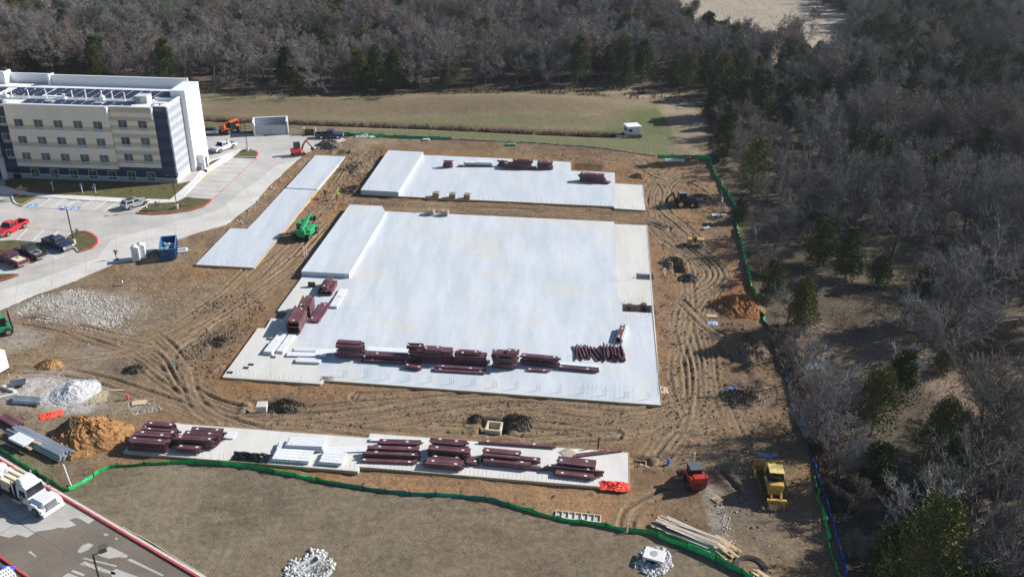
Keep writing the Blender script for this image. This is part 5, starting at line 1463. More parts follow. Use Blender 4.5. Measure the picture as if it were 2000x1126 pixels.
# telehandlers
def telehandler(a, b, label, m, z_at, boom_z, boom_out, cabside=1, s=1.0, rimm=None):
    p, q = G(*a), G(*b); d = q - p; rz = math.atan2(d.y, d.x)
    c = (p + q) / 2; c.z = z_at if z_at is not None else hz(c.x, c.y)
    t = thing("telehandler", label, "telehandler", c, rz)
    MB().box(0, 0, .75, 4.6, 1.2, .65).build("chassis", m, t, bevel=.05)
    MB().box(-.4, -cabside * .85, .75, 2.0, .85, .95, tx=.95).build("engine_cover", m, t, bevel=.06)
    cabin(t, -.2, cabside * .85, .8, 1.5, .85, 1.75, m, .9)
    MB().box(-2.1, 0, 1.1, .5, 1.5, .9).build("counterweight", m, t, bevel=.05)
    w_ = [o for o in ()]
    wheels(t, (1.55, -1.55), 1.0, .62, .45)
    for s_ in (-1, 1):
        for x_ in (1.55, -1.55): MB().box(x_, s_ * 1.0, 1.28, 1.0, .48, .06).build("mudguard", m, t)
    a_, e_ = Vector((-1.9, 0, 1.95)), Vector((1.9 + boom_out, 0, 1.95 + boom_z))
    bm_ = MB().bar(a_, a_ + (e_ - a_) * .72, .5, .55).build("boom", m, t)
    MB().bar(a_ + (e_ - a_) * .6, e_, .36, .4).build("boom_section", m, bm_)
    MB().bar((-.3, .0, 1.2), a_ + (e_ - a_) * .45, .14, .14).build("lift_ram", M_chrome, t)
    MB().bar(e_, e_ + Vector((.45, 0, -.9)), .5, .25).build("boom_head", m, t)
    f = MB().box(e_.x + .55, 0, e_.z - 1.3, .12, 1.3, .8)
    for s_ in (-.4, .4): f.box(e_.x + 1.1, s_, e_.z - 1.3, 1.1, .12, .06)
    f.build("fork_carriage", M_dark, t)
    return t
telehandler(z5(170, 510), z5(285, 470), "orange telehandler parked in the yard behind the hotel", O_mach, PZ, .5, 0.3, -1)
telehandler((583, 477), (616, 446), "green telehandler with raised boom on the dirt between slabs", G_mach, None, 1.3, -.1, 1)
# forklift at the left edge
t = thing("rough_forklift", "green-roofed rough terrain forklift cut off by the picture's left edge", "forklift", GZ(3, 652), .5)
MB().box(0, 0, .5, 2.6, 1.4, .8).build("chassis", G_mach, t, bevel=.05); MB().box(-.9, 0, 1.3, .8, 1.3, .6).build("engine_cover", mat("cream_machine", (.7, .66, .5), .5), t, bevel=.05)
cabin(t, .2, 0, 1.3, 1.3, 1.2, 1.2, G_mach); wheels(t, (.9, -.9), .75, .5, .35)
MB().bar((1.4, -.4, .2), (1.3, -.4, 3.0), .12, .16).bar((1.4, .4, .2), (1.3, .4, 3.0), .12, .16).build("mast", M_dark, t)
# mini excavator
p = G(581, 304)
t = thing("mini_excavator", "red mini excavator digging at the trench by the drive's end", "excavator", (p.x, p.y, PZ), .55)
for s in (-1, 1): track(t, -1.1, 1.1, s * .72, .35, .55)
MB().box(0, 0, .35, .9, 1.1, .35).build("undercarriage", M_dark, t)
MB().box(-.25, 0, .72, 1.9, 1.7, .7, tx=.95, ty=.95).build("house", R_mach, t, bevel=.08)
cabin(t, .15, .35, 1.4, 1.15, .85, 1.15, M_dark, .9)
b1, b2, b3 = Vector((.9, -.2, 1.0)), Vector((2.1, -.2, 3.0)), Vector((3.3, -.2, 2.6))
bo = MB().bar(b1, b1.lerp(b2, .5) + Vector((-.15, 0, .2)), .26, .34).bar(b1.lerp(b2, .45) + Vector((-.15, 0, .2)), b2, .24, .3).build("boom", R_mach, t)
MB().bar(b2 + Vector((-.2, 0, .1)), Vector((3.2, -.2, 1.2)), .2, .26).build("dipper_arm", R_mach, t)
MB().bar(b1.lerp(b2, .4), b1.lerp(b2, .9) + Vector((-.35, 0, .1)), .09, .09).build("boom_ram", M_chrome, t)
MB().extr([(3.0, 1.25), (3.4, 1.3), (3.55, .9), (3.2, .6), (2.9, .75)], -.5, .1).build("bucket", M_dark, t)
MB().box(1.45, 0, .1, .1, 1.7, .4).build("dozer_blade", R_mach, t)
# backhoe loader and small roller
t = thing("backhoe_loader", "dark and yellow backhoe loader working in the churned soil", "backhoe loader", GZ(1336, 402), .1)
MB().box(.6, 0, .8, 2.0, .9, .75, ty=.9).build("engine_hood", M_dark, t, bevel=.05); MB().box(-.4, 0, .5, 2.6, 1.2, .5).build("chassis", M_dark, t)
cabin(t, -.55, 0, 1.1, 1.4, 1.4, 1.5, mat("teal_roof", (.16, .26, .25), .5))
wheels(t, (-.9,), .85, .68, .45); wheels(t, (1.25,), .8, .45, .3)
MB().bar((.2, .6, 1.3), (2.3, .6, .7), .14, .2).bar((.2, -.6, 1.3), (2.3, -.6, .7), .14, .2).build("loader_arm", M_dark, t)
MB().extr([(2.2, .1), (3.0, .1), (3.05, .18), (2.35, .25), (2.25, .8), (2.15, .8)], -1.1, 1.1).build("bucket", M_dark, t)
MB().bar((-1.7, 0, .9), (-2.3, 0, 2.6), .2, .3).bar((-2.3, 0, 2.6), (-3.2, 0, 1.6), .18, .26).bar((-3.2, 0, 1.6), (-3.4, 0, .6), .4, .4).build("backhoe_arm", M_dark, t)
t = thing("trench_roller", "small yellow ride-on roller on the curving dirt track", "roller", GZ(1357, 479), -.15)
MB().cyl((1.0, -.65, .45), (1.0, .65, .45), .45, .45, 14).build("drum", M_steel, t); MB().cyl((-.9, -.65, .45), (-.9, .65, .45), .45, .45, 14).build("drum", M_steel, t)
MB().box(.75, 0, .75, 1.2, 1.1, .55).box(-.75, 0, .75, 1.1, 1.1, .5).build("body_shell", Y_cat, t, bevel=.05)
MB().box(0, 0, .7, .5, .9, .75).build("seat", M_dark, t)
MB().bar((-.5, -.5, 1.2), (-.5, -.5, 2.2), .07, .07).bar((-.5, .5, 1.2), (-.5, .5, 2.2), .07, .07).bar((-.5, -.5, 2.2), (-.5, .5, 2.2), .07, .07).build("roll_bar", M_dark, t)

# ------------------------------------------------------------------ people
def clothes(name, trousers, top, skin=(.38, .22, .15)):
    m = bpy.data.materials.new(name); m.use_nodes = True
    N = m.node_tree.nodes; L = m.node_tree.links
    tc = N.new("ShaderNodeTexCoord"); sp = N.new("ShaderNodeSeparateXYZ"); rp = N.new("ShaderNodeValToRGB")
    L.new(tc.outputs["Object"], sp.inputs[0])
    mr = N.new("ShaderNodeMapRange"); mr.inputs["From Max"].default_value = 1.8
    L.new(sp.outputs["Z"], mr.inputs["Value"]); L.new(mr.outputs["Result"], rp.inputs["Fac"])
    cr = rp.color_ramp; cr.interpolation = 'CONSTANT'
    cr.elements[0].color = (.05, .035, .025, 1); cr.elements[0].position = 0
    cr.elements[1].position = .07; cr.elements[1].color = (*trousers, 1)
    for pos, c in ((.52, top), (.82, skin)):
        e = cr.elements.new(pos); e.color = (*c, 1)
    L.new(rp.outputs["Color"], N["Principled BSDF"].inputs["Base Color"]); N["Principled BSDF"].inputs["Roughness"].default_value = .85
    return m
def person(at, rz, label, trousers, top, vest=None, hat=(.8, .8, .78), lean=0.0, name="person", reach=0.2):
    t = thing(name, label, "person", at, rz)
    V = [(0, 0, .95), (lean * .4, 0, 1.2), (lean * .8, 0, 1.42), (lean, 0, 1.53), (lean * 1.15 + .02, 0, 1.66), (0, .11, .9), (.06, .13, .5), (-.02, .13, .08), (.12, .14, .04), (0, -.11, .9), (-.03, -.13, .5), (-.12, -.13, .08), (.02, -.14, .04),
         (lean * .8, .2, 1.40), (lean * .8 + reach * .4, .26, 1.14), (lean + reach, .22, .94), (lean * .8, -.2, 1.40), (lean * .8 + reach * .5, -.26, 1.14), (lean + reach * 1.4, -.2, .98)]
    E_ = [(0, 1), (1, 2), (2, 3), (3, 4), (0, 5), (5, 6), (6, 7), (7, 8), (0, 9), (9, 10), (10, 11), (11, 12), (2, 13), (13, 14), (14, 15), (2, 16), (16, 17), (17, 18)]
    R_ = [.15, .14, .15, .065, .105, .10, .075, .055, .05, .10, .075, .055, .05, .075, .052, .042, .075, .052, .042]
    me = bpy.data.meshes.new("body"); me.from_pydata(V, E_, [])
    o = link("body", me, clothes(label, trousers, top), t)
    md = o.modifiers.new("skin", 'SKIN'); md.use_smooth_shade = True
    for i, s in enumerate(me.skin_vertices[0].data): s.radius = (R_[i], R_[i]); s.use_root = (i == 0)
    sb = o.modifiers.new("sub", 'SUBSURF'); sb.levels = 1; sb.render_levels = 1
    hx = lean * 1.2 + .02
    hm = MB().lump((hx, 0, 1.77), .135, .125, .10, 1, 2, 0).box(hx + .1, 0, 1.735, .14, .2, .02)
    hm.build("hard_hat", mat("hat_%d" % int(sum(hat) * 100), hat, .4), t, smooth=True)
    if vest:
        MB().cyl((lean * .3, 0, 1.0), (lean * .85, 0, 1.46), .2, .22, 10, False).build("hi_vis_vest", mat("hi_vis", vest, .6), t)
    return t
person(GZ(636, 386), 2.2, "worker in dark clothes and white hard hat standing between the slabs", (.03, .035, .05), (.05, .05, .055))
person(GZ(659, 389), -.6, "worker in a yellow high-visibility vest bending at the dug soil", (.03, .045, .10), (.45, .55, .05), (.55, .70, .06), (.75, .78, .2), .14)
person(GZ(627, 291), -1.5, "worker in navy clothes standing at the trench's edge", (.02, .022, .04), (.02, .025, .055), None, (.03, .03, .05))
person(GZ(1409, 403), 2.6, "worker in a pale blue shirt beside the fence at the right", (.06, .075, .12), (.55, .62, .72), None, (.8, .8, .78))
p = G(228.5, 507)
t = thing("flagman_sign", "dark leaning sign board with a red and white face on the drive", "sign", (p.x, p.y, PZ), .9)
MB().box(0, 0, 0, .6, .5, .06).build("sign_base", M_black, t); MB().bar((0, 0, .05), (-.15, 0, 1.2), .07, .07).build("sign_post", M_dark, t)
MB().add([(-.35, -.04, 1.75), (-.05, -.04, .7), (.42, -.04, 1.35), (-.35, .02, 1.75), (-.05, .02, .7), (.42, .02, 1.35)], [(0, 1, 2), (5, 4, 3), (0, 3, 4, 1), (1, 4, 5, 2), (2, 5, 3, 0)]).build("sign_board", mat("navy_board", (.03, .05, .08), .5), t)
MB().add([(-.02, -.06, 1.42), (.0, -.06, .95), (.36, -.06, 1.33), (-.02, -.045, 1.42), (.0, -.045, .95), (.36, -.045, 1.33)], [(0, 1, 2), (5, 4, 3), (0, 3, 4, 1), (1, 4, 5, 2), (2, 5, 3, 0)]).build("sign_face", mat("red_face", (.55, .10, .09), .5), t)
# ------------------------------------------------------------------ bins, lavatories, heaps
p, q = G(314.5, 511.5), G(345, 508.5)
d = q - p; W_ = d.length; rz = math.atan2(d.y, d.x)
t = thing("roll_off_skip", "open blue roll-off skip full of wrapping and scrap", "skip", (p.x, p.y, .02), rz)
M_skip = mat("skip_blue", (.035, .10, .24), .5, var=.3, scale=2)
LB, HB = 5.2, 1.75
for s in (.04, W_ - .04): MB().box(s, LB / 2, .2, .08, LB, HB).build("side_panel", M_skip, t)
MB().box(W_ / 2, .04, .2, W_ - .18, .08, HB).build("end_panel", M_skip, t); MB().box(W_ / 2, LB - .04, .2, W_ - .18, .08, HB).build("end_panel", M_skip, t)
MB().box(W_ / 2, LB / 2, .16, W_ - .2, LB - .2, .1).build("floor", M_skip, t)
rb_ = MB()
for z_ in (.45, .95, 1.4): rb_.box(W_ / 2, -.05, z_, W_, .1, .12)
for k in range(7): rb_.box(-.05, .35 + k * .75, .25, .1, .12, HB - .1).box(W_ + .05, .35 + k * .75, .25, .1, .12, HB - .1)
rb_.build("rib", M_skip, t)
rim = MB()
for s in (0, W_): rim.box(s, LB / 2, HB + .2, .16, LB + .1, .1)
rim.box(W_ / 2, 0, HB + .2, W_ - .18, .14, .1).box(W_ / 2, LB, HB + .2, W_ - .18, .14, .1)
rim.build("rim", mat("skip_rim_blue", (.07, .22, .45), .5), t)
m4 = Matrix.Translation(p) @ Matrix.Rotation(rz, 4, 'Z')
def in_skip(nm, lb, mb, m_):
    o = thing(nm, lb, "scrap", m4 @ Vector((W_ / 2, LB / 2, .3)), rz); mb.build("heap", m_, o)
r = random.Random(2); mb = MB(); mb2 = MB()
for k in range(46):
    a = Vector((r.uniform(-.8, .8), r.uniform(-2.3, .6), r.uniform(.7, 1.35)))
    mb.bar(a, a + Vector((r.uniform(-.7, .7), r.uniform(-.5, .5), r.uniform(-.1, .25))), r.uniform(.05, .22), .05)
in_skip("plastic_scrap", "tangle of pale turquoise plastic strips inside the blue skip", mb, mat("turquoise_plastic", (.35, .68, .70), .5, rnd=.1, var=.3))
for k in range(16): mb2.lump((r.uniform(-.8, .8), r.uniform(-2.2, 2.3), r.uniform(.2, .6)), .4, .45, .35, k, 1, .3)
in_skip("mixed_rubble", "brown rubble lying at the bottom of the blue skip", mb2, mat("skip_rubble", (.22, .18, .14), .9, var=.4))
mb3 = MB(); mb3.lump((.35, .7, 1.0), .65, .5, .35, 5, 2, .15)
in_skip("white_sack", "white sack slumped on the scrap in the blue skip", mb3, M_wrap)
def portaloo(px, py, label, rz_):
    p_ = G(px, py)
    t = thing("portable_toilet", label, "portable toilet", (p_.x, p_.y, .03), rz_, "white portable toilets by the skip")
    MB().box(0, 0, .12, 1.15, 1.15, 2.0, tx=.97, ty=.97).build("cabin", M_white, t, bevel=.05)
    MB().box(0, 0, 0, 1.25, 1.2, .12).build("skid_base", M_grey, t)
    mb = MB(); n = 8
    pts = [(-.62 + 1.24 * k / n, 2.12 + .36 * math.sin(math.pi * k / n)) for k in range(n + 1)]
    mb.extr(pts, -.6, .6); mb.build("domed_roof", mat("translucent_white", (.82, .82, .82), .5), t)
    dr = MB().box(0, -.585, .2, .75, .04, 1.8).build("door", mat("pale_grey_door", (.66, .67, .70), .5), t)
    MB().box(.28, -.62, 1.1, .06, .04, .16).build("handle", M_dark, dr)
    MB().cyl((.4, .4, 2.2), (.4, .4, 2.75), .05, .05, 6).build("vent_pipe", M_grey, t)
portaloo(267.5, 508.5, "left of two white portable toilets by the blue skip", .35)
portaloo(279, 503.5, "right of two white portable toilets, nearer the blue skip", .35)
def pallet_frame(px, py, label):
    p_ = GZ(px, py); t = thing("vent_panel", label, "panel", p_ + Vector((0, 0, .06)), .35)
    mb = MB().box(-.75, 0, 0, .3, 1.4, .14).box(.75, 0, 0, .3, 1.4, .14).box(0, .6, 0, 1.2, .25, .14).box(0, -.6, 0, 1.2, .25, .14); mb.build("panel_frame", M_white, t)
    MB().box(0, 0, .02, 1.2, .95, .05).build("mesh_insert", M_grey, t)
pallet_frame(355, 489, "white square panel with a grey centre lying by the skip")
def heap(px, py, rx_px, h, c, label, cat, name, seed, ky=1.0, m=None, clod=.18, rough=.35):
    """a mound: polar sheet with lumps, spilling over uneven ground"""
    c0 = GZ(px, py); rx_ = (G(px + rx_px, py) - G(px, py)).length; ry_ = rx_ * ky
    r_ = np.random.default_rng(seed)
    na, nr = 56, 18
    P = [(0, 0, h)]; 
    for j in range(1, nr + 1):
        for i in range(na):
            a = 2 * math.pi * i / na; f = j / nr
            wob = 1 + .22 * noise.noise((math.cos(a) * 1.6 + seed, math.sin(a) * 1.6, 0))
            X_, Y_ = rx_ * f * wob * math.cos(a), ry_ * f * wob * math.sin(a)
            hh = h * max(0, (1 - f ** 1.25)) + .16 * rough * h * noise.fractal((X_ * .8 + seed * 3, Y_ * .8, 1), 1, 2, 4) * 2 * (1 - f * .7)
            hh += r_.normal(0, clod) * (1 - f ** 4) * .35
            zg = hz(c0.x + X_, c0.y + Y_) - c0.z
            P.append((X_, Y_, max(hh, -.1) + zg - (.12 if j == nr else 0)))
    F = [(0, 1 + i, 1 + (i + 1) % na) for i in range(na)]
    for j in range(nr - 1):
        o_ = 1 + j * na
        for i in range(na): F.append((o_ + i, o_ + na + i, o_ + na + (i + 1) % na, o_ + (i + 1) % na))
    mb = MB(); mb.v = P; mb.f = F
    m = m or mat("soil_%d_%d" % (int(c[0] * 1000), int(c[1] * 1000)), c, .95, var=.35, scale=1.6, bump=.16, bscale=3.5, spec=.1)
    o = mb.build(name, m, None, smooth=False, loc=c0)
    return tag(o, label, cat)
heap(172, 852, 84, 2.0, (.30, .16, .068), "largest heap of orange-brown soil beside the leftmost maroon stack", "soil heap", "soil_heap", 1, .85, clod=.3, rough=.9)
heap(150, 838, 44, 1.6, (.17, .12, .075), "dark clods heaped on the shaded side of the largest soil heap", "soil heap", "soil_heap", 19, .8, clod=.35, rough=.8)
heap(97, 712, 26, .75, (.36, .21, .095), "small orange soil heap near the left edge", "soil heap", "soil_heap", 2, .8)
heap(146, 764, 54, .95, (.60, .60, .61), "white gravel heap with a bluish shaded side", "gravel heap", "gravel_heap", 3, .9, m=mat("white_gravel", (.52, .52, .53), .9, var=.15, scale=8, bump=.06, bscale=12), clod=.1, rough=.9)
heap(560, 795, 34, .9, (.105, .085, .062), "dark clod heap beside the concrete block on the near track", "soil heap", "soil_heap", 4, .7, clod=.4, rough=.9)
heap(1012, 826, 34, .9, (.095, .078, .06), "dark clod heap beside the square concrete box", "soil heap", "soil_heap", 5, .9, clod=.4, rough=.9)
heap(930, 818, 15, .5, (.10, .08, .06), "little dark clod heap left of the square concrete box", "soil heap", "soil_heap", 6, 1, clod=.35)
heap(1440, 598, 50, 1.5, (.27, .125, .055), "orange soil bank against the right-hand fence", "soil heap", "soil_heap", 7, 1.1, clod=.3, rough=1)
heap(1452, 680, 46, 1.9, (.17, .125, .085), "broad brown soil bank lying in tree shade by the fence", "soil heap", "soil_heap", 8, 1.3, clod=.3, rough=1)
heap(1450, 775, 46, .7, (.16, .12, .088), "low churned soil bank near the fence, right of the tracks", "soil heap", "soil_heap", 9, .9, clod=.35, rough=1)
heap(640, 283, 28, 1.3, (.19, .165, .13), "grey rubble heap behind the trench by the dark pickup", "rubble heap", "rubble_heap", 10, .8, clod=.4, rough=.8)
heap(700, 326, 34, 1.0, (.21, .155, .10), "brown soil heap between the long narrow slab and the far slab", "soil heap", "soil_heap", 11, 1.1, clod=.3, rough=.8)
heap(690, 372, 30, .9, (.125, .095, .07), "dark soil heap at the near-left corner of the far slab's raised block", "soil heap", "soil_heap", 12, .7, clod=.35, rough=.8)
heap(1318, 515, 28, 1.0, (.20, .15, .10), "soil thrown up round the hole beside the large slab's right edge", "soil heap", "soil_heap", 13, 1, clod=.3, rough=.8)
heap(1345, 545, 22, .7, (.13, .105, .08), "dark clods by the blue pipe near the large slab's right edge", "soil heap", "soil_heap", 14, .8, clod=.35, rough=.9)
heap(1366, 385, 24, .6, (.14, .105, .075), "dark soil heap right of the backhoe loader", "soil heap", "soil_heap", 15, .8, clod=.3, rough=.9)
heap(262, 722, 24, .6, (.095, .078, .06), "dark clod heap in the fork of the tyre tracks at the left", "soil heap", "soil_heap", 16, .8, clod=.35, rough=.9)
heap(430, 668, 24, .6, (.12, .095, .07), "dark clods near the largest slab's left edge", "soil heap", "soil_heap", 17, .8, clod=.35, rough=.9)
heap(1245, 345, 16, .6, (.16, .09, .06), "small reddish soil heap behind the far slab's right corner", "soil heap", "soil_heap", 18, .9)

# scattered clods and stones (too many to count)
def scatter(name, m, regions, seed, label=None, cat=None, subdiv=False):
    r_ = np.random.default_rng(seed)
    V, F = [], []
    base = np.array([(1, 0, 0), (0, 1, 0), (-1, 0, 0), (0, -1, 0), (0, 0, 1), (0, 0, -1)], float)
    tri = [(0, 1, 4), (1, 2, 4), (2, 3, 4), (3, 0, 4)]
    for (poly, n, s0, s1) in regions:
        P = [tuple(p[:2]) for p in GP(poly)]
        xs = [p[0] for p in P]; ys = [p[1] for p in P]
        k = 0
        xx = r_.uniform(min(xs), max(xs), n * 6); yy = r_.uniform(min(ys), max(ys), n * 6)
        ok = inside(P, xx, yy)
        dens = vnoise(xx, yy, 2.6, seed) ** 1.5 > r_.random(xx.size) * .6
        for a, b in list(zip(xx[ok & dens], yy[ok & dens]))[:n]:
            s = s0 + (s1 - s0) * r_.random() ** 2.5
            q = base * (s * r_.uniform(.6, 1.3, (6, 1))) * np.array([1, 1, .7]); an = r_.uniform(0, 6.28)
            c, si = math.cos(an), math.sin(an)
            zz = hz(a, b) + s * .25
            i0 = len(V)
            V += [(a + v[0] * c - v[1] * si, b + v[0] * si + v[1] * c, zz + v[2]) for v in q]
            F += [tuple(i + i0 for i in f) for f in tri]
    me = bpy.data.meshes.new(name); me.from_pydata(V, [], F)
    o = link(name, me, m)
    return tag(o, label, cat, kind='stuff')
scatter("pale_gravel", mat("limestone_gravel", (.47, .45, .41), .9, var=.25, scale=1.5), [([(30, 610), (70, 580), (140, 565), (230, 580), (262, 610), (220, 640), (120, 632), (50, 625)], 2300, .06, .19), ([(40, 600), (150, 560), (300, 590), (250, 660), (100, 640)], 1200, .05, .14), ([(0, 740), (60, 720), (200, 740), (210, 790), (90, 810), (0, 770)], 900, .04, .10), ([(240, 785), (300, 775), (320, 800), (260, 810)], 250, .05, .12)], 5)
scatter("soil_clods", mat("dark_clods", (.155, .115, .08), .95, var=.35, scale=1.5), [(DIRT, 7500, .04, .15), ([(440, 740), (640, 760), (1290, 800), (1330, 780), (1300, 860), (700, 840), (500, 830)], 1200, .05, .18), ([(1290, 440), (1450, 420), (1530, 730), (1600, 950), (1450, 1060), (1330, 900), (1290, 780)], 1800, .06, .24), ([(680, 300), (760, 290), (740, 380), (640, 420), (600, 470), (560, 470)], 1500, .05, .25), ([(900, 280), (1200, 295), (1330, 320), (1400, 420), (1280, 400), (1200, 330)], 1200, .05, .2), ([(380, 600), (480, 560), (520, 600), (420, 740), (340, 720)], 1200, .05, .25)], 6)
scatter("pale_rubble", mat("pale_rubble_stone", (.50, .45, .38), .9, var=.3, scale=1.5), [(DIRT, 1600, .04, .15), ([(530, 365), (600, 305), (610, 312), (540, 370), (470, 440), (450, 440)], 260, .06, .25), ([(1390, 960), (1420, 1000), (1460, 1080), (1420, 1070)], 200, .05, .15), ([(200, 520), (370, 470), (480, 560), (300, 620)], 500, .04, .13)], 7)
# ------------------------------------------------------------------ drainage inlets with white stone
def riprap(poly, n, seed):
    return scatter("white_riprap", mat("white_riprap", (.50, .50, .49), .85, var=.2, scale=2), [(poly, n, .16, .34)], seed)
RIP1 = [(1245, 1085), (1262, 1068), (1285, 1066), (1308, 1082), (1312, 1105), (1295, 1120), (1265, 1128), (1240, 1110)]
RIP2 = [(552, 1108), (575, 1085), (605, 1070), (640, 1080), (655, 1105), (640, 1126), (600, 1135), (560, 1130)]
riprap(RIP1, 420, 8); riprap(RIP2, 520, 9)
p, q = G(1254, 1102), G(1292, 1101)
c_ = GZ(1277, 1094)
t = thing("drain_inlet", "white concrete drain inlet with a round lid amid white stones", "drain inlet", c_, -.35)
M_wc = mat("white_concrete", (.68, .68, .67), .8, var=.06)
for sx in (-1, 1):
    for sy in (-1, 1): MB().box(sx * .78, sy * .55, -.3, .24, .24, .95).build("inlet_leg", M_wc, t)
MB().box(0, .62, -.3, 1.4, .1, .9).build("inlet_wall", M_wc, t)
MB().box(0, 0, .65, 1.95, 1.5, .2).build("inlet_top", M_wc, t, bevel=.02)
MB().cyl((-.05, .05, .85), (-.05, .05, .875), .36, .36, 18).build("round_lid", mat("lid_grey", (.36, .36, .35), .8), t)
MB().box(0, 0, -.3, 1.3, 1.0, .5).build("inlet_chamber", M_dark, t)
c_ = GZ(600, 1106)
t = thing("drain_headwall", "sloping white concrete headwall half buried in white stones", "headwall", c_, .62)
MB().extr([(-1.3, -.1), (1.2, -.1), (1.2, .55), (1.0, .55), (-1.3, .15)], -.5, -.3).build("wing_wall", M_wc, t)
MB().extr([(-1.3, -.1), (1.2, -.1), (1.2, .55), (1.0, .55), (-1.3, .15)], .3, .5).build("wing_wall", M_wc, t)
MB().box(1.15, 0, -.1, .2, .6, .7).build("head_panel", M_wc, t); MB().box(0, 0, -.2, 2.2, .6, .14).build("apron", M_dark, t)
mb = MB()
r = random.Random(3)
for k in range(90):
    a = Vector((r.uniform(.6, 2.2), r.uniform(-1.2, 1.0), 0)); mb.bar(a, a + Vector((r.uniform(-.5, .5), r.uniform(-.5, .5), r.uniform(.3, .9))), .02, .02)
tag(mb.build("dry_brush", mat("dry_brush", (.20, .16, .11), .9), None, loc=c_), kind="stuff")
# concrete pits in the dirt
c_ = GZ(965, 834)
t = thing("junction_box", "open square pale concrete box set in a dug hole", "junction box", G(965, 838), -SITE - .05); t.location.z = -.75
for s in (-1, 1): MB().box(s * .78, 0, 0, .2, 1.76, 1.25).build("box_wall", mat("buff_concrete", (.55, .49, .36), .85, var=.1), t); MB().box(0, s * .78, 0, 1.36, .2, 1.25).build("box_wall", MATS["buff_concrete"], t)
t = thing("junction_box", "closed pale concrete block in a hole by the near track", "junction box", G(513, 801), .1); t.location.z = -.35
MB().box(0, 0, 0, 1.1, 1.1, 1.15).build("box_body", M_conc, t, bevel=.03); MB().box(0, 0, 1.15, 1.2, 1.2, .1).build("lid", M_conc, t, bevel=.02)
t = thing("formed_pit", "small timber-framed pit at the right end of the near slab", "formwork", GZ(1245, 905), -SITE)
for s in (-1, 1): MB().box(s * .95, 0, -.1, .08, 1.7, .32).build("form_board", M_timber, t); MB().box(0, s * .85, -.1, 1.8, .08, .32).build("form_board", M_timber, t)
mb = MB()
for k in range(7): mb.cyl((-.8 + k * .26, r.uniform(-.5, .5), -.3), (-.8 + k * .26, r.uniform(-.5, .5), .7), .04, .04, 5)
mb.build("pipe_stub", M_rebar, t)
c_ = GZ(1130, 1012)
p, q = G(1085, 1006), G(1174, 1016)
d = q - p
t = thing("formwork_panel", "pale formwork panel of seven cells lying by the near green fence", "formwork", GZ(1129, 1010), math.atan2(d.y, d.x))
L_ = d.length; W_ = 1.0; M_form = mat("pale_ply", (.55, .48, .36), .8, rnd=.1)
for s in (-1, 1): MB().box(0, s * W_ / 2, .02, L_, .09, .22).build("frame_rail", M_form, t)
for k in range(8): MB().box(-L_ / 2 + .05 + (L_ - .1) * k / 7, 0, .02, .09, W_ - .1, .21).build("frame_rib", M_form, t)
for k in range(7): MB().box(-L_ / 2 + .05 + (L_ - .1) * (k + .5) / 7, 0, .02, (L_ - .1) / 7 - .1, W_ - .1, .05).build("ply_panel", mat("grey_ply", (.43, .43, .42), .8, rnd=.15), t)
p, q = G(1117, 333), G(1198, 336)
t = thing("rebar_cage", "rusty rebar cage in the notch at the far slab's back corner", "rebar cage", G(1117, 332), -SITE)
for k in range(9): MB().cyl((.4, .4 + k * .42, .12), (6.2, .4 + k * .42, .12), .03, .03, 4).build("rebar", M_rebar, t)
for k in range(14): MB().cyl((.5 + k * .43, .3, .16), (.5 + k * .43, 3.9, .16), .03, .03, 4).cyl((.5 + k * .43, 3.9, .1), (.5 + k * .43, 3.9, .9), .03, .03, 4).build("rebar", M_rebar, t)
# lumber heap
def lumber(n, a, b, w_, label, seed, ln, hmax, c=None, name="lumber_pile"):
    p_, q_ = GZ(*a), GZ(*b); d_ = q_ - p_; rz_ = math.atan2(d_.y, d_.x)
    t = thing(name, label, "lumber pile", p_ + Vector((0, 0, .05)), rz_, None)
    r_ = random.Random(seed); M_ = c or M_timber
    for i in range(n):
        lv = r_.random() ** 1.5 * hmax
        l_ = r_.choice(ln); bw = r_.choice((.1, .14, .2, .28))
        o = timber(l_, bw, .05, t, (d_.length * .5 + r_.uniform(-.25, .25) * d_.length * .5, r_.uniform(-w_, w_) * (1 - lv * .5), lv), r_.uniform(-.07, .07), "plank", M_)
        o.rotation_euler.x = r_.uniform(-.2, .2); o.rotation_euler.y = r_.uniform(-.03, .03)
    return t
lumber(38, (1292, 1026), (1400, 1068), 1.1, "long pile of weathered boards along the inside of the near green fence", 4, (5.2, 6.0, 6.6, 4.5), .5, mat("weathered_timber", (.46, .40, .33), .85, rnd=.3, var=.2))
lumber(46, (1385, 1050), (1440, 1095), 1.1, "jumble of short yellowish offcuts at the end of the board pile", 5, (1.2, 1.8, 2.4), .45)
lumber(12, (1470, 1118), (1505, 1142), .6, "few pale boards lying past the hose coil at the bottom edge", 6, (1.5, 2.2), .15)
c_ = GZ(1466, 1106)
t = thing("hose_coil", "coil of dark hose lying on the dirt by the offcuts", "hose", c_ + Vector((0, 0, .08)))
mb = MB()
pts = [Vector((math.cos(a) * (1.05 + .02 * a), math.sin(a) * (.95 + .02 * a) , .03 * (a / 6.28))) for a in np.linspace(0, 6.28 * 4, 90)]
mb.tube(pts, .05, 5); mb.build("hose", M_dark, t)
c_ = [G(*p_) for p_ in [(240, 1030), (268, 1045), (300, 1062), (340, 1088), (380, 1112), (430, 1145)]]
pp = [Vector((a[0], a[1], hz(a[0], a[1]) + .08)) for a in catmull([tuple(c[:2]) for c in c_], 1.0)]
tag(MB().tube(pp, .07, 6).build("buried_pipe", mat("buff_pipe", (.50, .41, .27), .7)), "long thin buff pipe snaking across the grass beside the road", "pipe")
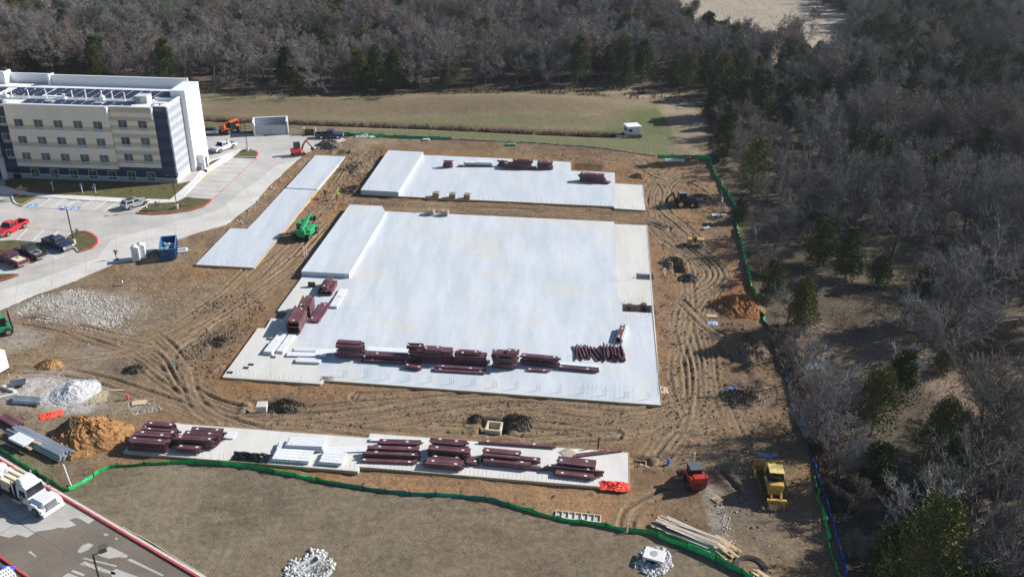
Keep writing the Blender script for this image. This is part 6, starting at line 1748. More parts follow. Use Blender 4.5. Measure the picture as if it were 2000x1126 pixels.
# orange netting, black plastic, blue pallet bits
def crumple(px, py, w_, l_, h_, m, label, cat, name, seed, rz_=0, zt=None):
    c = GZ(px, py) if zt is None else G(px, py, zt)
    n = 18
    P = [(w_ * (i / (n - 1) - .5) * (1 + .2 * noise.noise((j * .4, seed, 3))), l_ * (j / (n - 1) - .5) * (1 + .3 * noise.noise((i * .35, seed, 0))), max(.02, h_ * (.45 + noise.noise((i * .5 + seed, j * .5, 0)) + .6 * noise.noise((i * 1.3, j * 1.3, seed))) * (1 - max(abs(i / (n - 1) - .5), abs(j / (n - 1) - .5)) * 1.9) + .03)) for j in range(n) for i in range(n)]
    F = [(j * n + i, j * n + i + 1, (j + 1) * n + i + 1, (j + 1) * n + i) for j in range(n - 1) for i in range(n - 1)]
    mb = MB(); mb.v, mb.f = P, F
    o = mb.build(name, m, None, loc=c, rz=rz_)
    sd_ = o.modifiers.new("thickness", 'SOLIDIFY'); sd_.thickness = .02
    return tag(o, label, cat)
crumple(490, 893, 4.0, 1.6, .75, mat("black_polythene", (.012, .012, .014), .28, spec=.5), "crumpled black plastic sheet at the near edge of the front slab", "plastic sheet", "plastic_sheet", 2, -.1, SZ)
crumple(1200, 949, 3.0, 1.5, .5, M_orange_net, "red-orange netting bundled on the right corner of the near slab", "netting", "safety_netting", 3, -.1, SZ)
crumple(100, 809, 2.4, 1.4, .35, M_orange_net, "red-orange netting lying near the white gravel heap", "netting", "safety_netting", 4, .5)
crumple(714, 266, 4.6, 1.6, .8, M_wrap, "heap of white wrapping by the far green fence", "plastic sheet", "plastic_sheet", 5)
crumple(1318, 313, 3.8, 1.6, .6, M_wrap, "white wrapping and a dark box heaped by the far right fence", "plastic sheet", "plastic_sheet", 6)
crumple(1405, 421, 2.6, 1.2, .3, M_wrap, "small white plastic sheet in the shade by the right fence", "plastic sheet", "plastic_sheet", 7)
crumple(1392, 631, 1.4, 1.0, .2, mat("pale_blue_sheet", (.35, .50, .75), .5), "pale blue plastic scrap on the dirt right of the tracks", "plastic sheet", "plastic_sheet", 8)
crumple(1505, 890, 2.6, 1.6, .25, mat("blue_grey_sheet", (.30, .36, .48), .5), "bluish plastic sheet on the ground beyond the bulldozer", "plastic sheet", "plastic_sheet", 9)
crumple(14, 1114, 1.3, 1.2, .4, M_blue_tarp, "bright blue sheet at the lower left corner beyond the road", "plastic sheet", "plastic_sheet", 10, 0, .1)
crumple(185, 775, 2.8, 2.4, .12, mat("tan_slurry", (.42, .35, .22), .6), "tan washout sheet held by dark sandbags near the gravel heap", "washout sheet", "washout_sheet", 11, .3)
crumple(640, 738, 1.6, .9, .3, mat("debris_grey", (.40, .38, .36), .8), "grey debris heap on the near edge of the largest slab", "debris", "debris_heap", 12, 0, SZ)
crumple(1292, 762, 1.6, 1.6, .3, mat("tan_rope", (.48, .38, .28), .8), "tangle of tan straps at the right corner of the largest slab", "debris", "debris_heap", 13)
crumple(1590, 712, 2.6, 1.6, .5, mat("grey_scrap", (.38, .38, .40), .7), "grey scrap heap under the trees beyond the fence", "debris", "debris_heap", 14)
crumple(1282, 318, 2.4, 1.4, .3, mat("debris_red", (.35, .18, .15), .7), "scattered reddish scraps by the far right fence", "debris", "debris_heap", 15) if 0 else None
t = thing("white_crate", "white slatted crate cut off by the lower left corner", "crate", G(12, 1128, .0), .9)
for k in range(6): MB().box(-.55 + k * .22, 0, .0, .14, 1.5, .5).build("crate_slat", M_white, t)
for k in (-.5, 0, .5): MB().box(0, k, .5, 1.3, .14, .05).build("crate_batten", M_white, t)
# left edge: white tank, slabs, timbers
t = thing("white_trailer", "tall white box trailer cut off by the left edge", "trailer", GZ(-27, 742), 1.2)
MB().box(0, 0, .8, 5.0, 2.4, 2.5).build("trailer_body", M_white, t, bevel=.05); MB().box(0, 0, .6, 5.0, 2.2, .2).build("trailer_frame", M_dark, t)
wheels(t, (-.6, .6), 1.05, .38, .25)
c_ = GZ(36, 752); t = thing("steel_plate", "dark flat steel plate propped on blocks at the left edge", "plate", c_, .35)
MB().box(0, 0, .35, 1.7, 1.4, .1).build("plate", mat("blued_steel", (.06, .075, .10), .5), t)
for k in (-.5, .5): MB().box(k, 0, 0, .25, 1.0, .34).build("block", M_conc, t)
for px, py, rz_, lb in ((18, 760, -.5, "pale concrete beam left of the dark steel plate"), (14, 774, .5, "pale concrete beam lying in front of the dark steel plate")):
    c_ = GZ(px, py); tag(MB().box(0, 0, 0, 2.3, .42, .35).build("concrete_beam", M_conc, None, loc=c_, rz=rz_, bevel=.02), lb, "concrete beam")
for px, py, l_, rz_, lb in ((228, 761, 2.2, 0, "single plank pointing right from the washout sheet"), (272, 786, 1.6, .3, "square tan board on the dirt by the soil heap"), (1265, 912, 1.8, -.5, "short plank lying right of the framed pit"), (1400, 975, .9, .6, "small pair of pale boards on the dirt left of the bulldozer"), (1390, 617, 1.5, 0, "pale board stack at the edge of the tracks")):
    c_ = GZ(px, py); tag(MB().box(0, 0, 0, l_, .25 if l_ > 1.7 else .9, .07).build("plank", M_timber, None, loc=c_ + Vector((0, 0, .05)), rz=rz_), lb, "plank")
# hydrants, posts, small fittings
def hydrant(px, py, m, label, zt=None):
    c = GZ(px, py) if zt is None else G(px, py, zt)
    t = thing("fire_hydrant", label, "fire hydrant", c, .4)
    MB().cyl((0, 0, 0), (0, 0, .08), .2, .2, 10).cyl((0, 0, .08), (0, 0, .62), .13, .13, 10).build("barrel", m, t)
    MB().lump((0, 0, .68), .17, .17, .17, 1, 2, 0).build("bonnet", m, t, smooth=True)
    MB().cyl((-.26, 0, .45), (.26, 0, .45), .08, .08, 8).cyl((0, -.24, .42), (0, 0, .42), .09, .09, 8).build("outlet", m, t)
hydrant(239, 557, M_chrome, "silver hydrant standing alone on bare dirt by the drive")
hydrant(287, 410, M_chrome, "silver hydrant on the lawn island right of the silver car", .2)
hydrant(1305, 907, mat("hydrant_blue", (.08, .22, .6), .4), "bright blue hydrant left of the red skid-steer")
def post(px, py, h_, r_, m, label, name="marker_post", cat="post", group=None, lean=0):
    c = GZ(px, py)
    t = tag(MB().cyl((0, 0, -.2), (lean, 0, h_), r_, r_, 7).cyl((lean, 0, h_), (lean, 0, h_ + .05), r_ * 1.2, r_ * 1.2, 7).build(name, m, None, loc=c), label, cat, group)
M_pvc = mat("white_pvc", (.75, .75, .74), .5); M_pvcb = mat("blue_pvc", (.07, .25, .62), .5)
post(340, 713, 1.0, .08, mat("teal_pvc", (.08, .35, .38), .5), "short teal pipe standing among the tracks at the left")
post(1355, 900, 1.1, .07, M_pvc, "white pipe stub behind the red skid-steer")
post(594, 500, 1.6, .07, M_pvc, "left of two white pipes by the large slab's raised block"); post(599, 499, 1.5, .07, M_pvc, "right of two white pipes by the large slab's raised block")
post(727, 322, 1.5, .07, M_pvc, "white forked pipe on the dirt left of the far slab")
post(1348, 546, 1.5, .11, M_pvcb, "bright blue pipe standing in dark clods right of the large slab")
post(1297, 540, 1.2, .08, M_pvc, "white pipe with a flange right of the small slab pit")
post(220, 812, 1.6, .05, M_steel, "thin grey stake beside the largest soil heap")
post(1168, 876, 1.5, .09, M_dark, "dark post at the back edge of the near slab"); post(1408, 392, 1.9, .06, M_pvc, "pale stake by the right fence near a worker")
post(345, 474, 1.7, .03, M_dark, "thin dark stake at the drive's edge beyond the skip")
post(139, 947, 2.6, .06, M_white, "white post at the corner of the two green fences", lean=-.25)
post(250, 778, .7, .12, M_orange_net, "orange marker standing near the washout sheet")
for px, py, w_, lb in ((1380, 448, 1.6, "pump and pipe fittings on the dirt above the small roller"), (1366, 391, 1.4, "grey machine parts behind the backhoe loader"), (1432, 762, 1.4, "blue and red pipe fittings on churned soil by the fence"), (1345, 312, 1.4, "small red and white fuel cans by the far right fence"), (998, 284, 2.2, "green box in a yellow frame at the far dirt edge"), (832, 274, 1.6, "pale sheet of scrap by the far green fence")):
    c_ = GZ(px, py); t = thing("site_fittings", lb, "fittings", c_, r.uniform(-.5, .5))
    cols = {"pump ": (.4, .42, .45), "grey ": (.35, .36, .38), "blue ": (.08, .25, .6), "small": (.55, .05, .05), "green": (.05, .30, .16), "pale ": (.6, .6, .6)}
    m_ = mat("fit_" + lb[:5], cols[lb[:5]], .5)
    MB().box(0, 0, .05, w_, w_ * .4, .35, tx=.8).build("casing", m_, t); MB().cyl((-w_ * .5, .4, .15), (w_ * .5, .3, .15), .09, .09, 7).cyl((w_ * .3, -.3, .1), (w_ * .3, .5, .45), .08, .08, 7).build("pipe", M_pvc if lb[0] != "b" else M_orange_net, t)
# lamp posts
M_bronze = mat("bronze_post", (.045, .035, .03), .5)
def lamp_post(px, py, label, h_=6.0, arm=math.pi, zt=.2, heads=1):
    c = G(px, py, zt)
    t = thing("lamp_post", label, "lamp post", c, arm, "car park lamp posts")
    MB().cyl((0, 0, -.2), (0, 0, .75), .3, .28, 12).build("footing", M_conc, t)
    MB().box(0, 0, .75, .14, .14, h_ - .75).build("pole", M_bronze, t)
    for k in range(heads):
        s = 1 if k == 0 else -1
        MB().bar((0, 0, h_ - .08), (s * .5, 0, h_ - .02), .07, .07).build("arm", M_bronze, t)
        hd = MB().box(s * .78, 0, h_ - .06, .62, .42, .1).build("lamp_head", M_bronze, t)
        MB().box(s * .78, 0, h_ - .075, .5, .32, .012).build("lens", M_lampw, hd)
lamp_post(145, 475.5, "dark lamp post on the oval red-kerbed lawn island", 5.9)
lamp_post(346, 406.5, "dark lamp post with two heads before the hotel's right end", 6.2, heads=2, arm=.3)
lamp_post(483.5, 294, "dark lamp post on the small island near the bin enclosure", 5.9, heads=2, arm=.3)
lamp_post(206, 1178, "dark lamp post whose head rises from the bottom edge over the road", 5.6, .6, .1)
c = G(201, 1066, PZ + .009); tag(MB().cyl((0, 0, 0), (0, 0, .012), .42, .42, 18).build("manhole_cover", mat("rusty_iron", (.12, .09, .07), .8), None, loc=c), "round iron manhole cover in the wet road", "manhole cover")
def sign_post(px, py, label):
    t = thing("parking_sign", label, "sign", G(px, py, .2), -1.45, "blue accessible parking signs")
    MB().cyl((0, 0, 0), (0, 0, 1.75), .05, .05, 6).build("post", M_white, t)
    MB().box(.06, 0, 1.3, .03, .38, .55).build("sign_plate", M_blue, t)
for px, py, lb in ((104.5, 373, "leftmost blue accessible parking sign, standing in the hotel's shadow"), (161.5, 377, "middle blue accessible parking sign at the lawn edge"), (187.5, 377.5, "rightmost blue accessible parking sign, with a hydrant pipe beside it")): sign_post(px, py, lb)
for px, py, lb in ((257, 375.5, "short dark bollard left of another on the hotel lawn"), (321, 371.5, "short dark bollard near the hotel's right corner")):
    post(px, py, .75, .09, M_dark, lb, "bollard", "bollard")
post(182, 371, .9, .09, M_white, "white standpipe on the hotel lawn by a blue sign", "standpipe", "standpipe")

# ------------------------------------------------------------------ silt fences
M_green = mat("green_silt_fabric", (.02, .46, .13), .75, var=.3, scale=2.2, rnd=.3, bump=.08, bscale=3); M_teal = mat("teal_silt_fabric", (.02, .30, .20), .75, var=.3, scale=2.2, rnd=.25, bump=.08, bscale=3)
def silt(px_pts, label, m, h_=.5, sag=.12, step=2.4, cat="fence", lean=.25, name="silt_fence", seed=1, swap=None):
    path = catmull([tuple(p_[:2]) for p_ in GP(px_pts)], .6)
    t = thing(name, label, cat, (path[0][0], path[0][1], 0))
    o = Vector((path[0][0], path[0][1], 0)); r_ = random.Random(seed)
    acc, last, posts, cur = 0, path[0], [0], 0
    for i in range(1, len(path)):
        acc += float(np.linalg.norm(path[i] - path[i - 1]))
        if acc >= step: posts.append(i); acc = 0
    if posts[-1] != len(path) - 1: posts.append(len(path) - 1)
    for i in posts:
        a = path[i]; z_ = hz(a[0], a[1])
        MB().box(a[0] - o.x, a[1] - o.y, z_ - .1, .06, .06, h_ + .32 + r_.uniform(-.08, .15)).build("fence_stake", M_dark, t)
    for k in range(len(posts) - 1):
        seg = [path[i] for i in range(posts[k], posts[k + 1] + 1)]
        V, F = [], []; n = len(seg); hh = h_ * r_.uniform(.82, 1.15); bl = r_.uniform(-1, 1) * lean
        for i, a in enumerate(seg):
            d_ = seg[min(i + 1, n - 1)] - seg[max(i - 1, 0)]; d_ = d_ / (np.linalg.norm(d_) + 1e-9); nr_ = np.array((-d_[1], d_[0]))
            s = math.sin(math.pi * i / max(1, n - 1)); z_ = hz(a[0], a[1])
            for f in (0, .45, .8, 1):
                of = nr_ * (bl * .5 * s * f + .16 * lean * 4 * noise.noise((a[0] * 1.3, a[1] * 1.3, f * 2)) * f + .04)
                V.append((a[0] - o.x + of[0], a[1] - o.y + of[1], z_ - .05 + (hh * f) * (1 - sag * s * (1 if f > .9 else .4)) + (.10 * noise.noise((a[0] * 1.1, a[1] * 1.1, 9)) if f > .9 else 0)))
        for i in range(n - 1):
            for j in range(3): F.append((4 * i + j, 4 * i + 4 + j, 4 * i + 5 + j, 4 * i + 1 + j))
        mb = MB(); mb.v, mb.f = V, F
        mm = m if not swap or not (swap[0] <= k / (len(posts) - 1) <= swap[1]) else swap[2]
        ob = mb.build("fabric_panel", mm, t)
        sd_ = ob.modifiers.new("thickness", 'SOLIDIFY'); sd_.thickness = .015
    return t
silt([(-60, 845), (0, 877), (35, 903), (80, 930), (120, 953), (134, 958)], "bright green silt fence running down to the corner by the flatbed truck", M_green, seed=1)
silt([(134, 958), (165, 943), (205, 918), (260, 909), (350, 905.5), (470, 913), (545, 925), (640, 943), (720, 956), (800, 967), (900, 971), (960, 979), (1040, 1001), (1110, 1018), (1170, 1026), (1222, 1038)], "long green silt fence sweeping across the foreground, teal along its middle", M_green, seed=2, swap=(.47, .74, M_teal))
silt([(1228, 1039), (1270, 1043), (1300, 1056), (1370, 1082), (1420, 1107), (1462, 1128), (1500, 1150)], "green silt fence beside the board pile at the bottom right", M_green, seed=3, h_=.7)
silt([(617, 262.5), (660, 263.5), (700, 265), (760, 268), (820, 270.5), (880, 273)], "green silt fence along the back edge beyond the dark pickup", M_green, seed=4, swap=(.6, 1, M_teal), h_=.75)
silt([(880, 273), (1000, 278), (1100, 284), (1180, 291), (1230, 298), (1280, 305)], "pale low sediment barrier along the back of the site", mat("pale_barrier", (.42, .40, .36), .8), h_=.28, seed=5)
silt([(1284, 307.5), (1330, 309), (1386, 311)], "short green silt fence closing the far right corner", M_green, h_=.8, seed=6)
silt([(1386, 311), (1392, 331), (1405, 356), (1424, 386), (1437, 408), (1437, 425), (1441, 450), (1450, 492), (1455, 516), (1468, 561), (1479, 588)], "green silt fence along the trees on the right, upper run", M_green, h_=.8, lean=.6, seed=7)
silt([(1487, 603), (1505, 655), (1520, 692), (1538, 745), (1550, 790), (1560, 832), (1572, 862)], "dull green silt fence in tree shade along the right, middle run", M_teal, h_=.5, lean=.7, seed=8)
silt([(1588, 930), (1600, 975), (1612, 1030), (1625, 1085), (1640, 1130)], "sagging green silt fence at the lower right under the trees", M_green, h_=.4, lean=.7, seed=9)
silt([(1534, 720), (1548, 770), (1560, 820), (1575, 865), (1590, 908), (1606, 955), (1620, 1003), (1634, 1055), (1647, 1095), (1655, 1140)], "bright blue fabric fence along the foot of the right-hand trees", M_blue_tarp, h_=.6, lean=.5, seed=10)
silt([(1390, 300), (1396, 315), (1398, 322)], "short dark blue fabric strip by the far right fence corner", mat("dark_blue_fabric", (.02, .06, .22), .6), h_=.8, seed=11)
# ------------------------------------------------------------------ trees
M_bark = mat("grey_bark", (.145, .125, .108), .95, var=.25, scale=1.5, rnd=.18, spec=.1)
def twig_mat(name, c, rnd=.25): return mat(name, c, .95, var=.2, scale=.4, rnd=rnd, spec=.1)
M_twig = twig_mat("grey_twigs", (.205, .188, .176)); M_twig_green = twig_mat("lichen_twigs", (.155, .160, .132)); M_twig_pale = twig_mat("pale_twigs", (.33, .315, .31), .1); M_twig_brown = twig_mat("brown_twigs", (.188, .156, .130))
def leaf_mat(name, c, c2):
    m = mat(name, c, .8, var=.3, scale=.7, rnd=.22, col2=c2, spec=.2)
    return m
M_cedar = leaf_mat("cedar_green", (.050, .072, .022), (.095, .125, .034)); M_cedar_y = leaf_mat("cedar_yellow_green", (.085, .095, .024), (.15, .155, .042)); M_leaf = leaf_mat("evergreen_leaf", (.10, .13, .035), (.17, .20, .06))
class Tr:
    def __init__(s): s.v, s.f = [], []
    def seg(s, a, b, r0, r1, n):
        d = (b - a)
        if d.length < 1e-5: return
        d.normalize(); up = Vector((0, 0, 1)) if abs(d.z) < .9 else Vector((1, 0, 0))
        r = d.cross(up).normalized(); u = r.cross(d); i0 = len(s.v)
        for q, rr in ((a, r0), (b, r1)):
            for k in range(n):
                t = 2 * math.pi * k / n; s.v.append(q + r * (math.cos(t) * rr) + u * (math.sin(t) * rr))
        for k in range(n): s.f.append((i0 + k, i0 + (k + 1) % n, i0 + n + (k + 1) % n, i0 + n + k))
    def twig(s, a, b, r0):
        d = (b - a); up = Vector((0, 0, 1)) if abs(d.normalized().z) < .9 else Vector((1, 0, 0))
        r = d.cross(up).normalized(); u = r.cross(d.normalized()); i0 = len(s.v)
        s.v += [a + r * r0, a - r * r0 * .5 + u * r0 * .87, a - r * r0 * .5 - u * r0 * .87, b]
        s.f += [(i0, i0 + 1, i0 + 3), (i0 + 1, i0 + 2, i0 + 3), (i0 + 2, i0, i0 + 3)]
    def mesh(s, name, m):
        me = bpy.data.meshes.new(name); me.from_pydata([tuple(v) for v in s.v], [], s.f); me.materials.append(m); return me
def rvec(r, s=1.0): return Vector((r.gauss(0, s), r.gauss(0, s), r.gauss(0, s)))
def bare_tree(seed, h, spread, limbs=7, subs=7, twigs=6, tr=.032, fork=.28, droop=0.0, tl=1.0, lf=1.0, nt=3, rf=1.0):
    """trunk and limbs in one shape, branches and twigs in the other"""
    r = random.Random(seed); T, C = Tr(), Tr()
    p = Vector((0, 0, -.3)); R0 = h * .022 * rf
    stems = [(p, Vector((r.gauss(0, .06), r.gauss(0, .06), 1)), h * .62, R0)]
    if r.random() < .35: stems.append((p + Vector((.2, .1, 0)), Vector((r.gauss(0, .35), r.gauss(0, .35), 1)), h * .55, R0 * .8))
    limbsL = []
    for (a, d, L, rad) in stems:
        n = 6; q = a.copy(); dd = d.normalized()
        for i in range(n):
            e = q + dd * (L / n); T.seg(q, e, rad * (1 - i / n * .65), rad * (1 - (i + 1) / n * .65), 6)
            if i / n >= fork - .05 or i == n - 1:
                for _ in range(max(1, limbs // (n - 2)) + (2 if i == n - 1 else 0)):
                    an = r.uniform(0, 6.283); el = r.uniform(.25, .95) + .25 * (i / n)
                    limbsL.append((e.copy(), Vector((math.cos(an) * spread * 1.25, math.sin(an) * spread * 1.25, el)).normalized(), h * r.uniform(.30, .48) * lf * (1 - .22 * i / n), rad * (1 - (i + 1) / n * .65) * .62))
            q = e; dd = (dd + rvec(r, .10)).normalized()
    for (a, d, L, rad) in limbsL:
        n = 5; q = a; dd = d
        for i in range(n):
            e = q + dd * (L / n); T.seg(q, e, rad * (1 - i / n * .75), rad * (1 - (i + 1) / n * .75), 4)
            dd = (dd + rvec(r, .17) + Vector((0, 0, .08 - droop))).normalized()
            if i >= 1:
                k_ = max(1, round(subs / (n - 1)))
                for _ in range(k_ + (2 if i == n - 1 else 0)):
                    bd = (dd + rvec(r, .62)).normalized(); bl = L * r.uniform(.28, .52); br = max(rad * .32, .03)
                    b0 = e; b1 = b0 + bd * bl * .5; b2 = b1 + (bd + rvec(r, .25) + Vector((0, 0, .15 - droop))).normalized() * bl * .5
                    C.seg(b0, b1, br, br * .7, 3); C.twig(b1, b2, br * .75)
                    for w in range(twigs):
                        f = r.uniform(.15, 1.0); s0 = b0.lerp(b1, f * 2) if f < .5 else b1.lerp(b2, f * 2 - 1)
                        td = (bd * .6 + rvec(r, .6) + Vector((0, 0, .25 - droop))).normalized(); l_ = bl * r.uniform(.35, .75) * tl
                        s1 = s0 + td * l_; C.twig(s0, s1, tr)
                        for _2 in range(nt):
                            s2 = s0.lerp(s1, r.uniform(.2, .8)); C.twig(s2, s2 + (td + rvec(r, .6)).normalized() * l_ * r.uniform(.4, .7), tr * .75)
            q = e
    return T, C
def cedar(seed, h, w, leafs=6000, form=1.0):
    r = random.Random(seed); T, C = Tr(), Tr()
    T.seg(Vector((0, 0, -.3)), Vector((r.gauss(0, .1), r.gauss(0, .1), h * .9)), h * .022, .03, 6)
    lobes = []
    for k in range(58):
        f = r.random() ** .8; z_ = h * (.08 + .90 * f)
        rr = w * .5 * ((1 - f) ** (.40 * form)) * (.55 + .45 * min(1, f * 6)); a = r.uniform(0, 6.283); d = rr * r.uniform(.45, .95)
        lobes.append((Vector((math.cos(a) * d, math.sin(a) * d, z_)), (.16 + .14 * r.random()) * w * (1.1 - .6 * f)))
    for k, (c, q) in enumerate(lobes):
        T.seg(Vector((0, 0, max(.2, c.z - d * .4))), c, .04, .02, 3)
        for _ in range(leafs // 58):
            n = rvec(r).normalized(); n.z = n.z * .8 + .15
            p = c + Vector((n.x * q, n.y * q, n.z * q * 1.15)) * r.uniform(.55, 1.15)
            s = r.uniform(.10, .21); u = rvec(r).normalized(); v = (n + rvec(r, .5)).normalized()
            i0 = len(C.v); t_ = u.cross(v).normalized() if u.cross(v).length > .01 else Vector((1, 0, 0))
            C.v += [p - t_ * s * .5, p + t_ * s * .5, p + v * s * 1.3 + t_ * s * .15 + Vector((0, 0, .06)), p - v * s * .3 + u * s * .4]
            C.f += [(i0, i0 + 1, i0 + 2), (i0, i0 + 3, i0 + 1)]
    return T, C
BARE, CED, BUSH = [], [], []
for i in range(9):
    h = (9.5, 8.6, 10.4, 9.0, 8.0, 9.8, 7.4, 10.0, 8.4)[i]
    T, C = bare_tree(100 + i, h, (.75, .95, .7, 1.0, .9, .8, 1.05, .65, .85)[i], limbs=8, subs=7, twigs=8, tr=.030, nt=4, droop=(0, .05, 0, .02, .06, 0, .03, 0, .05)[i], lf=1.12)
    tw = (M_twig, M_twig, M_twig_brown, M_twig, M_twig, M_twig_green, M_twig_brown, M_twig, M_twig_green)[i]
    BARE.append((T.mesh("trunk", M_bark), C.mesh("crown", tw), T, C, h))
NEARB = []
for i in range(5):
    h = (9.0, 8.0, 10.0, 7.0, 9.5)[i]
    T, C = bare_tree(700 + i, h, (.9, 1.1, .75, 1.0, .85)[i], limbs=8, subs=8, twigs=8, tr=.019, lf=1.1, nt=4)
    NEARB.append((T.mesh("trunk", M_bark), C.mesh("crown", (M_twig, M_twig_brown, M_twig, M_twig_brown, M_twig_green)[i]), T, C, h))
for i in range(6):
    h = (7.5, 6.5, 8.5, 5.8, 7.0, 9.0)[i]
    T, C = cedar(300 + i, h, (4.2, 4.6, 4.4, 4.0, 5.2, 5.0)[i], form=(1, .8, 1.1, .7, .65, .8)[i])
    CED.append((T.mesh("trunk", M_bark), C.mesh("crown", (M_cedar, M_cedar, M_cedar, M_cedar_y, M_cedar, M_cedar_y)[i]), T, C, h))
for i in range(3):
    T, C = bare_tree(500 + i, 3.6, 1.3, limbs=9, subs=5, twigs=5, tr=.022, fork=0.0)
    BUSH.append((T.mesh("trunk", M_bark), C.mesh("crown", (M_twig_brown, M_twig, M_twig_brown)[i]), T, C, 3.6))
TREES = {}
def place_tree(kind, var, at, s, rz, label, group=None, name=None, cat=None, sz=1.0):
    lib = {"bare": BARE, "cedar": CED, "bush": BUSH, "near": NEARB}[kind]
    tm, cm = lib[var % len(lib)][:2]
    nm = name or {"bare": "leafless_tree", "near": "leafless_tree", "cedar": "cedar_tree", "bush": "leafless_bush"}[kind]
    t = thing(nm, label, cat or ("bush" if kind == "bush" else "tree"), at, rz, group)
    t.scale = (s, s, s * sz)
    link("trunk", tm, None, t); link("crown", cm, None, t)
    return t
# wood outlines on the ground
def poly2(p): return [tuple(q[:2]) for q in GP(p)]
BW, RW, MD = poly2(BACKWOOD), poly2(RIGHTWOOD), poly2(MEADOW)
OPEN_ = [poly2(p) for p in ([(1640, 500), (1690, 470), (1870, 465), (1890, 540), (1830, 585), (1740, 600), (1650, 580)], [(1600, 660), (1690, 630), (1830, 680), (1830, 760), (1700, 740), (1600, 720)], [(1830, 720), (2040, 690), (2040, 850), (1870, 850)])]
CEDSPOT = [(560, 150, 30), (460, 150, 26), (980, 150, 30), (1140, 140, 30), (830, 95, 30), (1290, 160, 30), (1440, 190, 40), (1560, 175, 40), (1850, 40, 50), (1700, 120, 50), (1950, 130, 50), (120, 125, 55), (185, 115, 35), (330, 135, 30), (640, 85, 45), (440, 30, 40), (200, 50, 30), (760, 140, 45), (690, 95, 30), (1220, 130, 30), (1400, 45, 45), (1500, 65, 50), (1590, 90, 50), (1400, 160, 50), (1650, 95, 40),
           (1330, 150, 40), (1050, 150, 30), (900, 145, 30), (1890, 80, 60), (1800, 95, 40), (1760, 150, 30), (1870, 190, 60), (1940, 200, 30), (1510, 540, 26), (1560, 590, 36), (1440, 410, 18), (1705, 530, 26), (1680, 800, 40), (1700, 770, 40), (1750, 830, 40), (1830, 890, 50), (1850, 960, 50),
           (1900, 1060, 70), (1960, 1000, 50), (1680, 940, 50), (1560, 640, 30), (1640, 720, 30), (1990, 340, 20), (700, 15, 60), (60, 20, 40), (1260, 60, 30), (1480, 190, 40), (1600, 480, 40), (1630, 420, 30), (1700, 300, 18), (1780, 580, 24), (1980, 1110, 60), (1840, 720, 22)]
CS = [(G(a, b, 4.5), (G(a + c, b, 4.5) - G(a, b, 4.5)).length) for a, b, c in CEDSPOT]
rt = np.random.default_rng(5)
cand = []
def grid(poly, s, keep):
    xs = [p[0] for p in poly]; ys = [p[1] for p in poly]
    ax = np.arange(min(xs), max(xs), s); ay = np.arange(max(min(ys), 30), min(max(ys), 520), s)
    A, B = np.meshgrid(ax, ay); A = A.ravel() + rt.uniform(-.42, .42, A.size) * s; B = B.ravel() + rt.uniform(-.42, .42, B.size) * s
    k = inside(poly, A, B) & (rt.random(A.size) < keep)
    return A[k], B[k]
def view(px_, py_, zz=4):
    v = Vector((px_, py_, zz - H)); c = v.dot(C_F)
    if c <= 1: return None
    return 1000 + FOC * v.dot(C_R) / c, 563 - FOC * v.dot(C_U) / c, c
for poly, s, keep, reg in ((BW, 4.9, .95, "back"), (RW, 4.9, .95, "right")):
    A, B = grid(poly, s, keep)
    ok = ~inside(MD, A, B)
    for a, b in zip(A[ok], B[ok]):
        v = view(a, b)
        if v is None or v[0] < -160 or v[0] > 2160 or v[1] > 1330: continue
        d_ = v[2]
        if reg == 'right' and v[1] > 560 and v[0] < 1620 and rt.random() < .55: continue
        if 1640 < v[0] < 2060 and 590 < v[1] < 830 and rt.random() < .82: continue
        op = any(inside(o, np.array([a]), np.array([b]))[0] for o in OPEN_)
        if op and rt.random() < .92: continue
        if reg == 'right' and v[1] > 640 and v[0] < 1740: near_c_skip = True
        else: near_c_skip = False
        near_c = min((math.hypot(a - c[0].x, b - c[0].y) / max(c[1], 3.0) for c in CS))
        pc = .85 if near_c < 1 else (.34 if near_c < 1.5 else (.66 if (v[1] > 860 and v[0] > 1660) else (.48 if (v[1] < 215 and v[0] > 1330) else .08)))
        edge = sdist(poly, np.array([a]), np.array([b]), True)[0][0]
        kind = "cedar" if (not near_c_skip) and rt.random() < pc else ("bush" if rt.random() < (.22 if edge > 5 else .5) else "bare")
        if kind == "bush" and rt.random() < .3 and edge > 5: kind = "bare"
        s_ = {"bare": rt.uniform(.72, 1.38), "cedar": rt.uniform(.7, 1.3), "bush": rt.uniform(.6, 1.25)}[kind]
        if reg == 'right' and kind == 'bare' and v[0] < 1720 - (0 if v[1] > 500 else 120): s_ = min(s_, .78)
        if kind == 'cedar' and v[1] < 300: s_ *= 1.08
        if reg == "right" and kind == "bare": s_ *= (1.12 if v[1] > 400 else .95)
        # pale blue-grey, taller wood in the far right is left to the mix of variants
        cand.append((kind, a, b, s_, d_, reg, v))
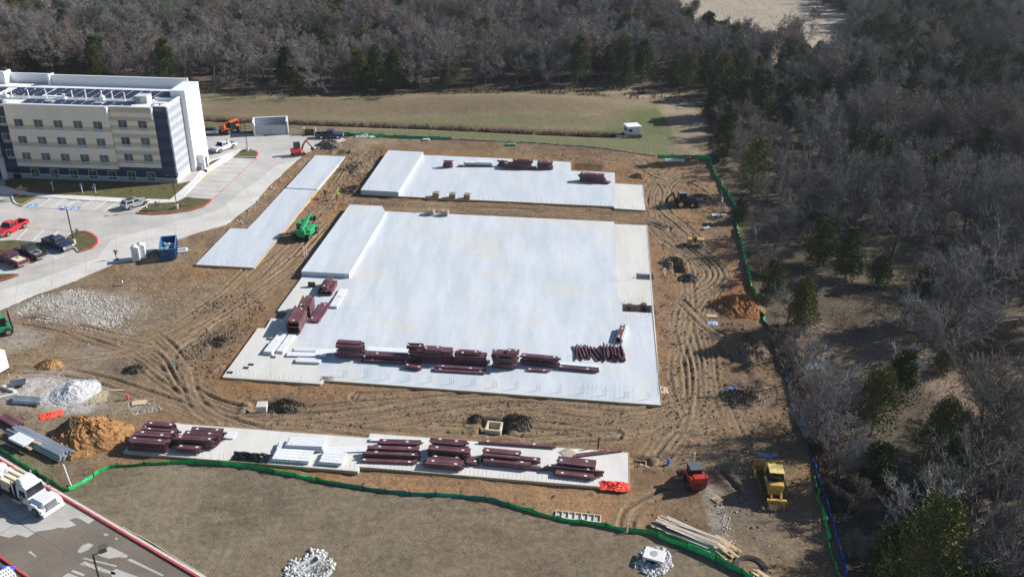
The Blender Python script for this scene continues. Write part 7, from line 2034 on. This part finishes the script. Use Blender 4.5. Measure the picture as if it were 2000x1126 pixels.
# the trees one can point at
HERO = []
def hero(kind, px, py, var, s, rz, label, seed_mesh=None, sz=1.0, name=None, mats=None):
    at = G(px, py); at.z = -.05
    HERO.append((at.x, at.y, 3.0 * s)); v_ = at.to_2d().normalized() * -1
    if 'spreading' in label or 'clearing' in label: HERO.append((at.x + v_.x * 7, at.y + v_.y * 7, 6.5))
    if seed_mesh:
        T, C = seed_mesh
        t = thing(name or "leafless_tree", label, "tree", at, rz); t.scale = (s, s, s * sz)
        link("trunk", T.mesh("trunk", (mats or (M_bark, M_twig))[0]), None, t); link("crown", C.mesh("crown", (mats or (M_bark, M_twig))[1]), None, t)
        return t
    return place_tree(kind, var, at, s, rz, label, None, name, None, sz)
M_bark_d = mat("dark_bark", (.085, .075, .066), .95, var=.25, scale=1.5)
hero("bare", 1846, 696, 0, 1.0, .4, "broad spreading oak, largest bare crown in the right-hand wood, trunk visible", bare_tree(901, 10.5, 1.2, limbs=15, subs=10, twigs=8, tr=.02, fork=.2, droop=.0, lf=1.65, nt=4, rf=1.7), 0.95, "leafless_oak", (M_bark_d, M_twig))
hero("bare", 1735, 520, 0, 1.0, 1.4, "dark-limbed bare tree at the back of the grassy clearing on the right", bare_tree(905, 10.5, 1.1, limbs=11, subs=9, twigs=8, tr=.02, fork=.2, lf=1.35, nt=4, rf=1.5), 1, "leafless_oak", (M_bark_d, M_twig))
hero("bare", 1880, 560, 0, 1.0, 2.2, "wide bare tree right of the grassy clearing, limbs low and dark", bare_tree(906, 10.0, 1.25, limbs=12, subs=9, twigs=8, tr=.02, fork=.15, lf=1.45, nt=4, rf=1.5), 1, "leafless_oak", (M_bark_d, M_twig))
pale = lambda sd, h: bare_tree(sd, h, .8, limbs=8, subs=6, twigs=6, tr=.018)
hero("bare", 1620, 840, 0, 1, .3, "pale-barked slender bare tree behind the blue fence, left of the yellow-green cedars", pale(911, 9.5), 1, None, (M_twig_pale, M_twig_pale))
hero("bare", 1755, 765, 0, 1, 1.3, "white-limbed broken bare tree leaning over the yellow-green cedars", pale(912, 7.5), 1, None, (M_twig_pale, M_twig_pale))
hero("bare", 1478, 475, 0, 1, 2.3, "pale bare tree by the right fence just below the small dark cedar", pale(913, 7.0), 1, None, (M_twig_pale, M_twig))
hero("bare", 1760, 1090, 0, 1, .8, "pale bare tree low in the right-hand wood before the dark green mass", pale(914, 9.5), 1, None, (M_twig_pale, M_twig_pale))
hero("bare", 1975, 930, 0, 1, .1, "bluish pale bare tree at the right edge beside dark evergreens", pale(915, 10), 1, None, (M_twig_pale, M_twig_pale))
hero("cedar", 1508, 582, 4, .82, .3, "bright green rounded cedar close to the right fence, pale against the shade").children[1].data = (lambda m: (m.materials.clear(), m.materials.append(M_leaf), m)[2])(CED[4][1].copy())
hero("cedar", 1562, 640, 0, .85, 1.0, "dark green cedar just behind the bright rounded one by the fence")
hero("cedar", 1443, 432, 1, .62, 0, "small dark cedar touching the right fence's bend")
hero("cedar", 1714, 560, 1, .8, 2.0, "small solitary cedar left of the grassy clearing's dark tree")
hero("cedar", 1836, 730, 3, .62, 1.0, "low dark cedar growing under the broad spreading oak")
hero("cedar", 1700, 850, 5, .95, .5, "yellow-green cedar clump below the white-limbed broken tree")
hero("cedar", 1745, 800, 2, .95, 1.5, "darker cedar standing behind the yellow-green clump")
hero("cedar", 1820, 925, 5, 1.0, 2.5, "yellow-topped cedar at the middle of the lower right wood")
hero("cedar", 1855, 985, 4, 1.1, .5, "wide deep green evergreen below the yellow-topped cedar")
hero("cedar", 1222, 172, 2, 1.0, .9, "dark cedar at the end of the back wood above the path gap")
for px, py, v_, s, lb in ((1522, 640, 0, 1.0, "tall bare tree shading the orange soil bank from behind the fence"), (1545, 745, 5, 1.1, "tall bare tree behind the start of the blue fence"), (1582, 830, 7, 1.0, "bare tree just behind the blue fence, above the bulldozer"), (1622, 925, 2, .95, "bare tree behind the blue fence, right of the bulldozer"), (1640, 1010, 3, 1.0, "bare tree behind the blue fence's lower run"), (1475, 545, 1, .8, "bare tree between the fence and the bright rounded cedar")):
    hero("near", px + 14, py, v_, s * .74, px * 1.7, lb)
for px, py, v_, s, lb in ((1700, 965, 1, .95, "dark cedar behind the blue fence below the bulldozer"), (1600, 520, 4, 1.1, "dark cedar mass left of the grassy clearing, nearer the fence"), (1650, 545, 0, 1.1, "dark cedar mass at the grassy clearing's left edge")):
    hero("cedar", px, py, v_, s, px * 1.3, lb)
hero("bare", 1588, 40, 6, .7, .9, "lone small bare tree standing in the pale far meadow")
for px, py, s, lb in ((41, 386, .36, "bare sapling with a pale trunk on the small corner lawn"), (308, 411, .26, "thin sapling on the lawn island beside the silver hydrant"), (371, 402, .26, "thin sapling on the lawn island below the lined stalls"), (149, 465, .26, "thin sapling next to the lamp post on the oval island")):
    at = G(px, py, .2); place_tree("near", 3, at, s, px, lb, None, "sapling")
free = [c for c in cand if all((c[1] - h_[0]) ** 2 + (c[2] - h_[1]) ** 2 > (h_[2] * .8) ** 2 for h_ in HERO)]
inview = [c for c in free if -40 < c[6][0] < 2040 and -30 < c[6][1] < 1150]
rest = [c for c in free if not (-40 < c[6][0] < 2040 and -30 < c[6][1] < 1150)]
LIM = {"bare": 285, "cedar": 250, "bush": 150}
GRP = {("bare", "right"): "leafless trees in the right-hand wood", ("bare", "back"): "leafless trees in the back wood", ("cedar", "right"): "cedars in the right-hand wood", ("cedar", "back"): "cedars in the back wood",
       ("bush", "right"): "brush in the right-hand wood", ("bush", "back"): "brush in the back wood"}
PLACE = [(40, 120, "at the left edge above the hotel roof"), (190, 130, "behind the left half of the hotel roof"), (340, 140, "behind the hotel's white tower"), (480, 165, "above the orange lift machine"), (620, 165, "above the bin enclosure and dark pickup"), (760, 165, "above the far slab's raised block"),
         (880, 165, "above the small square stack on the far slab"), (1010, 160, "above the widest stack on the far slab"), (1130, 150, "above the grassy mound"), (1240, 140, "by the path gap near the field's end"), (60, 40, "in the top left corner"), (230, 50, "at the top above the hotel"), (430, 50, "at the top above the white tower"), (640, 60, "at the top, a third of the way across"),
         (850, 60, "at the top, left of centre"), (1050, 60, "at the top centre"), (1230, 50, "left of the pale far meadow"), (1400, 110, "just below the pale far meadow"), (1560, 140, "below the pale meadow's right end"), (1700, 40, "right of the pale far meadow"), (1830, 100, "at the upper right"), (1960, 60, "in the top right corner"), (1960, 180, "at the right edge near the top"),
         (1760, 190, "below the dark cedars at the upper right"), (1450, 220, "beside the field's right end"), (1600, 230, "right of the field, upper part"), (1450, 330, "beyond the fence's far corner"), (1580, 330, "well behind the upper run of green fence"), (1740, 330, "in the grey thicket at the right"), (1900, 320, "near the green patch at the right edge"), (1480, 430, "behind the fence's bend"),
         (1600, 440, "left of the grassy clearing"), (1780, 420, "above the grassy clearing"), (1940, 450, "right of the grassy clearing"), (1560, 570, "by the bright rounded cedar"), (1700, 600, "below the grassy clearing"), (1960, 590, "right of the broad spreading oak"), (1620, 700, "by the grey scrap heap behind the fence"), (1760, 700, "under the broad spreading oak"), (1940, 760, "on the brown floor at the right edge"),
         (1680, 820, "by the yellow-green cedar clump"), (1800, 860, "by the yellow-topped cedar"), (1950, 900, "by the bluish pale tree at the right edge"), (1680, 960, "behind the bulldozer and blue fence"), (1820, 1010, "by the wide deep green evergreen"), (1960, 1050, "in the lower right corner"), (1720, 1090, "at the bottom behind the blue fence")]
def tree_label(kind, c, var, sz):
    pl = min(PLACE, key=lambda q: (q[0] - c[6][0]) ** 2 + (q[1] - c[6][1]) ** 2 * 2.5)[2]
    big = c[3] * sz > 1.0
    if kind == "bare":
        if c[4] < 165: return ("tall " if big else "shorter ") + ("grey", "brownish", "grey", "brownish", "greenish grey")[var % 5] + " leafless tree " + pl
        tone = {0: "grey", 1: "grey", 2: "brownish", 3: "grey", 4: "grey", 5: "greenish grey", 6: "brownish", 7: "grey", 8: "greenish grey"}[var % 9]
        return ("tall " if big else "shorter ") + tone + " leafless tree " + pl
    if kind == "cedar": return ("large " if big else "small ") + ("yellowish" if var % 6 in (3, 5) else "dark") + " green cedar " + pl
    return ("wide " if big else "small ") + ("grey" if var % 3 == 1 else "brownish") + " leafless brush " + pl
far = list(rest)
ORD = ["leftmost", "second", "third", "fourth", "fifth", "sixth", "seventh", "eighth", "ninth", "tenth", "eleventh", "twelfth", "thirteenth", "fourteenth", "fifteenth", "sixteenth", "seventeenth", "eighteenth", "nineteenth", "twentieth"]
PLANTED = []
for kind in LIM:
    L_ = sorted([c for c in inview if c[0] == kind], key=lambda c: c[4] / c[3])
    for c in L_[:LIM[kind]]:
        v_, s_z = int(rt.integers(0, 90)), float(rt.uniform(.9, 1.12))
        t = place_tree("near" if kind == "bare" and c[4] < 165 else kind, v_, (c[1], c[2], -.1), c[3], float(rt.uniform(0, 6.28)), tree_label(kind, c, v_, s_z), GRP[(kind, c[5])], sz=s_z)
        PLANTED.append((t["label"], c[6][0], t))
    far += L_[LIM[kind]:]
same = {}
for lb, px_, t in sorted(PLANTED, key=lambda q: q[1]): same.setdefault(lb, []).append(t)
for lb, L_ in same.items():
    if 1 < len(L_) <= len(ORD):
        for i, t in enumerate(L_):
            t["label"] = ("rightmost" if i == len(L_) - 1 else ORD[i] if i == 0 else ORD[i] + " from left,") + " " + lb
# the rest of the wood: one mass, instanced on points
def mass(name, label, items, kind):
    lib = {"bare": BARE, "cedar": CED, "bush": BUSH}[kind]
    src = bpy.data.collections.new(name + "_kinds")
    for i, (tm, cm, T, C, h) in enumerate(lib):
        me = bpy.data.meshes.new("tree_shape")
        n = len(T.v)
        me.from_pydata([tuple(v) for v in T.v] + [tuple(v) for v in C.v], [], T.f + [tuple(k + n for k in f) for f in C.f])
        me.materials.append(M_bark); me.materials.append(cm.materials[0])
        me.polygons.foreach_set("material_index", [0] * len(T.f) + [1] * len(C.f))
        o = bpy.data.objects.new("tree_shape_%02d" % i, me); src.objects.link(o)
    me = bpy.data.meshes.new(name)
    me.from_pydata([(c[1], c[2], -.1) for c in items], [], [])
    for nm, vals in (("turn", rt.uniform(0, 6.28, len(items))), ("size", [c[3] for c in items])):
        at = me.attributes.new(nm, 'FLOAT', 'POINT'); at.data.foreach_set("value", np.array(vals, np.float32))
    at = me.attributes.new("pick", 'INT', 'POINT'); at.data.foreach_set("value", rt.integers(0, len(lib), len(items)).astype(np.int32))
    o = bpy.data.objects.new(name, me); COL.objects.link(o); tag(o, label, "wood", None, "stuff")
    ng = bpy.data.node_groups.new(name, 'GeometryNodeTree')
    ng.interface.new_socket("Geometry", in_out='INPUT', socket_type='NodeSocketGeometry'); ng.interface.new_socket("Geometry", in_out='OUTPUT', socket_type='NodeSocketGeometry')
    N, L = ng.nodes, ng.links
    gi, go = N.new("NodeGroupInput"), N.new("NodeGroupOutput")
    m2p = N.new("GeometryNodeMeshToPoints"); iop = N.new("GeometryNodeInstanceOnPoints"); ci = N.new("GeometryNodeCollectionInfo")
    ci.inputs[0].default_value = src; ci.inputs["Separate Children"].default_value = True; ci.inputs["Reset Children"].default_value = True
    def na(nm, ty):
        n = N.new("GeometryNodeInputNamedAttribute"); n.data_type = ty; n.inputs["Name"].default_value = nm; return n.outputs["Attribute"]
    L.new(gi.outputs[0], m2p.inputs["Mesh"]); L.new(m2p.outputs["Points"], iop.inputs["Points"]); L.new(ci.outputs[0], iop.inputs["Instance"])
    iop.inputs["Pick Instance"].default_value = True
    L.new(na("pick", 'INT'), iop.inputs["Instance Index"])
    cx = N.new("ShaderNodeCombineXYZ"); L.new(na("turn", 'FLOAT'), cx.inputs["Z"])
    er = N.new("FunctionNodeEulerToRotation"); L.new(cx.outputs[0], er.inputs[0]); L.new(er.outputs[0], iop.inputs["Rotation"])
    sc_ = N.new("ShaderNodeCombineXYZ"); sz_ = na("size", 'FLOAT')
    for k in "XYZ": L.new(sz_, sc_.inputs[k])
    L.new(sc_.outputs[0], iop.inputs["Scale"]); L.new(iop.outputs[0], go.inputs[0])
    md = o.modifiers.new("wood", 'NODES'); md.node_group = ng
    return o
for kind, nm, lb in (("bare", "leafless_wood", "mass of leafless grey trees filling the far wood"), ("cedar", "cedar_wood", "far cedars scattered through the leafless wood"), ("bush", "brushwood", "low brush filling the floor of the far wood")):
    it = [c for c in far if c[0] == kind]
    if it: mass(nm, lb, it, kind)
print("TREES", {k: len([c for c in free if c[0] == k]) for k in LIM}, len(inview), len(far))

# ------------------------------------------------------------------ grass and weeds
def tufts(name, label, polys, m, seed):
    r_ = np.random.default_rng(seed); V, F = [], []
    for poly, n, h0, h1, noise_k in polys:
        P = poly2(poly) if not isinstance(poly[0], np.ndarray) else poly
        xs = [p[0] for p in P]; ys = [p[1] for p in P]
        xx = r_.uniform(min(xs), max(xs), n * 3); yy = r_.uniform(min(ys), max(ys), n * 3)
        ok = inside(P, xx, yy) & (vnoise(xx, yy, 3.0, seed) * .7 + .3 * vnoise(xx, yy, .9, seed + 1) > noise_k)
        for a, b in list(zip(xx[ok], yy[ok]))[:n]:
            z_ = hz(a, b); hh = r_.uniform(h0, h1); w_ = hh * .35
            for k in range(3):
                an = r_.uniform(0, 6.28); c, s = math.cos(an), math.sin(an); i0 = len(V); ln = r_.uniform(.1, .9) * hh
                V += [(a - s * w_ * .3, b + c * w_ * .3, z_ - .03), (a + s * w_ * .3, b - c * w_ * .3, z_ - .03), (a + c * ln, b + s * ln, z_ + hh)]
                F.append((i0, i0 + 1, i0 + 2))
    me = bpy.data.meshes.new(name); me.from_pydata(V, [], F); link_ = link(name, me, m)
    return tag(link_, label, "grass", None, "stuff")
M_dry = mat("dry_grass_blades", (.26, .21, .145), .9, var=.4, scale=.5, spec=.1)
tufts("dry_grass", "short dry winter grass covering the foreground bank", [(NEARGRASS, 16000, .05, .16, .5)], M_dry, 21)
M_weed = mat("dead_weeds", (.15, .105, .07), .9, var=.4, scale=.6, spec=.1)
DB = [(400, 231), (560, 235), (720, 241), (860, 246), (1000, 253), (1200, 261), (1200, 266), (1000, 258), (860, 251), (720, 246), (560, 240), (400, 236)]
tufts("dead_weeds", "line of dead brown weeds along the field ditch", [(DB, 6000, .3, 1.1, .3), ([(1380, 205), (1420, 215), (1420, 330), (1385, 305)], 1500, .3, 1.0, .4), ([(1215, 262), (1250, 262), (1255, 270), (1215, 272)], 150, .3, .8, .2), ([(400, 176), (800, 184), (1200, 160), (1350, 180), (1350, 200), (1000, 186), (600, 190), (400, 184)], 3000, .3, .9, .4), ([(1500, 640), (1560, 820), (1620, 1000), (1680, 1000), (1600, 820), (1540, 640)], 2500, .3, 1.0, .4)], M_weed, 22)
tufts("litter_grass", "tufts of dry grass on the woodland floor", [([(1640, 480), (1880, 460), (2000, 700), (2000, 880), (1830, 860), (1600, 720)], 7000, .1, .4, .35), (MEADOW, 3000, .2, .6, .4)], M_dry, 23)
# ------------------------------------------------------------------ air
hz_m = bpy.data.materials.new("haze"); hz_m.use_nodes = True
_n = hz_m.node_tree.nodes; _n.clear()
_o = _n.new("ShaderNodeOutputMaterial"); _v = _n.new("ShaderNodeVolumePrincipled")
_v.inputs["Color"].default_value = (.80, .88, 1.0, 1); _v.inputs["Density"].default_value = .0001; _v.inputs["Anisotropy"].default_value = .2
hz_m.node_tree.links.new(_v.outputs[0], _o.inputs["Volume"])
hb_ = MB().box(0, 500, -4, 4000, 4300, 70).build("haze", hz_m); tag(hb_, kind="stuff")
